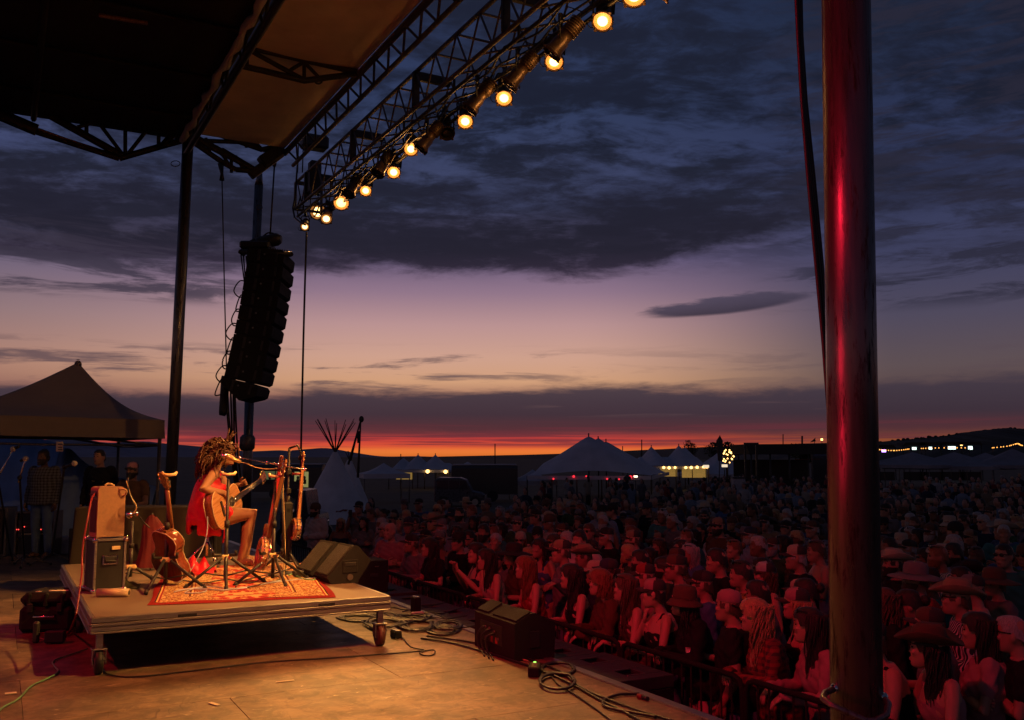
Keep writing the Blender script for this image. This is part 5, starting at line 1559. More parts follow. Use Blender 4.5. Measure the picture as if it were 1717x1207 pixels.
def hand(mb, wrist, d, up, size=1.0, curl=.5, side=1):
    """palm and five fingers; d points along the fingers, up out of the back of the hand"""
    wrist, d = Vector(wrist), Vector(d).normalized()
    up = Vector(up); up = (up - d * up.dot(d)).normalized(); x = d.cross(up).normalized() * side
    k = size
    rings = []
    for t_, w, h in ((-.015, .024, .019), (.02, .034, .017), (.055, .040, .015), (.085, .040, .012)):
        c = wrist + d * t_ * k
        rings.append([c + x * (w * math.cos(a) * k) + up * (h * math.sin(a) * k) for a in [2 * math.pi * j / 10 for j in range(10)]])
    mb.loft(rings)
    for i, (off, ln) in enumerate(((.030, .070), (.010, .080), (-.010, .075), (-.029, .058))):
        p = wrist + d * .082 * k + x * off * k; pts = [p - d * .015 * k, p]; a = 0
        for s_ in range(3):
            a += curl * (.75 if s_ == 0 else .85)
            p = p + (d * math.cos(a) - up * math.sin(a)) * (ln * k * (.42, .32, .26)[s_]); pts.append(p)
        mb.tube(pts, [.0085 * k, .0088 * k, .0082 * k, .0075 * k, .006 * k], 7)
    p = wrist + d * .02 * k + x * .028 * k
    q = p + (d * .6 + x * .75 - up * .2).normalized() * .04 * k
    r = q + (d * .9 + x * .25 - up * .35 * curl).normalized() * .032 * k
    mb.tube([p, q, r, r + (r - q) * .6], [.014 * k, .0115 * k, .0095 * k, .007 * k], 7)


class Fig:
    """a figure's joints; stands at the origin, faces +y. Everything is in metres for a 1.72 m body."""
    def __init__(s, female=False, lean=0.0, arms=None, seated=None, bulk=1.0, headyaw=0.0, headpitch=0.0):
        s.f, s.bulk, s.lean, s.limb = female, bulk, lean, 1.0
        s.piv = Vector((0, 0, .94))
        s.Rm = Matrix.Translation(s.piv) @ Matrix.Rotation(-lean, 4, 'X') @ Matrix.Translation(-s.piv)
        sw = .165 if female else .19
        s.sh = {k: s.Rm @ Vector((k * sw * (1 + .3 * (bulk - 1)), -.005, 1.40)) for k in (-1, 1)}
        s.arms = arms
        s.neck = (s.Rm @ Vector((0, -.01, 1.40)), s.Rm @ Vector((0, .01, 1.50)))
        hc = s.Rm @ Vector((0, .02, 1.50))
        s.head = hc + Vector((0, .02 + .06 * lean, .095))
        s.HM = Matrix.Translation(s.head) @ Matrix.Rotation(headyaw, 4, 'Z') @ Matrix.Rotation(headpitch, 4, 'X')
        s.seated = seated
        if female: s.tor = [(.84, .165, .115, 0), (.90, .178, .125, -.01), (.97, .165, .118, 0), (1.06, .128, .098, .005), (1.15, .135, .105, .012), (1.24, .148, .125, .022), (1.30, .150, .115, .012), (1.37, .135, .088, 0), (1.42, .075, .065, -.005)]
        else: s.tor = [(.84, .160, .112, 0), (.90, .170, .12, -.008), (.98, .160, .115, .004), (1.06, .155, .114, .01), (1.16, .162, .118, .01), (1.27, .175, .124, .008), (1.34, .172, .112, .0), (1.395, .145, .088, -.004), (1.44, .08, .07, -.008)]

    def torso(s, mb, off=0.0, z0=0, z1=9, flare=0.0):
        rings = []
        for z, rx, ry, y in s.tor:
            if z < z0 or z > z1: continue
            rx, ry = rx * s.bulk + off, ry * s.bulk * s.bulk + off
            if flare and z < 1.1: rx += flare * (1.1 - z); ry += flare * (1.1 - z)
            rings.append([s.Rm @ Vector((rx * math.copysign(abs(math.cos(a)) ** .9, math.cos(a)), y + ry * math.sin(a), z)) for a in [2 * math.pi * j / 20 for j in range(20)]])
        mb.loft(rings)

    def leg_pts(s, k):
        if s.seated: return s.seated[k]
        return [Vector((k * .092, .0, .88)), Vector((k * .10, .025, .49)), Vector((k * .105, -.02, .09)), Vector((k * .12, .12, .03))]

    def legs(s, mb, off=0.0, feet=True, upto=1.0):
        for k in (-1, 1):
            h, kn, an, toe = s.leg_pts(k)
            q = 1.03 if s.f else 1.0
            mid = kn.lerp(an, .32) + (Vector((0, -.022, 0)) if not s.seated else Vector((0, -.02, .0)))
            pts = [h, h.lerp(kn, .5), kn, mid, kn.lerp(an, .7), an]
            rs = [r * s.limb for r in (.088 * q, .074 * q, .055, .054, .042, .036)]
            if upto < 1:
                n_ = 3; pts = [h, h.lerp(kn, .5), h.lerp(kn, .95)]; rs = [.09 * q, .08 * q, .066]
            cap_tube(mb, pts, [r + off for r in rs])
            if feet:
                heel = an + (an - toe) * .25; heel.z = toe.z + .012
                cap_tube(mb, [heel, (an + toe) / 2 + Vector((0, 0, -.008)), toe], [.036, .040, .028])

    def arm_pts(s, k):
        e, w = s.arms[k][0], s.arms[k][1]
        return [s.sh[k], Vector(e), Vector(w)]

    def arm(s, mb, off=0.0, frac=2.0):
        m = (.92 if s.f else 1.08) * s.limb
        for k in (-1, 1):
            S0, E, W = s.arm_pts(k)
            S1 = S0 + Vector((-k * .02, 0, 0))
            pts = [S1, S0.lerp(E, .3), S0.lerp(E, .6), E, E.lerp(W, .3), E.lerp(W, .7), W]
            rs = [.052 * m, .046 * m, .042 * m, .038 * m, .040 * m, .031 * m, .025 * m]
            mx = {.6: 3, 1.0: 4, 2.0: 7}[frac]
            cap_tube(mb, pts[:mx], [r + off for r in rs[:mx]], 12)


def body_mesh(fig, voxel=.011, hands=True):
    mb = MB()
    fig.torso(mb); fig.legs(mb); fig.arm(mb)
    cap_tube(mb, [fig.neck[0] - Vector((0, 0, .04)), fig.neck[0], fig.neck[1], fig.head + Vector((0, -.01, -.04))], [.07, .058 if not fig.f else .05, .052 if not fig.f else .045, .05])
    head_prims(mb, fig.HM, fig.f)
    out = MB(); me = remesh(mb, voxel, 2); mesh_to_mb(me, out); bpy.data.meshes.remove(me)
    for k in (-1, 1):
        a = fig.arms[k]
        d = a[2] if len(a) > 2 else (Vector(a[1]) - Vector(a[0]))
        up = a[3] if len(a) > 3 else (0, 0, 1)
        hand(out, Vector(a[1]), d, up, .92 if fig.f else 1.05, a[4] if len(a) > 4 else .45, -k)
    return out.mesh('body', [M.skin])


def top_mesh(fig, kind, voxel=.013):
    mb = MB(); off = {'tank': .007, 'tee': .013, 'long': .015, 'jacket': .024}[kind]
    if kind == 'tank':
        fig.torso(mb, off, z1=1.31, flare=.05)
        for k in (-1, 1):
            p = fig.Rm @ Vector((k * .085, .09, 1.28)); q = fig.Rm @ Vector((k * .09, .0, 1.435)); r = fig.Rm @ Vector((k * .085, -.08, 1.28))
            mb.tube([p, (p + q) / 2 + Vector((0, .025, .01)), q, (q + r) / 2 + Vector((0, -.015, .01)), r], .016, 8)
    else:
        fig.torso(mb, off, flare=.09 if not fig.f or kind == 'jacket' else .05)
        fig.arm(mb, off, .6 if kind == 'tee' else 2.0)
        cap_tube(mb, [fig.neck[0] - Vector((0, 0, .06)), fig.neck[0] + Vector((0, 0, .012))], [.085, .062], 14)
    me = remesh(mb, voxel, 3, kind); me.name = 'shirt'
    # soft folds so that cloth does not read as moulded plastic
    n = len(me.vertices)
    c = np.empty(n * 3, np.float32); me.vertices.foreach_get('co', c); c = c.reshape(-1, 3)
    nr = np.empty(n * 3, np.float32); me.vertex_normals.foreach_get('vector', nr); nr = nr.reshape(-1, 3)
    a = .006 * np.sin(c[:, 2] * 34 + c[:, 0] * 21) * np.sin(c[:, 0] * 17 - c[:, 2] * 11 + c[:, 1] * 9)
    a += .0035 * np.sin(c[:, 2] * 71 - c[:, 0] * 33 + 4 * np.sin(c[:, 1] * 20))
    me.vertices.foreach_set('co', (c + nr * a[:, None]).astype(np.float32).ravel())
    return me


def bottom_mesh(fig, kind, voxel=.015):
    mb = MB()
    fig.torso(mb, .012, z1=1.0)
    fig.legs(mb, .016, False, 1.0 if kind == 'trousers' else .5)
    me = remesh(mb, voxel, 3, kind); me.name = 'trousers'
    return me


# poses: elbow, wrist, finger direction, back of the hand, curl  (k = -1 left, +1 right)
def sym(e, w, d=None, up=(0, 0, 1), curl=.5):
    out = {}
    for k in (-1, 1):
        t = [(k * e[0], e[1], e[2]), (k * w[0], w[1], w[2])]
        t += [Vector((k * d[0], d[1], d[2])) if d else Vector(t[1]) - Vector(t[0]), Vector((k * up[0], up[1], up[2])), curl]
        out[k] = t
    return out


POSES = {
    'stand': dict(lean=.03, arms=sym((.25, -.02, 1.12), (.25, .06, .88), (0, .1, -1), (1, 0, 0), .5)),
    'rail': dict(lean=.20, arms={-1: [(-.25, .14, 1.14), (-.06, .34, 1.155), (.9, .35, -.1), (0, .2, 1), .55], 1: [(.25, .14, 1.14), (.08, .36, 1.16), (-.9, .35, -.25), (0, .3, 1), .5]}),
    'railhang': dict(lean=.16, arms={-1: [(-.25, .14, 1.13), (-.12, .37, 1.15), (.35, .7, -.6), (0, .6, .7), .35], 1: [(.26, .14, 1.13), (.14, .38, 1.15), (-.3, .7, -.7), (0, .7, .6), .4]}),
    'clasp': dict(lean=.05, arms=sym((.24, .03, 1.13), (.06, .24, 1.12), (-.75, .55, -.1), (0, .6, .8), .8)),
    'cross': dict(lean=.02, arms={-1: [(-.25, .06, 1.14), (.08, .20, 1.20), (.9, -.1, .25), (.2, 1, .2), .3], 1: [(.25, .06, 1.14), (-.08, .24, 1.16), (-.9, -.1, .2), (-.2, 1, .2), .3]}),
    'phone': dict(lean=.03, arms={-1: [(-.24, .10, 1.16), (-.05, .32, 1.42), (.1, .15, 1), (0, -.9, .2), 1.1], 1: [(.24, .10, 1.16), (.06, .32, 1.42), (-.1, .15, 1), (0, -.9, .2), 1.1]}),
    'face': dict(lean=.14, arms={-1: [(-.25, .14, 1.13), (-.02, .37, 1.15), (.9, .3, -.3), (0, .3, 1), .5], 1: [(.16, .26, 1.13), (.05, .20, 1.36), (-.2, -.1, 1), (0, 1, .1), .35]}),
    'drink': dict(lean=.05, arms={-1: [(-.25, -.01, 1.12), (-.22, .10, .90), (0, .2, -1), (-1, 0, 0), .5], 1: [(.25, .04, 1.13), (.13, .27, 1.17), (-.3, .9, .1), (1, 0, .3), 1.0]}),
    'clap': dict(lean=.04, arms={-1: [(-.24, .06, 1.16), (-.05, .27, 1.26), (.3, .6, .75), (-1, 0, .2), .15], 1: [(.24, .06, 1.16), (.05, .27, 1.26), (-.3, .6, .75), (1, 0, .2), .15]}),
    'shoulder': dict(lean=.04, arms={-1: [(-.33, .06, 1.22), (-.45, .22, 1.34), (-.3, .9, -.3), (-.2, .3, 1), .4], 1: [(.25, -.02, 1.12), (.24, .08, .89), (0, .15, -1), (1, 0, 0), .5]}),
}
_figs, _bm, _tm, _btm = {}, {}, {}, {}


def get_fig(pose, female, bulk):
    k = (pose, female, bulk)
    yaw = -.5 if pose in ('rail', 'railhang', 'face') else -.15
    if k not in _figs: _figs[k] = Fig(female, POSES[pose]['lean'], POSES[pose]['arms'], None, bulk, yaw, .05)
    return _figs[k]


def cached(store, key, fn):
    if key not in store: store[key] = fn()
    return store[key]


# ---- hair and hats, in head coordinates (centre of the head at the origin)
def shell(mb, k=1.0, z0=-.02, front=.02, drop=0.0, thick=.012, seg=24):
    """hair over the skull: a cap whose hem dips behind"""
    rings = []
    for i in range(9):
        f = i / 8; th = f * math.pi / 2
        ring = []
        for j in range(seg):
            a = 2 * math.pi * j / seg
            back = max(0, -math.sin(a)); side = abs(math.cos(a)) * (1 if math.sin(a) < .5 else .3)
            hem = front * (1 - back) * (1 - side * .4) + z0 * back + drop * back - .03 * side * (1 - back)
            r = math.cos(th)
            wob = 1 + .035 * math.sin(a * 7 + i) + .02 * math.sin(a * 13 + i * 2)
            x = (.074 + thick) * math.cos(a) * (r ** .75) * wob * k; y = -.008 + (.098 + thick) * math.sin(a) * (r ** .75) * wob * k
            top = .118 + thick
            z = hem + (top - hem) * math.sin(th)
            if f == 0: z += .006 * math.sin(a * 9)
            ring.append((x, y, z))
        rings.append(ring)
    mb.loft(rings, False)
    mb.f.append(tuple(len(mb.v) - seg + j for j in range(seg))); mb.sm.append(True); mb.mi.append(mb.cur)


def curtain(mb, length=.32, width=.125, wav=.012, z0=.06, seed=0, locks=22):
    """hair hanging behind the ears: a full sheet with many fine locks over it"""
    q = random.Random(seed)
    def arc(f): return math.pi * (.93 + 1.14 * f)
    rows = []
    for s in range(10):
        g_ = s / 9; sp = 1 + .30 * g_ - .12 * g_ * g_
        row = []
        for k in range(19):
            a = arc(k / 18); x0, y0 = .076 * math.cos(a), -.012 + .096 * math.sin(a)
            ww = wav * math.sin(g_ * 9 + k * 1.3) * .7
            row.append((x0 * sp + ww * .6, y0 * sp - .012 * g_ + ww, z0 * (1 - g_) + .02 - length * .92 * g_ + .012 * math.sin(k * 2.1) * g_))
        rows.append(row)
    vs = [p for r in rows for p in r]
    mb.add(vs, [(i * 19 + j, i * 19 + j + 1, i * 19 + j + 20, i * 19 + j + 19) for i in range(9) for j in range(18)], True)
    for i in range(locks * 3):
        a = arc((i + q.random()) / (locks * 3))
        r = 1 + q.uniform(-.02, .06)
        x0, y0 = .078 * math.cos(a) * r, -.01 + .098 * math.sin(a) * r
        pts, rs = [], []
        ln = length * q.uniform(.8, 1.08); ph = q.uniform(0, 6)
        for s in range(9):
            f = s / 8; sp = 1 + .30 * f - .10 * f * f
            pts.append((x0 * sp + wav * .8 * math.sin(f * 10 + ph), y0 * sp - .014 * f + wav * .8 * math.cos(f * 9 + ph), z0 * (1 - f) + .03 - ln * f))
            rs.append(.0062 * (1 - .6 * f))
        mb.tube(pts, rs, 5)


def hair_mesh(kind):
    mb = MB()
    if kind == 'short': shell(mb, 1.0, -.07, .055, 0, .008)
    elif kind == 'crop': shell(mb, .99, -.06, .068, 0, .004)
    elif kind == 'long': shell(mb, 1.0, -.04, .058, 0, .014); curtain(mb, .36, seed=1)
    elif kind == 'wavy': shell(mb, 1.03, -.04, .055, 0, .018); curtain(mb, .40, .14, .028, seed=2, locks=30)
    elif kind == 'bob': shell(mb, 1.04, -.06, .055, 0, .02); curtain(mb, .15, .13, .012, seed=3, locks=26)
    elif kind == 'bun':
        shell(mb, 1.0, -.06, .06, 0, .008); mb.ell((0, -.115, .05), (.045, .04, .045), 12, 8)
    elif kind == 'ponytail':
        shell(mb, 1.0, -.06, .06, 0, .008); mb.tube([(0, -.10, .05), (0, -.145, .03), (0, -.15, -.06), (.01, -.13, -.18)], [.022, .03, .028, .01], 10)
    elif kind == 'under_cap': shell(mb, .985, -.075, .03, 0, .003)
    elif kind == 'under_cap_long': shell(mb, .985, -.06, .03, 0, .003); curtain(mb, .33, seed=5, z0=.0)
    return mb.mesh('hair', [M.hair])


def brim_ring(mb, r0, r1, z, curl=0.0, squash=1.15, droop=0.0, seg=32, th=.006):
    rings = []
    for f, dzz in ((0, th), (.5, th), (1, th * .6), (1, -th * .6), (.5, -th), (0, -th)):
        ring = []
        for j in range(seg):
            a = 2 * math.pi * j / seg; r = r0 + (r1 - r0) * f
            ring.append((r * math.cos(a), r * math.sin(a) * squash - .008, z + dzz + curl * f * f * math.cos(a) ** 2 - droop * f))
        rings.append(ring)
    mb.loft(rings, False, True, closed=True)


def hat_mesh(kind):
    mb = MB()
    def crown(prof, squash=1.2, dent=0.0, seg=28):
        rings = [[(r * math.cos(a), r * math.sin(a) * squash - .008, z - (dent * max(0, 1 - abs(math.cos(a)) * 2) if i >= len(prof) - 2 else 0)) for a in [2 * math.pi * j / seg for j in range(seg)]] for i, (r, z) in enumerate(prof)]
        mb.loft(rings, False)
        mb.f.append(tuple(len(mb.v) - seg + j for j in range(seg))); mb.sm.append(True); mb.mi.append(mb.cur)
    if kind in ('cap', 'backcap'):
        crown([(.079, .045), (.081, .065), (.076, .098), (.056, .122), (.02, .133), (.006, .135)])
        s = 1 if kind == 'cap' else -1
        rows = []
        for f in (0, .5, 1):
            rows.append([((.072 - .01 * f) * math.sin(a) * (1 - .12 * f * f), s * (.085 * math.cos(a) * .6 + .04 + .085 * f * math.cos(a) ** .6 if math.cos(a) > 0 else .04) - .008, .048 - .012 * f - .02 * math.sin(a) ** 2) for a in [-math.pi / 2 + math.pi * j / 14 for j in range(15)]])
        vs = [p for r in rows for p in r]; top = len(vs)
        vs += [(x, y, z - .006) for x, y, z in vs]
        fs = []
        for i in range(2):
            for j in range(14):
                a = i * 15 + j; fs.append((a, a + 1, a + 16, a + 15)); fs.append((top + a, top + a + 15, top + a + 16, top + a + 1))
        for j in range(14): fs.append((30 + j, 31 + j, top + 31 + j, top + 30 + j))
        mb.cur = 1; mb.add(vs, fs, True); mb.cur = 0; mb.ell((0, -.008, .136), (.008, .008, .005), 8, 6)
        if kind == 'cap':
            mb.cur = 1
            for zz in (.05, .075, .1): mb.tube([(.001, -.10 + .0, zz - .01), (.0, -.102, zz)], .004, 5)
    elif kind == 'cowboy':
        brim_ring(mb, .08, .165, .05, .075, 1.2)
        crown([(.088, .05), (.085, .09), (.078, .13), (.06, .155), (.03, .15)], 1.2, .02)
    elif kind == 'fedora':
        brim_ring(mb, .08, .14, .05, .012, 1.2, .012)
        crown([(.088, .05), (.086, .09), (.076, .13), (.058, .15), (.03, .147)], 1.2, .02)
    elif kind == 'wide':
        brim_ring(mb, .08, .205, .05, .0, 1.1, .035)
        crown([(.09, .05), (.088, .10), (.078, .135), (.05, .15), (.02, .152)], 1.15, .01)
    elif kind == 'bucket':
        brim_ring(mb, .084, .135, .03, .0, 1.12, .055)
        crown([(.088, .03), (.084, .09), (.076, .12), (.05, .13), (.02, .132)], 1.15)
    elif kind == 'beanie':
        crown([(.084, .02), (.09, .035), (.088, .07), (.078, .11), (.05, .14), (.015, .15)], 1.2)
    for i in range(len(mb.f)):                            # the back half of a cap is darker mesh
        if kind == 'cap' and mb.mi[i] == 0 and sum(mb.v[k][1] for k in mb.f[i]) / len(mb.f[i]) < -.015: mb.mi[i] = 1
    return mb.mesh('hat', [M.hat, M.capmesh])


def glasses_mesh(top=False):
    mb = MB(); z, y = (.012, .096) if not top else (.10, .075)
    for s in (-1, 1):
        mb.ell((s * .032, y, z), (.025, .006, .018), 12, 6)
        mb.tube([(s * .055, y - .004, z + .006), (s * .078, .0, z + .006)], .004, 6)
    mb.tube([(-.01, y, z + .005), (.01, y, z + .005)], .004, 6)
    return mb.mesh('sunglasses', [M.dark_eye])


def face_mesh():
    mb = MB()
    for s in (-1, 1):
        mb.ell((s * .031, .083, .008), (.0125, .006, .006), 10, 6)
        mb.tube([(s * .016, .097, .032), (s * .034, .096, .037), (s * .05, .085, .03)], [.003, .0045, .002], 6)
    return mb.mesh('eyes_and_brows', [M.dark_eye])


def lips_mesh():
    mb = MB(); mb.ell((0, .0965, -.066), (.021, .005, .005), 10, 6).ell((0, .0955, -.074), (.018, .005, .005), 10, 6)
    return mb.mesh('lips', [M.lip])


def beard_mesh():
    mb = MB()
    rings = []
    for z, w, f, b in HEADP[:6]:
        cy, ry = (f + b) / 2, (f - b) / 2
        rings.append([((w + .009) * math.cos(a), cy + (ry + .009) * math.sin(a), z - .008) for a in [math.pi * (-.08 + 1.16 * j / 14) for j in range(15)]])
    vs = [p for r in rings for p in r]
    mb.add(vs, [(i * 15 + j, i * 15 + j + 1, i * 15 + j + 16, i * 15 + j + 15) for i in range(5) for j in range(14)], True)
    mb.ell((0, .082, -.115), (.03, .022, .02), 10, 6)
    return mb.mesh('beard', [M.hair])


_heads = {}
def headpart(kind, fn): return cached(_heads, kind, fn)


def phone_mesh():
    return MB().box((0, .44, 1.50), (.075, .01, .15), .004).mesh('phone', [M.laminate])


def cup_mesh():
    mb = MB(); mb.tube([(.095, .385, 1.12), (.095, .385, 1.24)], [.032, .042], 14)
    return mb.mesh('cup', [mat('clear_plastic_cup', (.45, .4, .35), .2)])


SKINS = {'fair': (.40, .215, .155), 'light': (.34, .18, .125), 'tan': (.26, .13, .085), 'brown': (.16, .08, .05)}
HAIRC = {'blond': (.34, .22, .10), 'brown': (.075, .04, .022), 'dark': (.02, .014, .011), 'grey': (.3, .29, .28), 'red-brown': (.16, .06, .025)}
CLOTH = {'black': (.016, .016, .018), 'white': (.62, .60, .58), 'grey': (.20, .20, .21), 'navy': (.025, .035, .08), 'blue': (.08, .16, .34), 'red': (.38, .04, .04), 'green': (.06, .13, .06), 'tan': (.36, .26, .16),
         'pink': (.5, .24, .26), 'brown': (.13, .07, .04), 'cream': (.55, .48, .36), 'teal': (.05, .22, .22), 'denim': (.10, .15, .25), 'yellow': (.5, .36, .06), 'light blue': (.30, .40, .52)}


def make_person(label, pos, facing, pose='stand', female=False, top='tee', topcol='grey', pattern=None, bottom='trousers', botcol='denim', hair='short', haircol='brown', hat=None, hatcol='black', skin='light',
                glasses=None, beard=False, face=True, scale=1.0, bulk=1.0, group='people in the crowd', cat='person', extra=()):
    fig = get_fig(pose, female, bulk)
    key = (pose, female, bulk)
    t = thing('person', label, cat, pos, facing, group)
    t.scale = (scale,) * 3
    link('body', cached(_bm, key, lambda: body_mesh(fig)), t, (*SKINS[skin], 1))
    tm = cached(_tm, key + (top,), lambda: top_mesh(fig, top))
    pm = pattern and {'plaid': M.plaid, 'striped': M.striped}[pattern] or M.fabric
    tk = key + (top, pm.name)
    if tk not in _tm:
        mm = tm.copy(); mm.materials.clear(); mm.materials.append(pm); _tm[tk] = mm
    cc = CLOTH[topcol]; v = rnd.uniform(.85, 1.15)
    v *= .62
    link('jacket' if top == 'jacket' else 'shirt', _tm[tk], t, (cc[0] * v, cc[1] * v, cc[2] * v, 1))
    bk = key + (bottom, 'b')
    if bk not in _btm:
        b = bottom_mesh(fig, bottom); b.materials.append(M.fabric); _btm[bk] = b
    link('trousers' if bottom == 'trousers' else 'shorts', _btm[bk], t, (*CLOTH[botcol], 1))
    def hp(name, me, color=None):
        o = link(name, me, t, color); o.matrix_local = fig.HM
        return o
    if hat and hair in ('short', 'crop', 'bun', 'ponytail'): hair = 'under_cap'
    elif hat and hair in ('long', 'wavy', 'bob'): hair = 'under_cap_long'
    if hair and hair != 'bald': hp('hair', headpart('hair_' + hair, lambda: hair_mesh(hair)), (*HAIRC[haircol], 1))
    if hat: hp('hat', headpart('hat_' + hat, lambda: hat_mesh(hat)), (*[c * .6 for c in CLOTH[hatcol]], 1))
    if glasses == 'on': hp('sunglasses', headpart('glasses', glasses_mesh))
    elif glasses == 'top': hp('sunglasses', headpart('glasses_top', lambda: glasses_mesh(True)))
    if beard: hp('beard', headpart('beard', beard_mesh), (*HAIRC[haircol], 1))
    if face:
        if glasses != 'on': hp('eyes', headpart('face', face_mesh))
        hp('lips', headpart('lips', lips_mesh))
    return t, fig


# ------------------------------------------------------------------ the singer on her stool
SB = on_deck(346, 950)
SROT = TH - math.pi / 2 - .20                         # local +y looks to the audience
sing = thing('person', 'singer with curly brown hair in a red sleeveless dress playing guitar on a stool', 'person', SB, SROT)
stool = thing('drum_throne', 'round padded stool on tripod legs under the singer', 'stool', SB, SROT)
MB().tube([(0, 0, .40), (0, 0, .41), (0, 0, .46), (0, 0, .475)], [.15, .175, .175, .15], 28).build('seat', M.black, stool)
MB().cyl((0, 0, .12), (0, 0, .41), .016, seg=10).build('post', M.chrome, stool)
MB().cyl((0, 0, .22), (0, 0, .27), .026, seg=12).build('clamp', M.chrome, stool)
for k in range(3):
    a = .5 + k * 2.094
    MB().tube([(0.02 * math.cos(a), .02 * math.sin(a), .26), (.25 * math.cos(a), .25 * math.sin(a), .02)], .010, 8).build('leg', M.chrome, stool)
    MB().ell((.25 * math.cos(a), .25 * math.sin(a), .02), .018, 8, 6).build('rubber_foot', M.rubber, stool)
ZO = -.94 + .56                                       # her hips come down to the stool
f = Fig(True, .14, None, None, 1.13, headpitch=.02)
f.limb = 1.24
f.Rm = Matrix.Translation((0, 0, ZO)) @ f.Rm
f.sh = {k: f.Rm @ Vector((k * .165, -.005, 1.40)) for k in (-1, 1)}
f.neck = (f.Rm @ Vector((0, -.01, 1.40)), f.Rm @ Vector((0, .01, 1.50)))
f.head = f.Rm @ Vector((0, .045, 1.50)) + Vector((0, .03, .095))
f.HM = Matrix.Translation(f.head) @ Matrix.Rotation(.05, 4, 'X')
f.seated = {1: [Vector((.09, .04, .535)), Vector((.12, .47, .56)), Vector((.10, .36, .10)), Vector((.115, .50, .035))],
            -1: [Vector((-.09, .04, .535)), Vector((-.11, .46, .54)), Vector((-.13, .40, .10)), Vector((-.15, .54, .035))]}
RE, RWp = Vector((.38, -.06, .84)), Vector((.24, .15, .80))
LE, LWp = Vector((-.33, .12, .78)), Vector((-.24, .32, .87))
f.arms = {1: [RE, RWp, Vector((-.55, .55, -.45)), Vector((.3, .75, .5)), .55], -1: [LE, LWp, Vector((.35, .85, .35)), Vector((-.9, .3, .2)), 1.2]}
link('body', body_mesh(f, .009), sing, (.30, .155, .09, 1))
# dress: sleeveless, loose, falling over the seat to mid thigh
mb = MB()
drs = []
for z, rx, ry, y in ((1.385, .115, .075, -.01), (1.33, .158, .112, -.01), (1.24, .165, .142, -.005), (1.12, .165, .146, -.025), (1.02, .168, .148, -.035), (.93, .175, .152, -.03), (.86, .178, .155, -.02), (.82, .165, .145, -.01)):
    rx, ry = rx * 1.15 + .006, ry * 1.2 + .006
    drs.append([f.Rm @ Vector((rx * math.cos(a) * (1 + (.04 * math.sin(a * 6) if z < 1.1 else 0)), y + ry * math.sin(a) * (1 + (.05 * math.sin(a * 5 + 1) if z < 1.1 else 0)), z)) for a in [2 * math.pi * j / 36 for j in range(36)]])
mb.loft(drs)
for k in (-1, 1):
    mb.tube([f.Rm @ Vector((k * .10, .06, 1.33)), f.Rm @ Vector((k * .115, .03, 1.41)), f.Rm @ Vector((k * .115, -.03, 1.42)), f.Rm @ Vector((k * .10, -.08, 1.34))], .028, 10)
    cap_tube(mb, [Vector((k * .10, .02, .54)), Vector((k * .12, .20, .555))], [.11, .10], 14)
mb.box((.19, .02, .44), (.05, .26, .20), .02).box((.0, -.19, .44), (.30, .05, .16), .02)
dm = remesh(mb, .011, 4, 'dress')
for v in dm.vertices:
    c = v.co
    if c.z < .95: v.co = c + v.normal * (.009 * (1 - max(0, c.z - .45) / .55) * math.sin(math.atan2(c.y, c.x) * 9 + c.z * 9 + 2 * math.sin(c.z * 11)) + .007 * math.sin(c.z * 26 + c.x * 20 + 3 * math.sin(c.y * 14)))
dm.materials.append(M.redcloth); dm.name = 'dress'
link('dress', dm, sing)
sash = MB(); sash.tube([(.17, .14, .56), (.20, .17, .46), (.19, .18, .36), (.17, .16, .27)], [(.05, .015), (.06, .018), (.065, .016), (.03, .01)], 12).build('dress_tail', M.redcloth, sing)
# curls
hb = MB(); q = random.Random(5)
for i in range(420):
    ph, th = q.uniform(0, 2 * math.pi), math.acos(q.uniform(-.45, 1))
    n_ = Vector((math.sin(th) * math.cos(ph), math.sin(th) * math.sin(ph), math.cos(th)))
    if n_.y > .40 and n_.z < .50: continue
    base = Vector((n_.x * .085, -.015 + n_.y * .105, .012 + n_.z * .112))
    ln = q.uniform(.05, .14) * (1.15 if n_.y < 0 else .7)
    dirn = (n_ + Vector((q.uniform(-.5, .5), -.45 + q.uniform(-.4, .4), q.uniform(-.4, .4)))).normalized()
    pts, rs = [], []
    ax = dirn.cross(Vector((.3, .2, 1))).normalized(); ay = dirn.cross(ax)
    om = q.uniform(7, 12); ph0 = q.uniform(0, 6)
    fall = q.uniform(.05, .17) * (1.4 if n_.y < -.1 else .7)
    for s_ in range(13):
        t_ = s_ / 12
        pos = base + dirn * (ln * math.sin(t_ * 1.5)) + Vector((0, -.03 * t_, -fall * t_ * t_))
        rr_ = .013 * min(1, t_ * 4)
        pts.append(pos + ax * (rr_ * math.cos(om * t_ + ph0)) + ay * (rr_ * math.sin(om * t_ + ph0)))
        rs.append(.0105 * (1 - .4 * t_))
    hb.tube(pts, rs, 6)
for i, (x, y, z) in enumerate(((.02, .05, .27), (-.02, .09, .25), (.03, .11, .22))):
    hb.tube([(x * .5, .02, .10), (x, y * .6, .17), (x * 1.3, y, z)], [.014, .012, .006], 7)
hb.tube([(.04, .07, .10), (.05, .12, .10), (.045, .135, .02), (.04, .13, -.10)], [.010, .009, .008, .005], 6)
shell(hb, 1.03, -.07, .055, 0, .015)
ho = hb.build('hair', [M.hair], sing, color=(.075, .03, .014, 1)); ho.matrix_local = f.HM @ Matrix.Diagonal((1.1, 1.1, 1.08, 1))
for nm, me in (('eyes', headpart('face', face_mesh)), ('lips', headpart('lips', lips_mesh))):
    o = link(nm, me, sing); o.matrix_local = f.HM
gl = MB()
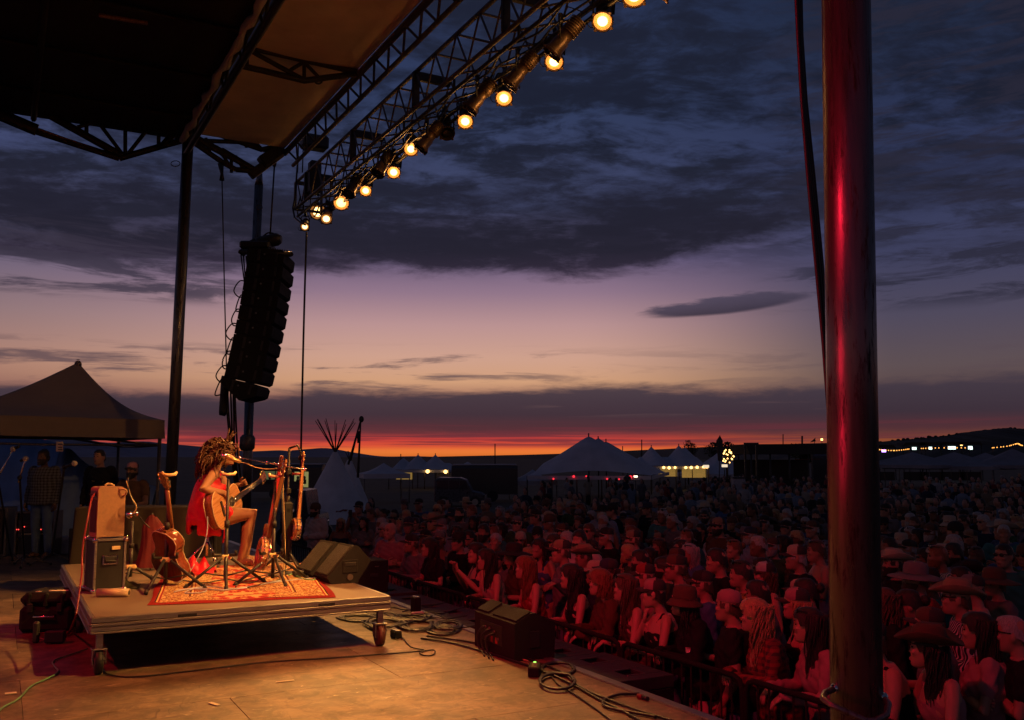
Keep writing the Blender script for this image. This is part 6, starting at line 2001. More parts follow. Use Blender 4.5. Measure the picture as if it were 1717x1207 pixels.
for s_ in (-1, 1):
    gl.tube([(s_ * .032 + .024 * math.cos(a), .098, .010 + .02 * math.sin(a)) for a in [j * .449 for j in range(14)]], .003, 5, closed=True).tube([(s_ * .056, .096, .012), (s_ * .078, .0, .012)], .003, 5)
o = gl.build('spectacles', M.brass, sing); o.matrix_local = f.HM
for s_ in (-1, 1):
    mbk = MB()
    an, toe = f.seated[s_][2], f.seated[s_][3]
    mbk.tube([(an.x - .045, an.y + .02, .05), (an.x, an.y + .07, .085), (an.x + .05, an.y + .05, .05)], .008, 6)
    mbk.tube([(toe.x - .045, toe.y - .03, .025), (toe.x, toe.y - .03, .068), (toe.x + .045, toe.y - .03, .025)], .008, 6)
    mbk.box(((an.x + toe.x) / 2, (an.y + toe.y) / 2 - .01, .010), (.085, .26, .014), .005)
    mbk.build('sandal', M.brass, sing)
# her guitar: lower bout towards the camera, neck up and away
gN = Vector((.55, .82, .10)).normalized()            # way the strings face, in her frame
gZ = Vector((-.80, .48, .34)); gZ = (gZ - gN * gZ.dot(gN)).normalized()
gX = gN.cross(gZ)
Mg = Matrix((gX, gN, gZ)).transposed().to_4x4()
Ms = Matrix.Translation(SB) @ Matrix.Rotation(SROT, 4, 'Z')
gw = Ms @ Matrix.Translation(Vector((.36, .02, .57))) @ Mg
sg = guitar('reddish acoustic guitar held on the singer\'s lap', M.wood_light, M.wood_red, (0, 0, 0), (0, 0, 0), 1.08)
sg.rotation_euler = gw.to_euler(); sg.location = gw.translation
jack = Ms @ Vector((.37, .0, .56))
tag(MB().tube(smooth_path([jack, jack + Vector((.01, -.03, -.15)), jack + Vector((-.02, -.06, -.32)), on_deck(318, 968) + Vector((0, 0, .06)), on_deck(300, 980) + Vector((0, 0, .025))]), .005, 6).build('guitar_lead', M.cable_blue), 'pale guitar lead hanging from the singer\'s guitar to the rug', 'cable')

# ------------------------------------------------------------------ crew behind the stage at the left
def crew(px, py_head, Y, label, **k):
    p = at_y(px, py_head, Y); z = p.z - 1.72
    return make_person(label, Vector((p.x, p.y, z)), math.pi + math.atan2(-p.x, p.y) * -1 * -1 if False else math.atan2(p.x, -p.y) * 0 + math.pi - .1, group='crew behind the stage', **k)
t, fg = crew(77, 753, 15.2, 'crew member in a plaid shirt with headphones behind the microphone stands', pose='stand', top='long', topcol='grey', pattern='plaid', hair='crop', haircol='dark', skin='brown', bulk=1.18, beard=True)
hm = MB()
for s_ in (-1, 1): hm.tube([(s_ * .075, -.01, 0), (s_ * .10, -.01, 0)], [.034, .03], 14)
hm.tube([(.095 * math.cos(a), -.01, .035 + .10 * math.sin(a)) for a in [j * math.pi / 12 for j in range(13)]], .009, 6)
o = hm.build('headphones', M.black, t); o.matrix_local = fg.HM
t, fg = crew(171, 752, 14.6, 'crew member in a black sweatshirt with a yellow emblem behind the amplifier', pose='stand', top='long', topcol='black', hair='crop', haircol='dark', skin='light')
em = MB()
ecol = mat('yellow_print', (.5, .36, .07), .7)
def print_line(pts, r_=.004): em.tube([Vector((x, .138 + fy, z)) for x, z, fy in pts], r_, 5)
print_line([(-.12 + .24 * k / 12, 1.255 + .012 * math.sin(k * math.pi / 12), .004 - .03 * (k / 6 - 1) ** 2) for k in range(13)])
print_line([(-.12, 1.255, -.026), (-.10, 1.20, -.016), (-.05, 1.205, .0)]); print_line([(.12, 1.255, -.026), (.10, 1.20, -.016), (.05, 1.205, .0)])
print_line([(-.06, 1.21, .0), (-.035, 1.14, .0), (.0, 1.11, .0), (.035, 1.14, .0), (.06, 1.21, .0)])
print_line([(-.06, 1.235, .002), (-.03, 1.225, .004), (0, 1.235, .004), (.03, 1.225, .004), (.06, 1.235, .002)], .007)
em.build('emblem', ecol, t)
fs_ = Fig(False, -.05, None, None, 1.08, headpitch=.05)
fs_.seated = {k: [Vector((k * .09, .04, .90)), Vector((k * .20, .46, .94)), Vector((k * .16, .44, .50)), Vector((k * .18, .60, .44))] for k in (-1, 1)}
fs_.arms = sym((.27, .05, 1.12), (.14, .34, 1.02), (-.3, .9, -.1), (0, .1, 1), .5)
p = at_y(223, 772, 14.2)
t = thing('person', 'seated crew member in a cap and shorts between the black sweatshirt and the pole', 'person', (p.x, p.y, p.z - 1.74), math.pi - .2, 'crew behind the stage')
link('body', body_mesh(fs_, .012), t, (*SKINS['tan'], 1))
me = top_mesh(fs_, 'tee'); me.materials.append(M.fabric); link('shirt', me, t, (*CLOTH['brown'], 1))
me = bottom_mesh(fs_, 'shorts'); me.materials.append(M.fabric); link('shorts', me, t, (*CLOTH['grey'], 1))
for nm, me, c_ in (('hair', headpart('hair_under_cap', lambda: hair_mesh('under_cap')), HAIRC['dark']), ('hat', headpart('hat_cap', lambda: hat_mesh('cap')), CLOTH['pink']), ('beard', headpart('beard', beard_mesh), HAIRC['dark']), ('eyes', headpart('face', face_mesh), (0, 0, 0))):
    o = link(nm, me, t, (*c_, 1)); o.matrix_local = fs_.HM
sc_ = thing('folding_chair', 'dark folding chair under the seated crew member', 'chair', (p.x, p.y, 0), math.pi - .2)
zs = p.z - 1.74 + .84
MB().box((0, .12, zs - .02), (.46, .46, .04), .01).build('seat', M.black, sc_)
MB().box((0, -.13, zs + .36), (.44, .03, .3), .01).build('backrest', M.black, sc_)
for sx in (-1, 1):
    for yy in (-.1, .33): MB().cyl((sx * .2, yy, 0 if zs > .2 else -.2), (sx * .2, yy, zs - .04), .014, seg=8).build('leg', M.truss, sc_)
    MB().cyl((sx * .2, -.12, zs - .04), (sx * .2, -.13, zs + .24), .014, seg=8).build('back_post', M.truss, sc_)
# ================================================================== far field: mountains, hill, tents, vehicles
mtn = mat('distant_mountain', (.20, .20, .26), .95, 0, .2, .002)  # haze of the distance is put into this bluish base colour
hillm = mat('dark_scrub_hill', (.045, .045, .032), .95, 0, .4, .05, bump=.5)
plain = mat('dark_plain', (.05, .04, .03), .95, 0, .3, .01)


def ridge(name, pts, dist, depth, m, base_z=GZ - 2):
    """a ridge of hills: crest points as (azimuth pixel, height pixel) at a distance, with slopes fore and aft"""
    P = [at_y(x, y, dist) for x, y in pts]
    fine = smooth_path(P, 8)
    vs, fs, n = [], [], len(fine)
    q = random.Random(len(name))
    for p in fine: vs.append((p.x * (1 - depth / dist), p.y - depth, base_z))
    for p in fine: vs.append((p.x, p.y - depth * .45, base_z + (p.z - base_z) * (.62 + q.uniform(-.08, .08))))
    for p in fine: vs.append((p.x, p.y, max(p.z + q.uniform(-.01, .01) * (p.z - base_z), base_z + .1)))
    for p in fine: vs.append((p.x * (1 + depth / dist), p.y + depth, base_z))
    for r in range(3):
        for i in range(n - 1): fs.append((r * n + i, r * n + i + 1, (r + 1) * n + i + 1, (r + 1) * n + i))
    return tag(MB().add(vs, fs, True).build(name, m), kind='structure')


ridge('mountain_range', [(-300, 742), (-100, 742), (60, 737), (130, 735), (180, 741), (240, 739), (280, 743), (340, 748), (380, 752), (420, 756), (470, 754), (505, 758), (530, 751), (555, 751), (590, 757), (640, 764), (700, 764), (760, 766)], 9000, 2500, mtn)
ridge('far_plain', [(-400, 769), (300, 768), (560, 768), (640, 767), (760, 764), (900, 761), (1000, 757), (1110, 752), (1200, 748), (1300, 744), (1420, 741), (1560, 738), (1800, 735), (2200, 738)], 1500, 500, plain)
ridge('hill', [(1340, 752), (1420, 747), (1480, 739), (1530, 735), (1580, 730), (1630, 722), (1670, 718), (1700, 717), (1740, 721), (1800, 724), (1900, 730), (2050, 742)], 420, 120, hillm)
# dark scrub along the skyline of the hill
q = random.Random(3)
sb = MB()
for i in range(150):
    x = q.uniform(1470, 1760); yy = 740 - (x - 1480) * .108 if x < 1690 else 717 + (x - 1690) * .06
    p = at_y(x, yy + q.uniform(0, 5), 419); r_ = q.uniform(.25, .8)
    sb.ell(tuple(p), (r_ * 1.3, r_, r_), 6, 4)
tag(sb.build('scrub', hillm), kind='stuff')


# ------------------------------------------------------------------ tents
warm = mat('lit_tent_interior', (.6, .42, .15), .8, emit=(1.0, .60, .14, .2))
bulbm = mat('warm_bulb', (.9, .6, .3), .4, emit=(1.0, .55, .16, 4))
bulbred = mat('red_bulb', (.6, .05, .05), .4, emit=(1.0, .03, .05, 1.3))
bulbwhite = mat('white_lamp', (.9, .9, .9), .4, emit=(.75, 1.0, .92, 2.2))
woodpole = mat('weathered_wood_pole', (.06, .045, .03), .8)


def canopy_roof(mb, corners, apex, sag=.18, steps=8, side=10):
    """one concave pyramid: eave polygon to a peak"""
    n = len(corners)
    ring = []
    for i in range(n):
        a, b = corners[i], corners[(i + 1) % n]
        for k in range(side): ring.append(a.lerp(b, k / side))
    rows = []
    for s in range(steps + 1):
        f = s / steps
        row = []
        for p in ring:
            h = p.lerp(apex, f); h.z = p.z + (apex.z - p.z) * (f - sag * math.sin(math.pi * f))
            row.append(h)
        rows.append(row)
    mb.loft(rows, False)


def popup(label, c, w, d, eave, peak, rz, m=None, name='canopy_tent', val=.28, poles=True, group=None, sides=()):
    t = thing(name, label, 'tent', c, rz, group)
    cs = [Vector((-w / 2, -d / 2, eave)), Vector((w / 2, -d / 2, eave)), Vector((w / 2, d / 2, eave)), Vector((-w / 2, d / 2, eave))]
    mb = MB(); canopy_roof(mb, cs, Vector((0, 0, peak))); mb.build('canopy', m or M.canvas, t)
    v = MB()
    ring = [cs[i].lerp(cs[(i + 1) % 4], k / 8) for i in range(4) for k in range(8)]
    v.loft([[p + Vector((0, 0, .003)) for p in ring], [p * 1.003 - Vector((0, 0, val)) for p in ring]], False, False)
    v.build('valance', m or M.canvas, t)
    if poles:
        for p in cs: MB().cyl((p.x * .97, p.y * .97, 0), (p.x * .97, p.y * .97, eave), .03, seg=6).build('leg', M.truss, t)
    for sd in sides:
        a, b = cs[sd], cs[(sd + 1) % 4]
        MB().add([a * .98, b * .98, Vector((b.x * .98, b.y * .98, 0)), Vector((a.x * .98, a.y * .98, 0))], [(0, 1, 2, 3)]).build('side_wall', m or M.canvas, t)
    return t


# the backstage tent at the left, valance lit by the stage
te = at_y(276, 704, 17.5); tl = at_y(-170, 690, 15.0)
ax_ = (te - tl); wT = ax_.length; ang = math.atan2(ax_.y, ax_.x)
nrm_ = Vector((-math.sin(ang), math.cos(ang), 0))
apx = at_y(124, 609, 18.4)
cT = (te + tl) / 2 + nrm_ * (wT * .36); cT.z = GZ
t = thing('canopy_tent', 'cream canopy tent backstage with an amber lit valance at the left', 'tent', cT, ang)
ev = (te.z + tl.z) / 2 - GZ
cs = [Vector((-wT / 2, -wT * .36, tl.z - GZ)), Vector((wT / 2, -wT * .36, te.z - GZ)), Vector((wT / 2, wT * .36, te.z - GZ)), Vector((-wT / 2, wT * .36, tl.z - GZ))]
inv = parent_matrix(t).inverted(); al = inv @ apx; al.y *= .3
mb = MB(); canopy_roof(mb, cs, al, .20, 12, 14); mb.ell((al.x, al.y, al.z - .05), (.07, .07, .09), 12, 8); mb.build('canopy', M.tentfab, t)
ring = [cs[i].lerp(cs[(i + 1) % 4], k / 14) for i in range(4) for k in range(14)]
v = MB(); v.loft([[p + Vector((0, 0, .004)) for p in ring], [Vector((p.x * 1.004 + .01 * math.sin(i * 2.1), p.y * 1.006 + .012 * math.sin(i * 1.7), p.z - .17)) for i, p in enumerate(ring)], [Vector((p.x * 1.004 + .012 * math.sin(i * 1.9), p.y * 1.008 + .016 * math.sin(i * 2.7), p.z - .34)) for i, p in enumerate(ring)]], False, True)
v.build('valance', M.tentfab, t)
for p in cs: MB().cyl((p.x * .97, p.y * .97, 0), (p.x * .97, p.y * .97, p.z), .035, seg=8).build('leg', M.truss, t)
for a, b in ((0, 2), (1, 3), (0, 1), (1, 2)):
    pa, pb = cs[a] * .97, cs[b] * .97; pa.z -= .36; pb.z -= .36
    MB().tube([pa, (pa + pb) / 2 + Vector((0, 0, .25 if abs(a - b) == 2 else -.02)), pb], .02, 6).build('roof_strut', M.truss, t)
# blue tarpaulin shelters behind it
def tarp(label, crest, base_l, base_r, depth, Y):
    """a sheet thrown over a ridge: front and back slopes with folds"""
    t = thing('tarp_shelter', label, 'tent', Vector((at_y(crest[0][0], 800, Y).x, Y, GZ)))
    vs, fs = [], []
    n = 28
    cp = smooth_path([at_y(x, y, Y) for x, y in crest], 8)
    n = len(cp)
    for j in range(9):
        f = (j - 4) / 4
        for i, p in enumerate(cp):
            k = abs(f)
            z = p.z + (GZ - p.z) * k + .06 * math.sin(i * .9 + j) * k * (1 - k) * 4
            vs.append((p.x, p.y + f * depth, z))
    for j in range(8):
        for i in range(n - 1): fs.append((j * n + i, j * n + i + 1, (j + 1) * n + i + 1, (j + 1) * n + i))
    MB().add(vs, fs, True).build('sheet', M.bluetarp, t, True)
    return t
tarp('big blue tarpaulin shelter under the cream canopy at the left', [(-120, 735), (-20, 727), (40, 726), (70, 735), (92, 742), (125, 765), (150, 785), (178, 800), (215, 812), (262, 822)], 0, 0, 1.6, 21)
tarp('second blue tarpaulin shelter with a curved top behind the crew', [(100, 752), (118, 752), (140, 772), (165, 788), (190, 797), (230, 806), (262, 815)], 0, 0, 1.2, 19.2)

# tipi beside the stage
def tipi(label, apex_px, half_px, Y, npole, spread, polelen, marks=True):
    c = at_y(apex_px[0], 765, Y); c.z = GZ
    ap = at_y(apex_px[0], apex_px[1], Y)
    R_ = half_px / FPX * Y; H = ap.z - GZ
    t = thing('tipi', label, 'tipi', c)
    mb = MB(); rows = []
    for f in [k / 10 for k in range(11)]:
        r = R_ * (1 - f) + .10 * f
        rows.append([(r * math.cos(a) * (1 + .012 * math.sin(a * 12)), r * math.sin(a), H * f) for a in [2 * math.pi * k / 40 for k in range(40)]])
    mb.loft(rows, False); mb.build('cover', M.canvas2, t)
    q = random.Random(npole)
    for k in range(npole):
        a = 2 * math.pi * k / npole + .2
        foot = Vector((R_ * .96 * math.cos(a), R_ * .96 * math.sin(a), 0)); top = Vector((0, 0, H * .985))
        end = top + (top - foot).normalized() * polelen * q.uniform(.85, 1.1) + Vector((-spread * math.cos(a) * .25, 0, 0))
        MB().tube([foot.lerp(top, .9), top + Vector((.02 * math.cos(a), 0, 0)), end], [.035, .03, .014], 6).build('tent_pole', woodpole, t)
    for s in (-1, 1):
        MB().add([(s * .05, -.12, H * .985), (s * .20, -.22, H * .84), (s * .27, -.34, H * .70), (s * .10, -R_ * .36, H * .66)], [(0, 1, 2, 3)]).build('smoke_flap', M.canvas2, t)
    if marks:
        red = mat('faded_red_paint', (.16, .03, .025), .9)
        for a0 in (-2.0, -1.15):
            f = .17; r = R_ * (1 - f) + .1 * f + .02
            o = MB()
            w = .26
            o.prism([(-w, -.02), (-w * .6, .02), (-w * .2, -.01), (w * .2, .05), (w * .7, .02), (w, .09), (w * .8, .10), (w * .2, .11), (-w * .3, .05), (-w * .9, .05)], -.004, .004, 'y')
            e = o.build('painted_animal', red, t); e.location = (r * math.cos(a0), r * math.sin(a0), H * f); e.rotation_euler = (-math.atan2(R_, H), 0, a0 + math.pi / 2); e.rotation_mode = 'XYZ'
    return t
tipi('white canvas tipi with bare crossed poles beyond the singer', (562, 757), 62, 40, 12, .6, 1.6)
tp2 = tipi('second pale tipi half hidden behind the tipi with crossed poles', (586, 770), 40, 46, 5, .1, .5, False)
for k, (a, b) in enumerate((((585, 775), (606, 700)), ((590, 770), (602, 705)), ((601, 790), (605, 699)))):
    pass
t = thing('flag_pole', 'pair of leaning dark poles bound at the top beside the tipi', 'pole', at_y(598, 790, 44))
for a, b, r_ in (((584, 778), (605, 702), .05), ((588, 772), (603, 712), .035), ((600, 800), (605, 700), .06)):
    MB().tube([at_y(*a, 44), at_y(*b, 44)], [r_, r_ * .6], 6).build('shaft', woodpole, t, True)
MB().tube([at_y(602, 722, 44), at_y(601, 742, 44)], [.10, .06], 8).build('furled_flag', M.drape, t, True)
MB().ell(tuple(at_y(606, 702, 44)), (.12, .12, .16), 8, 6).build('binding', woodpole, t, True)

# food trailer with lit windows, left of the tipi
def trailer(label, x0, x1, yt, Y, wins=(), h=2.4, m=None, name='trailer', rounded=True):
    a, b = at_y(x0, yt, Y), at_y(x1, yt, Y)
    w = b.x - a.x; top = a.z
    t = thing(name, label, 'trailer', ((a.x + b.x) / 2, Y, GZ))
    H = top - GZ
    prof = [(-1.1, .45), (1.1, .45), (1.1, H - .2), (.95, H - .02), (-.95, H - .02), (-1.1, H - .2)]
    MB().prism([(p[0] + 1.1, p[1]) for p in prof], -w / 2, w / 2, 'x').build('body', m or mat('dark_trailer_paint', (.05, .045, .04), .4), t)
    for k in (-.18, .12): MB().tube([(k * w, -.02, .34), (k * w, .2, .34)], .34, 16).build('wheel', M.rubber, t)
    MB().box((0, 1.1, H + .03), (w * .96, 1.9, .06), .02).build('roof', M.canvas, t)
    for (wx0, wx1, wy0, wy1, mm) in wins:
        p, q2 = at_y(wx0, wy0, Y), at_y(wx1, wy1, Y)
        cx_ = (p.x + q2.x) / 2 - t.location.x; cz_ = (p.z + q2.z) / 2 - GZ
        fr = MB().box((cx_, -.01, cz_), (q2.x - p.x + .12, .05, p.z - q2.z + .12), .01).build('window', M.truss_dark, t)
        MB().box((cx_, -.04, cz_), (q2.x - p.x, .02, p.z - q2.z)).build('pane', mm, fr)
    return t
winm = mat('lit_serving_window', (.4, .4, .2), .7, emit=(.72, .66, .22, .3), var=.7, scale=1.6)
winm2 = mat('dim_serving_window', (.3, .34, .2), .7, emit=(.45, .55, .2, .12), var=.7, scale=1.6)
nt = winm.node_tree
tr = trailer('dark food trailer with yellow lit windows left of the tipi', 424, 540, 778, 62, [(437, 461, 789, 803, winm2), (463, 470, 789, 800, winm2), (494, 504, 790, 806, winm), (506, 517, 790, 816, winm)])
for k, x in enumerate((500, 511, 445, 453)):
    p = at_y(x, 800, 62)
    o = MB().ell((p.x - tr.location.x, -.075, p.z - GZ), (.09, .015, .12), 8, 6).box((p.x - tr.location.x, -.075, p.z - GZ - .26), (.24, .02, .3), .02)
    o.build('silhouette', M.black, tr)
# pickup in front of it
def car(label, x0, x1, yt, Y, kind='van', col=(.05, .055, .065)):
    a, b = at_y(x0, yt, Y), at_y(x1, yt, Y); L = b.x - a.x; H = a.z - GZ
    t = thing(kind, label, kind.replace('_', ' '), ((a.x + b.x) / 2, Y, GZ))
    paint = mat('dark_car_paint', col, .3, .2)
    if kind == 'van': pr = [(-.5, .16), (.5, .16), (.5, .40), (.44, .47), (.27, .53), (.14, .92), (.02, 1.), (-.42, 1.), (-.5, .92)]
    else: pr = [(-.5, .18), (.5, .18), (.5, .45), (.46, .55), (.24, .58), (.15, .98), (-.08, 1.), (-.14, .62), (-.5, .60)]
    P = [(x * L, z * H) for x, z in pr]
    W = 1.8
    rings = [[(x * k, y, .3 * H + (z - .3 * H) * k) for x, z in P] for y, k in ((0, .96), (.08, 1), (W - .08, 1), (W, .96))]
    MB().loft(rings, True, False).build('body', paint, t)
    gl = mat('dark_car_glass', (.03, .035, .045), .08)
    for x0_, x1_ in (((-.44, -.22), (-.20, .0), (.01, .13)) if kind == 'van' else ((-.07, .02), (.03, .14))):
        MB().add([(x0_ * L, -.012, .60 * H), (x1_ * L + (.05 * L if x1_ > .1 else 0), -.012, .60 * H), (x1_ * L, -.004, .90 * H), (x0_ * L, -.004, .90 * H)], [(0, 1, 2, 3)]).build('window', gl, t)
    for x_ in (-.31, .32):
        for y_ in (-.02, W - .2):
            w = MB().tube([(x_ * L, y_, .17 * H), (x_ * L, y_ + .22, .17 * H)], .19 * H, 20).build('wheel', M.rubber, t)
            MB().tube([(x_ * L, y_ - .01, .17 * H), (x_ * L, y_ + .02, .17 * H)], .11 * H, 14).build('rim', M.alu, w)
    MB().box((.495 * L, .3, .38 * H), (.05, .3, .12), .02).build('headlight', M.chrome, t); MB().box((.495 * L, W - .3, .38 * H), (.05, .3, .12), .02).build('headlight', M.chrome, t)
    return t
car('dark pickup truck parked between the food trailer and the tipi', 470, 535, 820, 29, 'pickup_truck', (.035, .04, .05))
car('dark van parked before the long white trailer', 728, 812, 800, 52, 'van', (.06, .065, .08))
trailer('long dark trailer with a pale roof behind the parked van', 757, 868, 779, 58)
t = popup('small white pop-up tent right of the tipi', at_y(643, 800, 58) * 1.0, 2.8, 2.8, 1.75, 2.4, .3, group='white tents in the field'); t.location.z = at_y(643, 793, 58).z - 1.75


def marquee(label, x0, x1, ye, peaks, Y, depth, skew=0.0, eave_r=None, group='white tents in the field', wall=None, bulbs=(), bulbmat=None):
    """a pole tent: eave line in pixels, peaks (px, py) stepping back into the depth"""
    a, b = at_y(x0, ye, Y), at_y(x1, eave_r or ye, Y)
    c = Vector(((a.x + b.x) / 2, Y + depth / 2, GZ))
    t = thing('pole_tent', label, 'tent', c, 0, group)
    W = b.x - a.x; ez = a.z - GZ
    pk = []
    for i, (px, py) in enumerate(peaks):
        pk.append(None)
    nx_, ny_ = 60, 26
    along_y = len(peaks) > 1 and (max(p[0] for p in peaks) - min(p[0] for p in peaks)) < (x1 - x0) * .3
    P = []
    for i, (px, py) in enumerate(peaks):
        d = Y + (depth * (i + .5) / len(peaks) if along_y else depth * .5)
        w = at_y(px, py, d); P.append((w.x - c.x, w.y - c.y, w.z - GZ))
    vs, fs = [], []
    for j in range(ny_ + 1):
        for i in range(nx_ + 1):
            u, v = i / nx_ * 2 - 1, j / ny_ * 2 - 1
            x, y = u * W / 2 + skew * (v + 1) / 2, v * depth / 2
            e = min(1 - abs(u) ** 1.0, 1e9)
            z = ez
            for (qx, qy, qz) in P:
                dd = math.hypot((x - qx) / (W * (.62 if along_y else .62 / len(P) * 1.6)), (y - qy) / (depth * (.62 / len(P) * 1.6 if along_y else .62)))
                z = max(z, ez + (qz - ez) * max(0, 1 - dd) ** 1.28)
            edge = min((1 - abs(u)) / .12, (1 - abs(v)) / .12, 1)
            rid = ez + (max(p[2] for p in P) - ez) * .42 * max(0, min(1 - (abs(u) if along_y else abs(v)), 1)) * min(1, (1 - (abs(v) if along_y else abs(u))) / .25)
            z = max(z, rid)
            z = ez + (z - ez) * min(1, .3 + .7 * edge)
            vs.append((x, y, z))
    for j in range(ny_):
        for i in range(nx_):
            k = j * (nx_ + 1) + i; fs.append((k, k + 1, k + nx_ + 2, k + nx_ + 1))
    MB().add(vs, fs, True).build('canopy', M.canvas, t)
    vl = MB()
    nseg = 16
    ring = [(-W / 2 + W * k / nseg, -depth / 2) for k in range(nseg)] + [(W / 2 + skew * k / 8, -depth / 2 + depth * k / 8) for k in range(9)]
    vs = [(x, y - .004, ez + .003) for x, y in ring] + [(x, y - .004, ez - .22) for x, y in ring]
    n = len(ring)
    vl.add(vs, [(i, i + 1, n + i + 1, n + i) for i in range(n - 1)]).build('valance', M.canvas, t)
    for k in range(6):
        x = -W / 2 + W * k / 5
        MB().cyl((x, -depth / 2 + .05, 0), (x, -depth / 2 + .05, ez), .04, seg=6).build('side_pole', woodpole, t)
    for (qx, qy, qz) in P:
        MB().tube([(qx, qy, 0), (qx, qy, qz + .1)], .04, 6).build('mast', woodpole, t)
    for (wx0, wx1, wy0, wy1) in (wall or ()):
        p, q2 = at_y(wx0, wy0, Y + .4), at_y(wx1, wy1, Y + .4)
        MB().box(((p.x + q2.x) / 2 - c.x, -depth / 2 + .6, (p.z + q2.z) / 2 - GZ), (q2.x - p.x, .03, p.z - q2.z)).build('lit_wall', warm, t)
    for (bx, by, r_) in bulbs:
        p = at_y(bx, by, Y - .15)
        MB().ell((p.x - c.x, p.y - c.y, p.z - GZ), r_, 10, 8).build('bulb', bulbmat or bulbm, t)
    return t


marquee('large white pole tent with three close peaks and red bulbs along its eave', 884, 1092, 797, [(987, 728), (1003, 733), (1016, 737)], 55, 14, 3.4, bulbs=[(928, 802, .055), (962, 798, .075), (983, 797.5, .05), (1018, 802, .055), (1038, 802.5, .05), (1057, 799, .10), (1063, 797, .05)], bulbmat=bulbred)
marquee('long white pole tent with a row of warm bulbs right of the big tent', 1052, 1188, 781, [(1044, 749), (1092, 747), (1138, 745), (1148, 748)], 78, 9, 1.5, wall=[(1105, 1136, 785, 798), (1144, 1186, 785, 800)], bulbs=[(1113, 783, .11), (1122, 783.5, .12), (1132, 783, .1), (1150, 783, .11), (1159, 783, .12), (1169, 782.5, .12), (1179, 782, .09), (1184, 782, .14)])
marquee('white pole tent with three low peaks and a lit yellow end', 652, 752, 787, [(672, 762), (701, 761), (730, 761)], 80, 8, 1.0, wall=[(664, 678, 793, 803), (678, 692, 788, 803)], bulbs=[(717, 789.5, .16), (747, 790, .16)])
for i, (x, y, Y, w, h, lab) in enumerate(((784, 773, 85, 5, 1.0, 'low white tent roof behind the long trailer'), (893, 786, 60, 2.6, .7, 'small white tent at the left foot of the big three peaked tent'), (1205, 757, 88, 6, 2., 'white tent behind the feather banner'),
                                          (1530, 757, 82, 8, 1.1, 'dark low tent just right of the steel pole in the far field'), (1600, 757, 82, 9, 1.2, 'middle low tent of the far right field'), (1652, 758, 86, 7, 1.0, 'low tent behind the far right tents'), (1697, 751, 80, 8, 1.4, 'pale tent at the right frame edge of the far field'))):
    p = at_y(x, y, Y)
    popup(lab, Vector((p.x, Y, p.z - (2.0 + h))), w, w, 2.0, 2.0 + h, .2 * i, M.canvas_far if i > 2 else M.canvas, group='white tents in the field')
for i, (x, y, lab) in enumerate(((1066, 798, 'bright white work lamp at the right corner of the big tent'), (1215, 780, 'small lit white sign below the feather banner'), (1184, 781, 'bright bulb at the right end of the long tent'))):
    t = thing('work_lamp' if i != 1 else 'lit_sign', lab, 'lamp' if i != 1 else 'sign', at_y(x, y, 54))
    MB().box((0, 0, 0), (.22 if i == 0 else .34, .05, .10 if i == 0 else .16), .02).build('panel', mat('glowing_panel', (.9, .8, .7), .4, emit=(1., .8, .55, 3 if i == 0 else .9)), t)
    MB().cyl((0, .05, 0), (0, .05, GZ - t.location.z), .03, seg=6).build('post', M.truss_dark, t)

# feather banner, tree wrapped in fairy lights, skyline trees and poles
t = thing('feather_banner', 'tall dark feather banner standing right of the long tent', 'banner', at_y(1207, 790, 60))
P = [at_y(x, y, 60) - t.location for x, y in ((1204, 772), (1201, 738), (1207, 729), (1212, 738), (1211, 772))]
MB().prism([(p.x, p.z) for p in P], -.02, .02, 'y').build('flag', mat('banner_cloth', (.09, .06, .05), .9), t)
MB().cyl((P[0].x, 0, GZ - t.location.z), (P[2].x, 0, P[2].z), .03, seg=6).build('mast', M.truss_dark, t)


def leafy(label, px, py, Y, h, w, m, lights=0, name='tree', seed=1):
    base = at_y(px, py, Y); q = random.Random(seed)
    t = thing(name, label, 'tree' if name == 'tree' else 'bush', Vector((base.x, Y, base.z - h)), 0, 'trees on the far field')
    tr_ = MB(); tr_.tube([(0, 0, -2), (.02, 0, h * .3), (-.03, 0, h * .6)], [.09, .07, .03], 6)
    for k in range(7):
        a = q.uniform(0, 6.28); tr_.tube([(0, 0, h * q.uniform(.25, .5)), (w * .5 * math.cos(a), w * .5 * math.sin(a), h * q.uniform(.6, 1.))], [.04, .01], 5)
    tr_.build('trunk', woodpole, t)
    cr = MB()
    for k in range(420):
        a, rr = q.uniform(0, 6.28), math.sqrt(q.random()); zz = q.uniform(.22, 1.0)
        r0 = w * .5 * rr * math.sin(math.pi * min(1, (zz - .1))) * q.uniform(.6, 1.1)
        c = Vector((r0 * math.cos(a), r0 * math.sin(a), h * zz)); s = q.uniform(.05, .13) * w * .6
        d1 = Vector((q.gauss(0, 1), q.gauss(0, 1), q.gauss(0, 1))).normalized() * s; d2 = Vector((q.gauss(0, 1), q.gauss(0, 1), q.gauss(0, 1))).normalized() * s * .6
        cr.add([c - d1, c + d2, c + d1, c - d2], [(0, 1, 2, 3)])
    cr.build('crown', m, t)
    for k in range(lights):
        a = q.uniform(0, 6.28); zz = q.uniform(.15, .95)
        MB().ell((w * .4 * math.cos(a) * math.sin(3 * zz), -w * .35, h * zz), .05, 6, 4).build('fairy_light', bulbm, t)
    return t
leaf = mat('dark_foliage', (.045, .05, .025), .8)
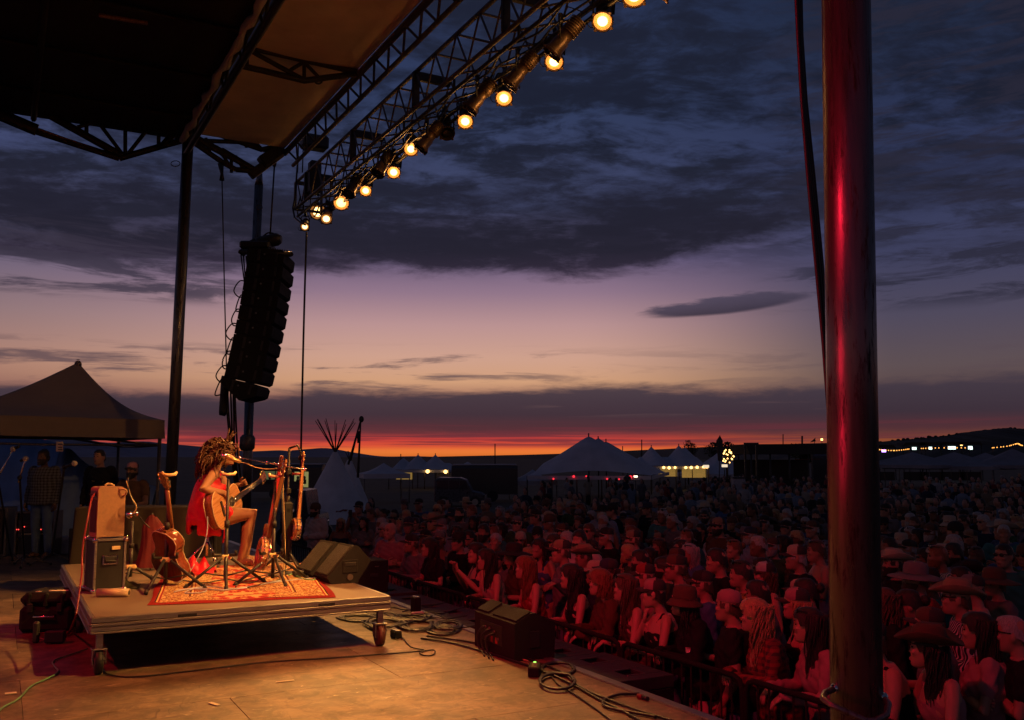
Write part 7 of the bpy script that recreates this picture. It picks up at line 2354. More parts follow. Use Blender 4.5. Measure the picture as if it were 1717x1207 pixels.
for i, (x, y, Y, h, w, l, lab) in enumerate(((1153, 737, 95, 3.2, 1.6, 0, 'thin lone tree above the right end of the long tent'), (1160, 742, 96, 1.6, 1.4, 0, 'small bush just right of the thin lone tree'), (1198, 741, 100, 2.0, 2.4, 0, 'round dark tree left of the feather banner'),
                                             (1220, 741, 100, 2.0, 2.6, 0, 'round dark tree right of the feather banner'), (1218, 752, 62, 1.1, 1.0, 26, 'bush wrapped in warm fairy lights beside the feather banner'), (1333, 744, 120, 2.2, 3.2, 0, 'dark tree on the skyline left of the steel pole'), (1238, 746, 110, 1.3, 3., 0, 'low dark tree clump behind the fairy light bush'))):
    leafy(lab, x, y, Y, h, w, leaf, l, 'tree', i)
for i, (x, y0, y1, Y, lab) in enumerate(((830, 743, 775, 90, 'thin mast standing above the long trailer'), (1076, 736, 752, 90, 'thin mast above the long tent'), (1313, 727, 745, 90, 'thin mast above the dark shelter'), (1345, 730, 745, 90, 'thicker mast above the dark shelter beside a pennant'))):
    t = thing('mast', lab, 'mast', at_y(x, y1 + 14, Y), 0, 'masts on the skyline')
    MB().cyl((0, 0, 0), tuple(at_y(x, y0, Y) - t.location), .05 if i < 3 else .09, seg=6).build('shaft', M.black, t)
t = thing('pennant', 'small dark pennant flying near the thicker mast', 'flag', at_y(1362, 745, 90))
MB().prism([tuple(((at_y(x, y, 90) - t.location).x, (at_y(x, y, 90) - t.location).z)) for x, y in ((1366, 734), (1368, 739), (1358, 741))], -.02, .02, 'y').build('cloth', M.black, t)
MB().cyl((0, 0, -1), tuple(at_y(1367, 733, 90) - t.location), .03, seg=6).build('mast', M.black, t)

# long dark shelter across the middle right
t = thing('vendor_shelter', 'long dark open shelter with a flat roof left of the steel pole', 'shelter', at_y(1310, 800, 66))
t.location.z = GZ
a, b = at_y(1250, 744, 66) - t.location, at_y(1392, 744, 66) - t.location
dk = mat('dark_shelter_cloth', (.035, .03, .026), .8)
MB().prism([(a.x, a.z), (b.x, b.z + .05), (b.x, b.z - .7), (a.x + .3, a.z - .7)], 0, 5, 'y').build('roof', dk, t)
for k in range(5):
    x = a.x + .4 + (b.x - a.x - .6) * k / 4
    MB().cyl((x, .1, 0), (x, .1, a.z - .6), .06, seg=6).build('post', M.black, t)
MB().box(((a.x + b.x) / 2, 4.6, a.z * .35), (b.x - a.x - .4, .1, a.z * .7)).build('back_wall', dk, t)
MB().box(((a.x + b.x) / 2, .3, .55), (b.x - a.x - 1., .5, 1.0), .03).build('counter', M.drape, t)
MB().tube([at_y(1333, 769, 65.5) - t.location, at_y(1378, 769, 65.5) - t.location], .02, 6).build('red_edge', M.wood_red, t)
t = thing('gate_frame', 'dark boxy frame standing left of the long dark shelter', 'frame', at_y(1232, 800, 64)); t.location.z = GZ
for x in (1252, 1274): pass
for x0, x1, y in ((1249, 1251, 742), (1268, 1270, 742)):
    p = at_y(x0, y, 64) - t.location; MB().box((p.x, 0, p.z / 2), (.12, .12, p.z)).build('post', M.black, t)
p, p2 = at_y(1249, 743, 64) - t.location, at_y(1270, 743, 64) - t.location
MB().box(((p.x + p2.x) / 2, 0, p.z), (p2.x - p.x + .14, .14, .14)).build('beam', M.black, t)
t = thing('trash_bin', 'pale square bin standing alone left of the far crowd', 'bin', at_y(1238, 818, 40)); zz = GZ
t.location.z = GZ
hh = at_y(1238, 801, 40).z - GZ
MB().box((0, 0, hh / 2), (.5, .5, hh), .03).build('body', mat('pale_bin', (.3, .3, .32), .6), t); MB().box((0, 0, hh + .03), (.56, .56, .06), .02).build('lid', M.black, t)
# lit blue-white van counter behind the pole
t = thing('lit_counter', 'blue and white lit counter strip seen just left of the steel pole', 'stall', at_y(1380, 765, 84)); t.location.z = GZ
for (x0, x1, y0, y1, c) in ((1367, 1379, 753, 756, (.2, .3, 1., 2.2)), (1379, 1397, 750, 753.5, (.8, .85, .8, 2.)), (1379, 1397, 754.5, 756, (.2, .3, 1., 2.2))):
    p, q2 = at_y(x0, y0, 84) - t.location, at_y(x1, y1, 84) - t.location
    MB().box(((p.x + q2.x) / 2, 0, (p.z + q2.z) / 2), (q2.x - p.x, .1, p.z - q2.z)).build('light_strip', mat('stall_light', (.5, .5, .6), .5, emit=c), t)
p = at_y(1382, 757, 84) - t.location
MB().box((p.x - .2, .4, p.z / 2), (1.6, .6, p.z), .03).build('counter', dk, t)
# market stalls with lamps and a string of warm bulbs, far right
for i, (x, y, lab) in enumerate(((1533, 751, 'lit market stall first right of the steel pole'), (1560, 750.5, 'lit market stall second right of the steel pole'), (1596, 750, 'brightest lit market stall on the far right'), (1627, 750, 'lit market stall farthest right'), (1482, 755, 'stall with a violet light hard against the steel pole'), (1612, 745, 'tiny warm stall lamp above the far right stalls'), (1378, 736, 'single warm lamp on the skyline left of the steel pole'))):
    t = thing('market_stall', lab, 'stall', at_y(x, y, 110), 0, 'lit stalls on the far field')
    cm = {4: mat('violet_lamp', (.5, .3, .7), .4, emit=(.55, .25, 1., 4)), 5: bulbm, 6: bulbm}.get(i, bulbwhite)
    MB().box((0, 0, 0), ((.5, .4, .9, .5, .5, .25, .25)[i], .1, (.3, .3, .36, .4, .3, .2, .25)[i]), .03).build('lamp', cm, t)
    if i < 5:
        zb = GZ - t.location.z
        MB().prism([(-1.4, .35), (1.4, .35), (1.1, .7), (-1.1, .7)], -.2, 2, 'y').build('awning', dk, t)
        for k in (-1, 1): MB().cyl((k * 1.3, 0, zb), (k * 1.3, 0, .36), .05, seg=6).build('post', M.black, t)
        MB().box((0, .3, zb + .5), (2.4, .5, 1.), .03).build('counter', dk, t)
    else: MB().cyl((0, 0, GZ - t.location.z), (0, 0, -.1), .04, seg=6).build('post', M.black, t)
for i, (pts, n, lab) in enumerate((([(1474, 752), (1500, 753.5), (1524, 751)], 16, 'string of warm bulbs beginning right of the steel pole'), ([(1545, 750), (1580, 749), (1625, 749)], 14, 'string of warm bulbs strung between the lit stalls'), ([(1664, 749), (1690, 746), (1706, 742), (1714, 745), (1740, 747)], 22, 'string of warm bulbs rising at the right frame edge'))):
    t = thing('string_light', lab, 'string lights', at_y(*pts[0], 100), 0, 'strings of warm bulbs')
    pp = smooth_path([at_y(x, y, 100) for x, y in pts], 14)
    MB().tube(pp, .012, 5).build('wire', M.cable, t, True)
    for k in range(n):
        p = pp[int(k * (len(pp) - 1) / (n - 1))]
        o = MB().ell(tuple(p - Vector((0, 0, .06))), .06, 8, 6).build('bulb', mat('amber_bulb', (.8, .5, .2), .4, emit=(1., .42, .08, 2.2)) if 'amber_bulb' not in bpy.data.materials else bpy.data.materials['amber_bulb'], t, True)
    for e in (pp[0], pp[-1]): MB().cyl(tuple(e), (e.x, e.y, GZ), .04, seg=6).build('post', M.black, t, True)

# ------------------------------------------------------------------ hanging speaker column with its cables and chain bag
la = thing('hanging_speaker_column', 'curved column of black loudspeakers hanging between the two rear poles', 'speaker column', at_y(440, 420, 17), TH * 0)
crest = [(455, 438, 0.10), (453, 462, .11), (449, 486, .125), (445, 510, .14), (441, 534, .15), (436, 558, .165), (431, 582, .18), (426, 605, .195), (420, 628, .215), (412, 651, .25)]
for i, (x, y, tl_) in enumerate(crest):
    p = at_y(x, y, 17); Mx = Matrix.Translation(p) @ Matrix.Rotation(.02, 4, 'Z') @ Matrix.Rotation(tl_, 4, 'Y')
    w_ = .66
    prof = [(-w_ / 2, -.128), (w_ / 2 - .05, -.134), (w_ / 2, -.09), (w_ / 2, .09), (w_ / 2 - .05, .134), (-w_ / 2, .124)] if i < 9 else [(-w_ / 2, -.02), (.06, -.23), (w_ / 2 - .05, -.118), (w_ / 2, -.07), (w_ / 2, .07), (w_ / 2 - .05, .118), (-w_ / 2, .10)]
    cabn = MB().prism(prof, -.45, .45, 'y', Mx).build('cabinet', M.blackrough, la, True)
    MB().box((w_ / 2 + .004, 0, 0), (.02, .84, .13), .004, Mx).build('grille', M.black, cabn, False) if False else None
    hw = MB().box((-.12, -.455, 0), (.05, .02, .20), .006, Mx).box((.2, -.455, 0), (.04, .02, .18), .006, Mx).build('rigging_plate', M.truss_dark, la, True)
    MB().ell((-.02, -.456, .02), .018, 8, 6, Mx).build('logo_stud', M.alu, la, True)
    if i > 1:
        a0 = Mx @ Vector((-w_ / 2, -.2, .05)); a1 = Mx @ Vector((-w_ / 2, -.2, -.2))
        MB().tube(smooth_path([a0, a0 + Vector((-.08 - .03 * (i % 3), 0, .03)), (a0 + a1) / 2 + Vector((-.13 - .05 * (i % 3), 0, -.02)), a1 + Vector((-.12, 0, -.02)), a1]), .012, 6).build('link_cable', M.cable, la, True)
fr = MB()
for s_ in (-.4, .4):
    fr.tube([at_y(404, 423, 17 + s_), at_y(488, 427, 17 + s_)], .05, 8)
fr.tube([at_y(404, 423, 16.6), at_y(404, 423, 17.4)], .05, 8).tube([at_y(488, 427, 16.6), at_y(488, 427, 17.4)], .045, 8)
for k in range(9):
    x = 450 + 4 * k
    fr.box(tuple(at_y(x, 420 + .6 * k, 16.6)), (.02, .03, .10))
fr.tube([at_y(404, 428, 17), at_y(416, 412, 17), at_y(430, 405, 17)], .07, 8)
fr.box(tuple(at_y(432, 415, 17)), (.55, .5, .14), .03, None)
fr.build('rigging_frame', M.black, la, True)
MB().tube([at_y(428, 412, 17), at_y(436, 408, 17), at_y(465, 402, 17), at_y(472, 402, 17)], [.08, .12, .12, .07], 14).build('chain_hoist', M.black, la, True)
MB().tube(smooth_path([at_y(440, 398, 17), at_y(450, 391, 17), at_y(462, 394, 17), at_y(468, 402, 17)]), .015, 6).build('hoist_handle', M.cable, la, True)
MB().tube([at_y(461, 266, 17), at_y(460, 280, 17)], [.05, .03], 8).build('hook', M.truss_dark, la, True)
MB().tube([at_y(460, 280, 17), at_y(453, 394, 17)], .016, 6).build('chain', M.cable, la, True)
for x0, x1, y0, y1 in ((404, 413, 428, 500), (408, 415, 428, 512), (413, 419, 430, 505)):
    MB().tube([at_y(x0, y0, 16.9), at_y(x1, y1, 16.9)], .013, 6).build('signal_cable', M.cable, la, True)
MB().box(tuple(at_y(415, 505, 16.9)), (.07, .07, .14), .02).build('cable_clamp', M.black, la, True)
bagt = thing('chain_bag', 'dark tubular bag hanging at the foot of the speaker column', 'bag', at_y(374, 660, 17))
MB().tube([at_y(379, 630, 17), at_y(378, 634, 17), at_y(374, 690, 17), at_y(372.5, 696, 17)], [.075, .08, .075, .055], 14).box(tuple(at_y(387, 632, 17)), (.22, .10, .08), .02).build('bag', M.black, bagt, True)
for k, (xa, xb) in enumerate(((386, 394), (390, 397), (393, 402), (380, 392))):
    t_ = MB().tube(smooth_path([at_y(xa, 634, 17), at_y(xa + 2, 690, 17), at_y(xb - 3, 760, 17.2), at_y(xb + 8, 850, 17.4)]), .018 if k != 3 else .03, 6).build('signal_cable', M.cable, bagt, True)
for i, (pts, Y, r_, lab) in enumerate(((((372, 292), (376, 470), (380, 628)), 17, .012, 'thin steel cable dropping from the roof to the chain bag'), (((514, 390), (509, 560), (503, 830)), 16.2, .018, 'taut dark cable dropping from the end of the lamp truss'))):
    t = thing('rigging_cable', lab, 'cable', at_y(*pts[0], Y), 0, 'rigging cables')
    MB().tube(smooth_path([at_y(x, y, Y) for x, y in pts]), r_, 6).build('strand', M.cable, t, True)
    if i == 0: MB().tube([at_y(370, 275, Y), at_y(372, 292, Y), at_y(372, 303, Y)], [.06, .03, .05], 8).build('turnbuckle', M.truss_dark, t, True)
# ================================================================== barricade and crowd
BU = EDGE_U + .74
RAILZ = .04
for i in range(10):
    n0_, n1_ = 2.2 + 1.5 * i, 2.2 + 1.5 * i + 1.46
    t = thing('crowd_barrier', 'black steel crowd barrier section before the front row, %s from the near end' % ('first', 'second', 'third', 'fourth', 'fifth', 'sixth', 'seventh', 'eighth', 'ninth', 'tenth')[i], 'barrier', st(BU, (n0_ + n1_) / 2, GZ), TH, 'crowd barriers')
    h = RAILZ - GZ; L = n1_ - n0_
    MB().tube([(0, -L / 2, .12), (0, -L / 2, h - .08), (0, -L / 2 + .03, h - .02), (0, -L / 2 + .08, h), (0, L / 2 - .08, h), (0, L / 2 - .03, h - .02), (0, L / 2, h - .08), (0, L / 2, .12)], .021, 10).build('frame', M.barrier, t)
    MB().tube([(0, -L / 2, .16), (0, L / 2, .16)], .016, 8).build('bottom_rail', M.barrier, t)
    bar = None
    for k in range(12):
        y = -L / 2 + L * (k + 1) / 13
        if bar is None: bar = MB().cyl((0, 0, .16), (0, 0, h - .01), .008, seg=6).mesh('upright', M.barrier)
        o = link('upright', bar, t); o.location = (0, y, 0)
    for s_ in (-1, 1): MB().box((0, s_ * L * .42, .06), (.5, .05, .04), .01).build('foot', M.black, t)

singer_xy = Vector((SB.x, SB.y))


def facing_to(p, yaw_share=1.0, jit=.0):
    d = singer_xy - Vector((p.x, p.y)); a_s = math.atan2(d.y, d.x)
    a_u = math.atan2(-UY, -UX) % (2 * math.pi); a_s %= 2 * math.pi
    return a_u + (a_s - a_u) * yaw_share - math.pi / 2 + jit


placed = []
def at_px_u(px, u):
    k = (px - CX) / FPX / (_cp + (CY - 900) / FPX * -_sp * -1 if False else 1)
    # the head stands near the picture row 950: solve for the line of sight there
    d = ray(px, 950); s = u / (UX * d.x + UY * d.y)
    return Vector((d.x * s, d.y * s, GZ))


FRONT = BU + .40
spec = [
    # px, u, label, options
    (657, FRONT + .05, 'spectator in a pale shirt standing tall at the far end of the barrier', dict(pose='cross', top='tee', topcol='pink', hair='bald', skin='fair', scale=1.04, bulk=1.1)),
    (706, FRONT, 'spectator with arms on the barrier in a dark cap and grey shirt, far end', dict(pose='rail', top='long', topcol='grey', hair='short', hat='cap', hatcol='black', skin='light')),
    (738, FRONT, 'dark haired spectator in a black tee leaning on the barrier near its far end', dict(pose='rail', female=True, top='tee', topcol='black', hair='long', haircol='dark', skin='fair')),
    (775, FRONT + .5, 'spectator in a black hat behind the far front row', dict(pose='clasp', top='long', topcol='black', hair='short', hat='fedora', hatcol='black')),
    (806, FRONT + .05, 'spectator holding up a phone above the barrier left of the big wedge', dict(pose='phone', female=True, top='tank', topcol='navy', hair='long', haircol='dark', skin='fair')),
    (838, FRONT, 'spectator in a pale tank top with long dark hair behind the big wedge', dict(pose='rail', female=True, top='tank', topcol='cream', hair='long', haircol='dark', skin='fair')),
    (870, FRONT + .35, 'spectator in a wide dark hat right behind the big wedge', dict(pose='clasp', female=True, top='tee', topcol='brown', hair='long', haircol='brown', hat='wide', hatcol='black', skin='fair')),
    (905, FRONT, 'long haired spectator in a tank top leaning beside the big wedge', dict(pose='rail', female=True, top='tank', topcol='red', hair='long', haircol='red-brown', skin='fair')),
    (951, FRONT + .55, 'spectator in a buttoned grey shirt and pale cap with an arm round a neighbour', dict(pose='shoulder', top='long', topcol='grey', hair='short', hat='cap', hatcol='tan', skin='light', scale=1.06)),
    (987, FRONT + .95, 'spectator in a curled cowboy hat behind the pale cap', dict(pose='stand', top='tee', topcol='black', hair='short', hat='cowboy', hatcol='tan')),
    (980, FRONT - .02, 'spectator in a dark vest with long dark hair and both hands over the barrier', dict(pose='railhang', female=True, top='tank', topcol='black', hair='long', haircol='dark', skin='fair')),
    (1029, FRONT + .42, 'spectator in a tank top and dark cap behind the short haired spectator', dict(pose='stand', female=True, top='tank', topcol='pink', hair='long', haircol='dark', hat='cap', hatcol='navy', skin='light')),
    (1030, FRONT - .02, 'short haired spectator in a pale tee and open cardigan at the barrier', dict(pose='railhang', female=True, top='jacket', topcol='brown', hair='bob', haircol='red-brown', skin='fair', botcol='cream')),
    (1073, FRONT - .02, 'spectator with sunglasses on the head and sleeveless patterned blouse at the barrier', dict(pose='railhang', female=True, top='tank', topcol='brown', pattern='plaid', hair='long', haircol='brown', glasses='top', skin='fair')),
    (1093, FRONT + .5, 'spectator in a red fronted trucker cap between two front row heads', dict(pose='clasp', top='tee', topcol='pink', hair='short', hat='cap', hatcol='red', skin='fair')),
    (1120, FRONT - .02, 'spectator with a hand over the mouth leaning on the barrier', dict(pose='face', female=True, top='tank', topcol='black', hair='ponytail', haircol='dark', hat='cap', hatcol='pink', skin='fair', bulk=1.1)),
    (1143, FRONT + .85, 'spectator in a round cap and dark printed tee behind the hand over mouth', dict(pose='stand', top='tee', topcol='black', hair='short', hat='cap', hatcol='brown', skin='light', scale=1.04)),
    (1083, FRONT + 1.3, 'bearded spectator in a black tee with hands clasped in the third row', dict(pose='clap', top='tee', topcol='black', hair='short', haircol='dark', beard=True, skin='light')),
    (1178, FRONT, 'spectator in a soft bucket hat and open shirt leaning on the barrier', dict(pose='rail', female=True, top='jacket', topcol='black', hair='bob', haircol='dark', hat='bucket', hatcol='brown', skin='fair', botcol='cream')),
    (1187, FRONT + .6, 'spectator in a dark brimmed hat and sunglasses behind the bucket hat', dict(pose='stand', top='long', topcol='blue', hair='short', hat='cap', hatcol='black', glasses='on')),
    (1235, FRONT - .02, 'spectator in a backward trucker cap and printed black tee holding a cup', dict(pose='drink', top='tee', topcol='black', hair='short', hat='backcap', hatcol='pink', skin='light', bulk=1.1)),
    (1254, FRONT + 1.0, 'spectator in a yellow checked flannel shirt with sunglasses on the head', dict(pose='stand', top='long', topcol='yellow', pattern='plaid', hair='short', haircol='dark', glasses='top', skin='light', scale=1.05)),
    (1212, FRONT + 1.45, 'spectator in a plain black tee standing tall beside the flannel shirt', dict(pose='stand', top='tee', topcol='black', hair='short', haircol='dark', skin='light', scale=1.06)),
    (1284, FRONT + .62, 'young spectator with bare head behind the curly haired one', dict(pose='clasp', top='tee', topcol='grey', hair='short', haircol='dark', skin='tan')),
    (1300, FRONT, 'spectator with long curly blond hair in a plaid shirt leaning on the barrier', dict(pose='rail', female=True, top='long', topcol='red', pattern='plaid', hair='wavy', haircol='blond', skin='fair', bulk=1.06)),
    (1346, FRONT + .5, 'spectator in a trucker cap and black camisole left of the steel pole', dict(pose='stand', female=True, top='tank', topcol='black', hair='under_cap_long', haircol='blond', hat='cap', hatcol='pink', skin='fair')),
    (1362, FRONT + 1.05, 'spectator with tied dark hair looking past the steel pole', dict(pose='stand', female=True, top='tank', topcol='pink', hair='bun', haircol='dark', skin='light')),
    (1292, FRONT + 1.6, 'spectator in a white fronted cap and pale tank top in the third row', dict(pose='stand', female=True, top='tank', topcol='pink', hair='long', haircol='brown', hat='cap', hatcol='white', skin='fair')),
    (1386, FRONT, 'spectator in a loose pinkish blouse partly hidden by the steel pole', dict(pose='railhang', female=True, top='long', topcol='pink', hair='long', haircol='dark', glasses='top', skin='fair')),
    (1494, FRONT, 'spectator in a two tone cap and black sleeveless shirt right of the steel pole', dict(pose='rail', top='tank', topcol='black', hair='short', hat='cap', hatcol='pink', skin='fair', bulk=1.08)),
    (1586, FRONT + .05, 'spectator in a dark brimmed hat and strapless top at the near end of the barrier', dict(pose='railhang', female=True, top='tank', topcol='pink', hair='long', haircol='dark', hat='cowboy', hatcol='brown', skin='fair')),
    (1572, FRONT + .6, 'spectator in a worn brown cap above the strapless top', dict(pose='drink', top='tee', topcol='grey', hair='short', hat='cap', hatcol='brown', beard=True, skin='light')),
    (1650, FRONT + .7, 'spectator with glasses and a pale tee in the second row at the right', dict(pose='cross', female=True, top='tee', topcol='pink', hair='long', haircol='dark', skin='fair', bulk=1.12)),
    (1618, FRONT + 1.5, 'spectator in a straw cowboy hat, sunglasses and striped shirt at the right', dict(pose='clasp', top='long', topcol='navy', pattern='striped', hair='short', hat='cowboy', hatcol='tan', glasses='on', skin='light', scale=1.04)),
    (1705, FRONT + .8, 'spectator with short pale hair and sunglasses at the right frame edge', dict(pose='cross', top='tee', topcol='black', hair='crop', haircol='grey', glasses='on', skin='fair')),
    (1545, FRONT + 2.1, 'spectator in a bright red shirt and broad brimmed hat right of the steel pole', dict(pose='stand', top='long', topcol='red', hair='short', hat='wide', hatcol='grey', beard=True, scale=1.05, bulk=1.15)),
    (1535, FRONT + 1.25, 'spectator with a dark bun looking left, right of the steel pole', dict(pose='stand', female=True, top='jacket', topcol='black', hair='bun', haircol='dark', skin='light')),
    (1492, FRONT + 1.1, 'spectator with wavy hair and dark jacket hard against the steel pole', dict(pose='stand', female=True, top='jacket', topcol='black', hair='wavy', haircol='brown', skin='fair')),
    (1622, FRONT + 3.0, 'bearded spectator in a grey plaid shirt right of the red shirt', dict(pose='stand', top='long', topcol='grey', pattern='plaid', hair='short', haircol='dark', beard=True, skin='light')),
    (1675, FRONT + 3.0, 'spectator in a tall dark brimmed hat near the right frame edge', dict(pose='stand', top='long', topcol='grey', hair='short', hat='wide', hatcol='brown')),
    (1590, FRONT + 4.6, 'spectator in a pale straw hat deep in the crowd at the right', dict(pose='stand', top='tee', topcol='grey', hair='short', hat='cowboy', hatcol='cream')),
]
for px, u, lab, k in spec:
    p = at_px_u(px, u)
    share = .42 if k.get('pose') in ('rail', 'railhang', 'face') else .85
    t, fg = make_person(lab, p, facing_to(p, share), group='people along the barrier' if u < FRONT + .2 else 'people in the crowd', **k)
    placed.append((p.x, p.y))
    if k.get('pose') == 'phone': link('phone', headpart('phone', phone_mesh), t)
    if k.get('pose') == 'drink' and u < FRONT + .2: link('cup', headpart('cup', cup_mesh), t)
    if 'printed black tee' in lab:                    # bold pale letters across the chest: H with crossed strokes
        pr = MB(); fm = mat('pale_shirt_print', (.55, .52, .5), .8)
        def bar_(x0, z0, x1, z1, w=.011): pr.tube([Vector((x0, .147 - 1.1 * x0 * x0, z0)), Vector((x1, .147 - 1.1 * x1 * x1, z1))], (w), 6, flat=.3)
        for ox in (-.075, .04):
            bar_(ox, 1.30, ox, 1.20); bar_(ox + .05, 1.30, ox + .05, 1.20); bar_(ox, 1.25, ox + .05, 1.25)
        bar_(-.05, 1.17, -.02, 1.11); bar_(-.02, 1.17, -.05, 1.11); bar_(.03, 1.17, .03, 1.10); bar_(.03, 1.17, .07, 1.17); bar_(.03, 1.135, .06, 1.135); bar_(.03, 1.10, .07, 1.10)
        pr.build('shirt_print', fm, t)

# everyone behind them
zones = ((600, 'below the tipi'), (690, 'above the riser corner'), (770, 'left of the big wedge'), (850, 'over the big wedge'), (930, 'behind the big wedge'), (1010, 'below the big peaked tent'), (1090, 'right of the big tent'), (1180, 'below the long lit tent'),
         (1270, 'below the feather banner'), (1400, 'left of the steel pole'), (1560, 'right of the steel pole'), (1640, 'near the right edge'), (9999, 'at the right edge'))
rowname = ('first', 'second', 'third', 'fourth', 'fifth', 'sixth', 'seventh', 'eighth', 'ninth', 'tenth', 'eleventh', 'twelfth', 'thirteenth', 'fourteenth', 'fifteenth', 'sixteenth', 'seventeenth', 'eighteenth', 'nineteenth', 'twentieth')
q = random.Random(21)


def screen(p):
    v = p - Vector((0, 0, EYE)); y = v.y * _cp + v.z * _sp; z = -v.y * _sp + v.z * _cp
    if y < .5: return None
    return CX + FPX * v.x / y, CY - FPX * z / y


cand = []
for r in range(1, 62):
    u = FRONT + (.62 * r if r < 16 else .62 * 16 + .85 * (r - 16))
    n_ = -6.0
    sp = .60 if r < 12 else (.72 if r < 26 else 1.0)
    while n_ < 46:
        n_ += sp * q.uniform(.8, 1.25)
        p = st(u + q.uniform(-.2, .2), n_ + q.uniform(-.1, .1), GZ)
        s_ = screen(p + Vector((0, 0, 1.6)))
        if not s_ or s_[0] < 520 or s_[0] > 1745 or s_[1] > 1230: continue
        Y = p.y
        lim = 19 if s_[0] < 600 else 24 if s_[0] < 860 else 34 if s_[0] < 1210 else 52
        if Y > lim: continue
        if Y > .72 * lim and q.random() < (Y / lim - .72) * 2.6: continue
        if 1385 < s_[0] < 1480 and Y > 6.5 and q.random() < .96: continue      # wholly behind the pole
        if any((p.x - a) ** 2 + (p.y - b) ** 2 < .42 ** 2 for a, b in placed): continue
        cand.append((Y, r, p, s_))
cand.sort(key=lambda c: c[0])
N_IND = 296 - len(spec)
seen = set(x[2] for x in spec)
tops = ('tee', 'tee', 'long', 'tank', 'jacket')
for Y, r, p, s_ in cand[:N_IND]:
    fem = q.random() < .5
    pose = q.choice(('stand', 'stand', 'clasp', 'cross', 'drink', 'clap', 'stand', 'phone' if r < 8 and q.random() < .35 else 'clasp'))
    top = q.choice(tops); topcol = q.choice(('black', 'grey', 'navy', 'white', 'blue', 'tan', 'brown', 'black', 'teal', 'light blue', 'green', 'black', 'grey', 'navy'))
    pat = q.choice((None, None, None, 'plaid', 'striped')) if top in ('long',) else None
    hat = q.choice((None,) * 11 + ('cap', 'cap', 'cap', 'cap', 'cap', 'cowboy', 'fedora', 'bucket', 'beanie'))
    hatcol = q.choice(('black', 'tan', 'black', 'brown', 'navy', 'cream', 'grey', 'brown'))
    hair = q.choice(('long', 'long', 'wavy', 'wavy', 'bob', 'bun', 'ponytail')) if fem else q.choice(('short', 'short', 'crop'))
    haircol = q.choice(('brown', 'dark', 'blond', 'dark', 'grey', 'red-brown'))
    gl = q.choice((None, None, None, 'on', 'top')) if not hat else q.choice((None, None, 'on'))
    beard = (not fem) and q.random() < .35
    zone = next(z for lim, z in zones if s_[0] < lim)
    rw = rowname[min(r, 19)]
    tw = {'tee': 'tee', 'long': 'long sleeved shirt', 'tank': 'tank top', 'jacket': 'jacket'}[top]
    hw = ('%s %s' % (hatcol, {'cap': 'cap', 'cowboy': 'cowboy hat', 'fedora': 'fedora', 'wide': 'wide hat', 'bucket': 'bucket hat', 'beanie': 'beanie'}[hat])) if hat else {'bald': 'shaved head'}.get(hair, '%s %s hair' % (hair, haircol))
    if hat is None and hair == 'bun': hw = '%s bun' % haircol
    if hat is None and hair == 'ponytail': hw = '%s ponytail' % haircol
    lab = '%s %s%s, %s, %s row %s' % (topcol, pat + ' ' if pat else '', tw, hw, rw, zone)
    if lab in seen: lab = '%s, %s' % (lab, {'stand': 'arms down', 'clasp': 'hands clasped', 'cross': 'crossed arms', 'drink': 'arm raised', 'clap': 'clapping', 'phone': 'phone raised'}[pose])
    if lab in seen: continue
    seen.add(lab)
    lab = 'person in ' + lab
    if len(lab.replace('-', ' ').split()) > 16: lab = lab.replace('long sleeved shirt', 'shirt')
    pt, _fg = make_person(lab, p, facing_to(p, .8, q.gauss(0, .32)), pose, fem, top, topcol, pat, 'trousers', q.choice(('denim', 'black', 'tan', 'navy')), hair, haircol, hat, hatcol, q.choice(('fair', 'light', 'light', 'tan', 'brown')), gl, beard,
                face=Y < 11, scale=q.uniform(.88, 1.0) if fem else q.uniform(.95, 1.08), bulk=q.choice((1.0, 1.0, 1.12)))
    if pose == 'phone': link('phone', headpart('phone', phone_mesh), pt)
    placed.append((p.x, p.y))

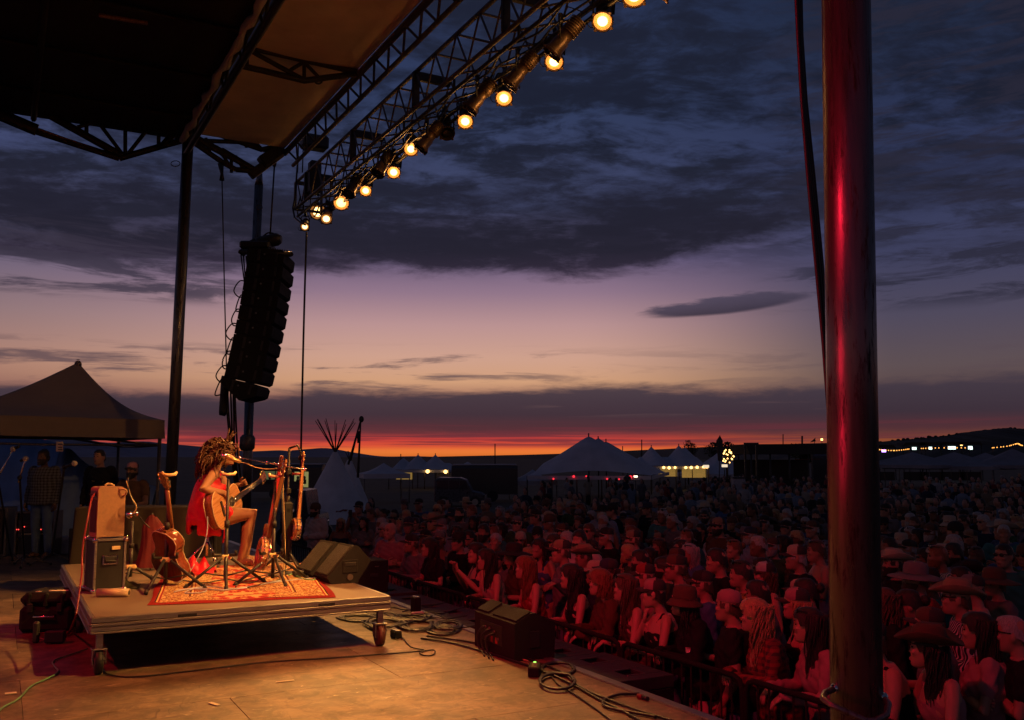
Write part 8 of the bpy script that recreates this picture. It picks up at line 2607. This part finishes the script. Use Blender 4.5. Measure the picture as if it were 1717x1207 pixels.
# the rest, too many to tell apart: one mass of simple figures, standing or in low chairs
cm = MB(); cols = ['grey', 'white', 'navy', 'black', 'light blue', 'tan', 'red', 'cream']
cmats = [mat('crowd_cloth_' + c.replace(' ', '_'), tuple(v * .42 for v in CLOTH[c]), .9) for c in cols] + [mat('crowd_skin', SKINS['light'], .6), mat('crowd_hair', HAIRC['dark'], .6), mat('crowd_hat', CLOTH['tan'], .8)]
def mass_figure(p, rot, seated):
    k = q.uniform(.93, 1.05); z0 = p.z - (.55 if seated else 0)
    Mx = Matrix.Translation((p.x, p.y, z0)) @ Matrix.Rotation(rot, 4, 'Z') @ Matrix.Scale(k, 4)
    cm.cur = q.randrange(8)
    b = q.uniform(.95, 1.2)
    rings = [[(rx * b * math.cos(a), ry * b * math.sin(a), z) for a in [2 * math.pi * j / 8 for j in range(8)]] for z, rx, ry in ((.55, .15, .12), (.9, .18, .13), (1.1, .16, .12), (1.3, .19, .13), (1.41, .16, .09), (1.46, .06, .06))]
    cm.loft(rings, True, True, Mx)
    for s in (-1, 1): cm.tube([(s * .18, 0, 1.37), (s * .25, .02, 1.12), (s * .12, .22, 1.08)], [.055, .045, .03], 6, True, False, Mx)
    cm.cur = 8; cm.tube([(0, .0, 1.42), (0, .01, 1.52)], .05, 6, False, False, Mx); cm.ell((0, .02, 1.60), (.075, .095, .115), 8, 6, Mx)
    h = q.random() * 1.7
    cm.cur = 9; cm.ell((0, -.005, 1.625), (.083, .10, .105), 8, 6, Mx)
    if q.random() < .4: cm.tube([(0, -.07, 1.64), (0, -.10, 1.5), (0, -.09, 1.34)], [.07, .08, .04], 6, True, False, Mx)
    if h < .4:
        cm.cur = q.choice((10, 1, 3, 0)); cm.tube([(0, 0, 1.66), (0, 0, 1.77)], [.092, .07], 10, True, False, Mx)
        if h < .2: cm.tube([(0, 0, 1.655), (0, 0, 1.665)], [.16, .15], 12, True, False, Mx)
        else: cm.box((0, .13, 1.665), (.13, .11, .01), 0, Mx)
    cm.cur = 3
    if not seated: cm.tube([(0, 0, .02), (0, 0, .6)], [.14, .15], 6, True, False, Mx)
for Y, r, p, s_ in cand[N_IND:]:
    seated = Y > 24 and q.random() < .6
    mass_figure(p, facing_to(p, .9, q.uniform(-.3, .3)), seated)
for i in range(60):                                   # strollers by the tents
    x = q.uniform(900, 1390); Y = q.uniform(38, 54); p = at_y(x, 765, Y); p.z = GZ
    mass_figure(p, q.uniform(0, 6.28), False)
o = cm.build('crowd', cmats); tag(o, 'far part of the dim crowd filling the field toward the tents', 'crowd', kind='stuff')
print('CROWD candidates', len(cand), 'individuals', min(len(cand), N_IND) + len(spec), 'faces', len(cm.f))

bpy.data.scenes.remove(_work)
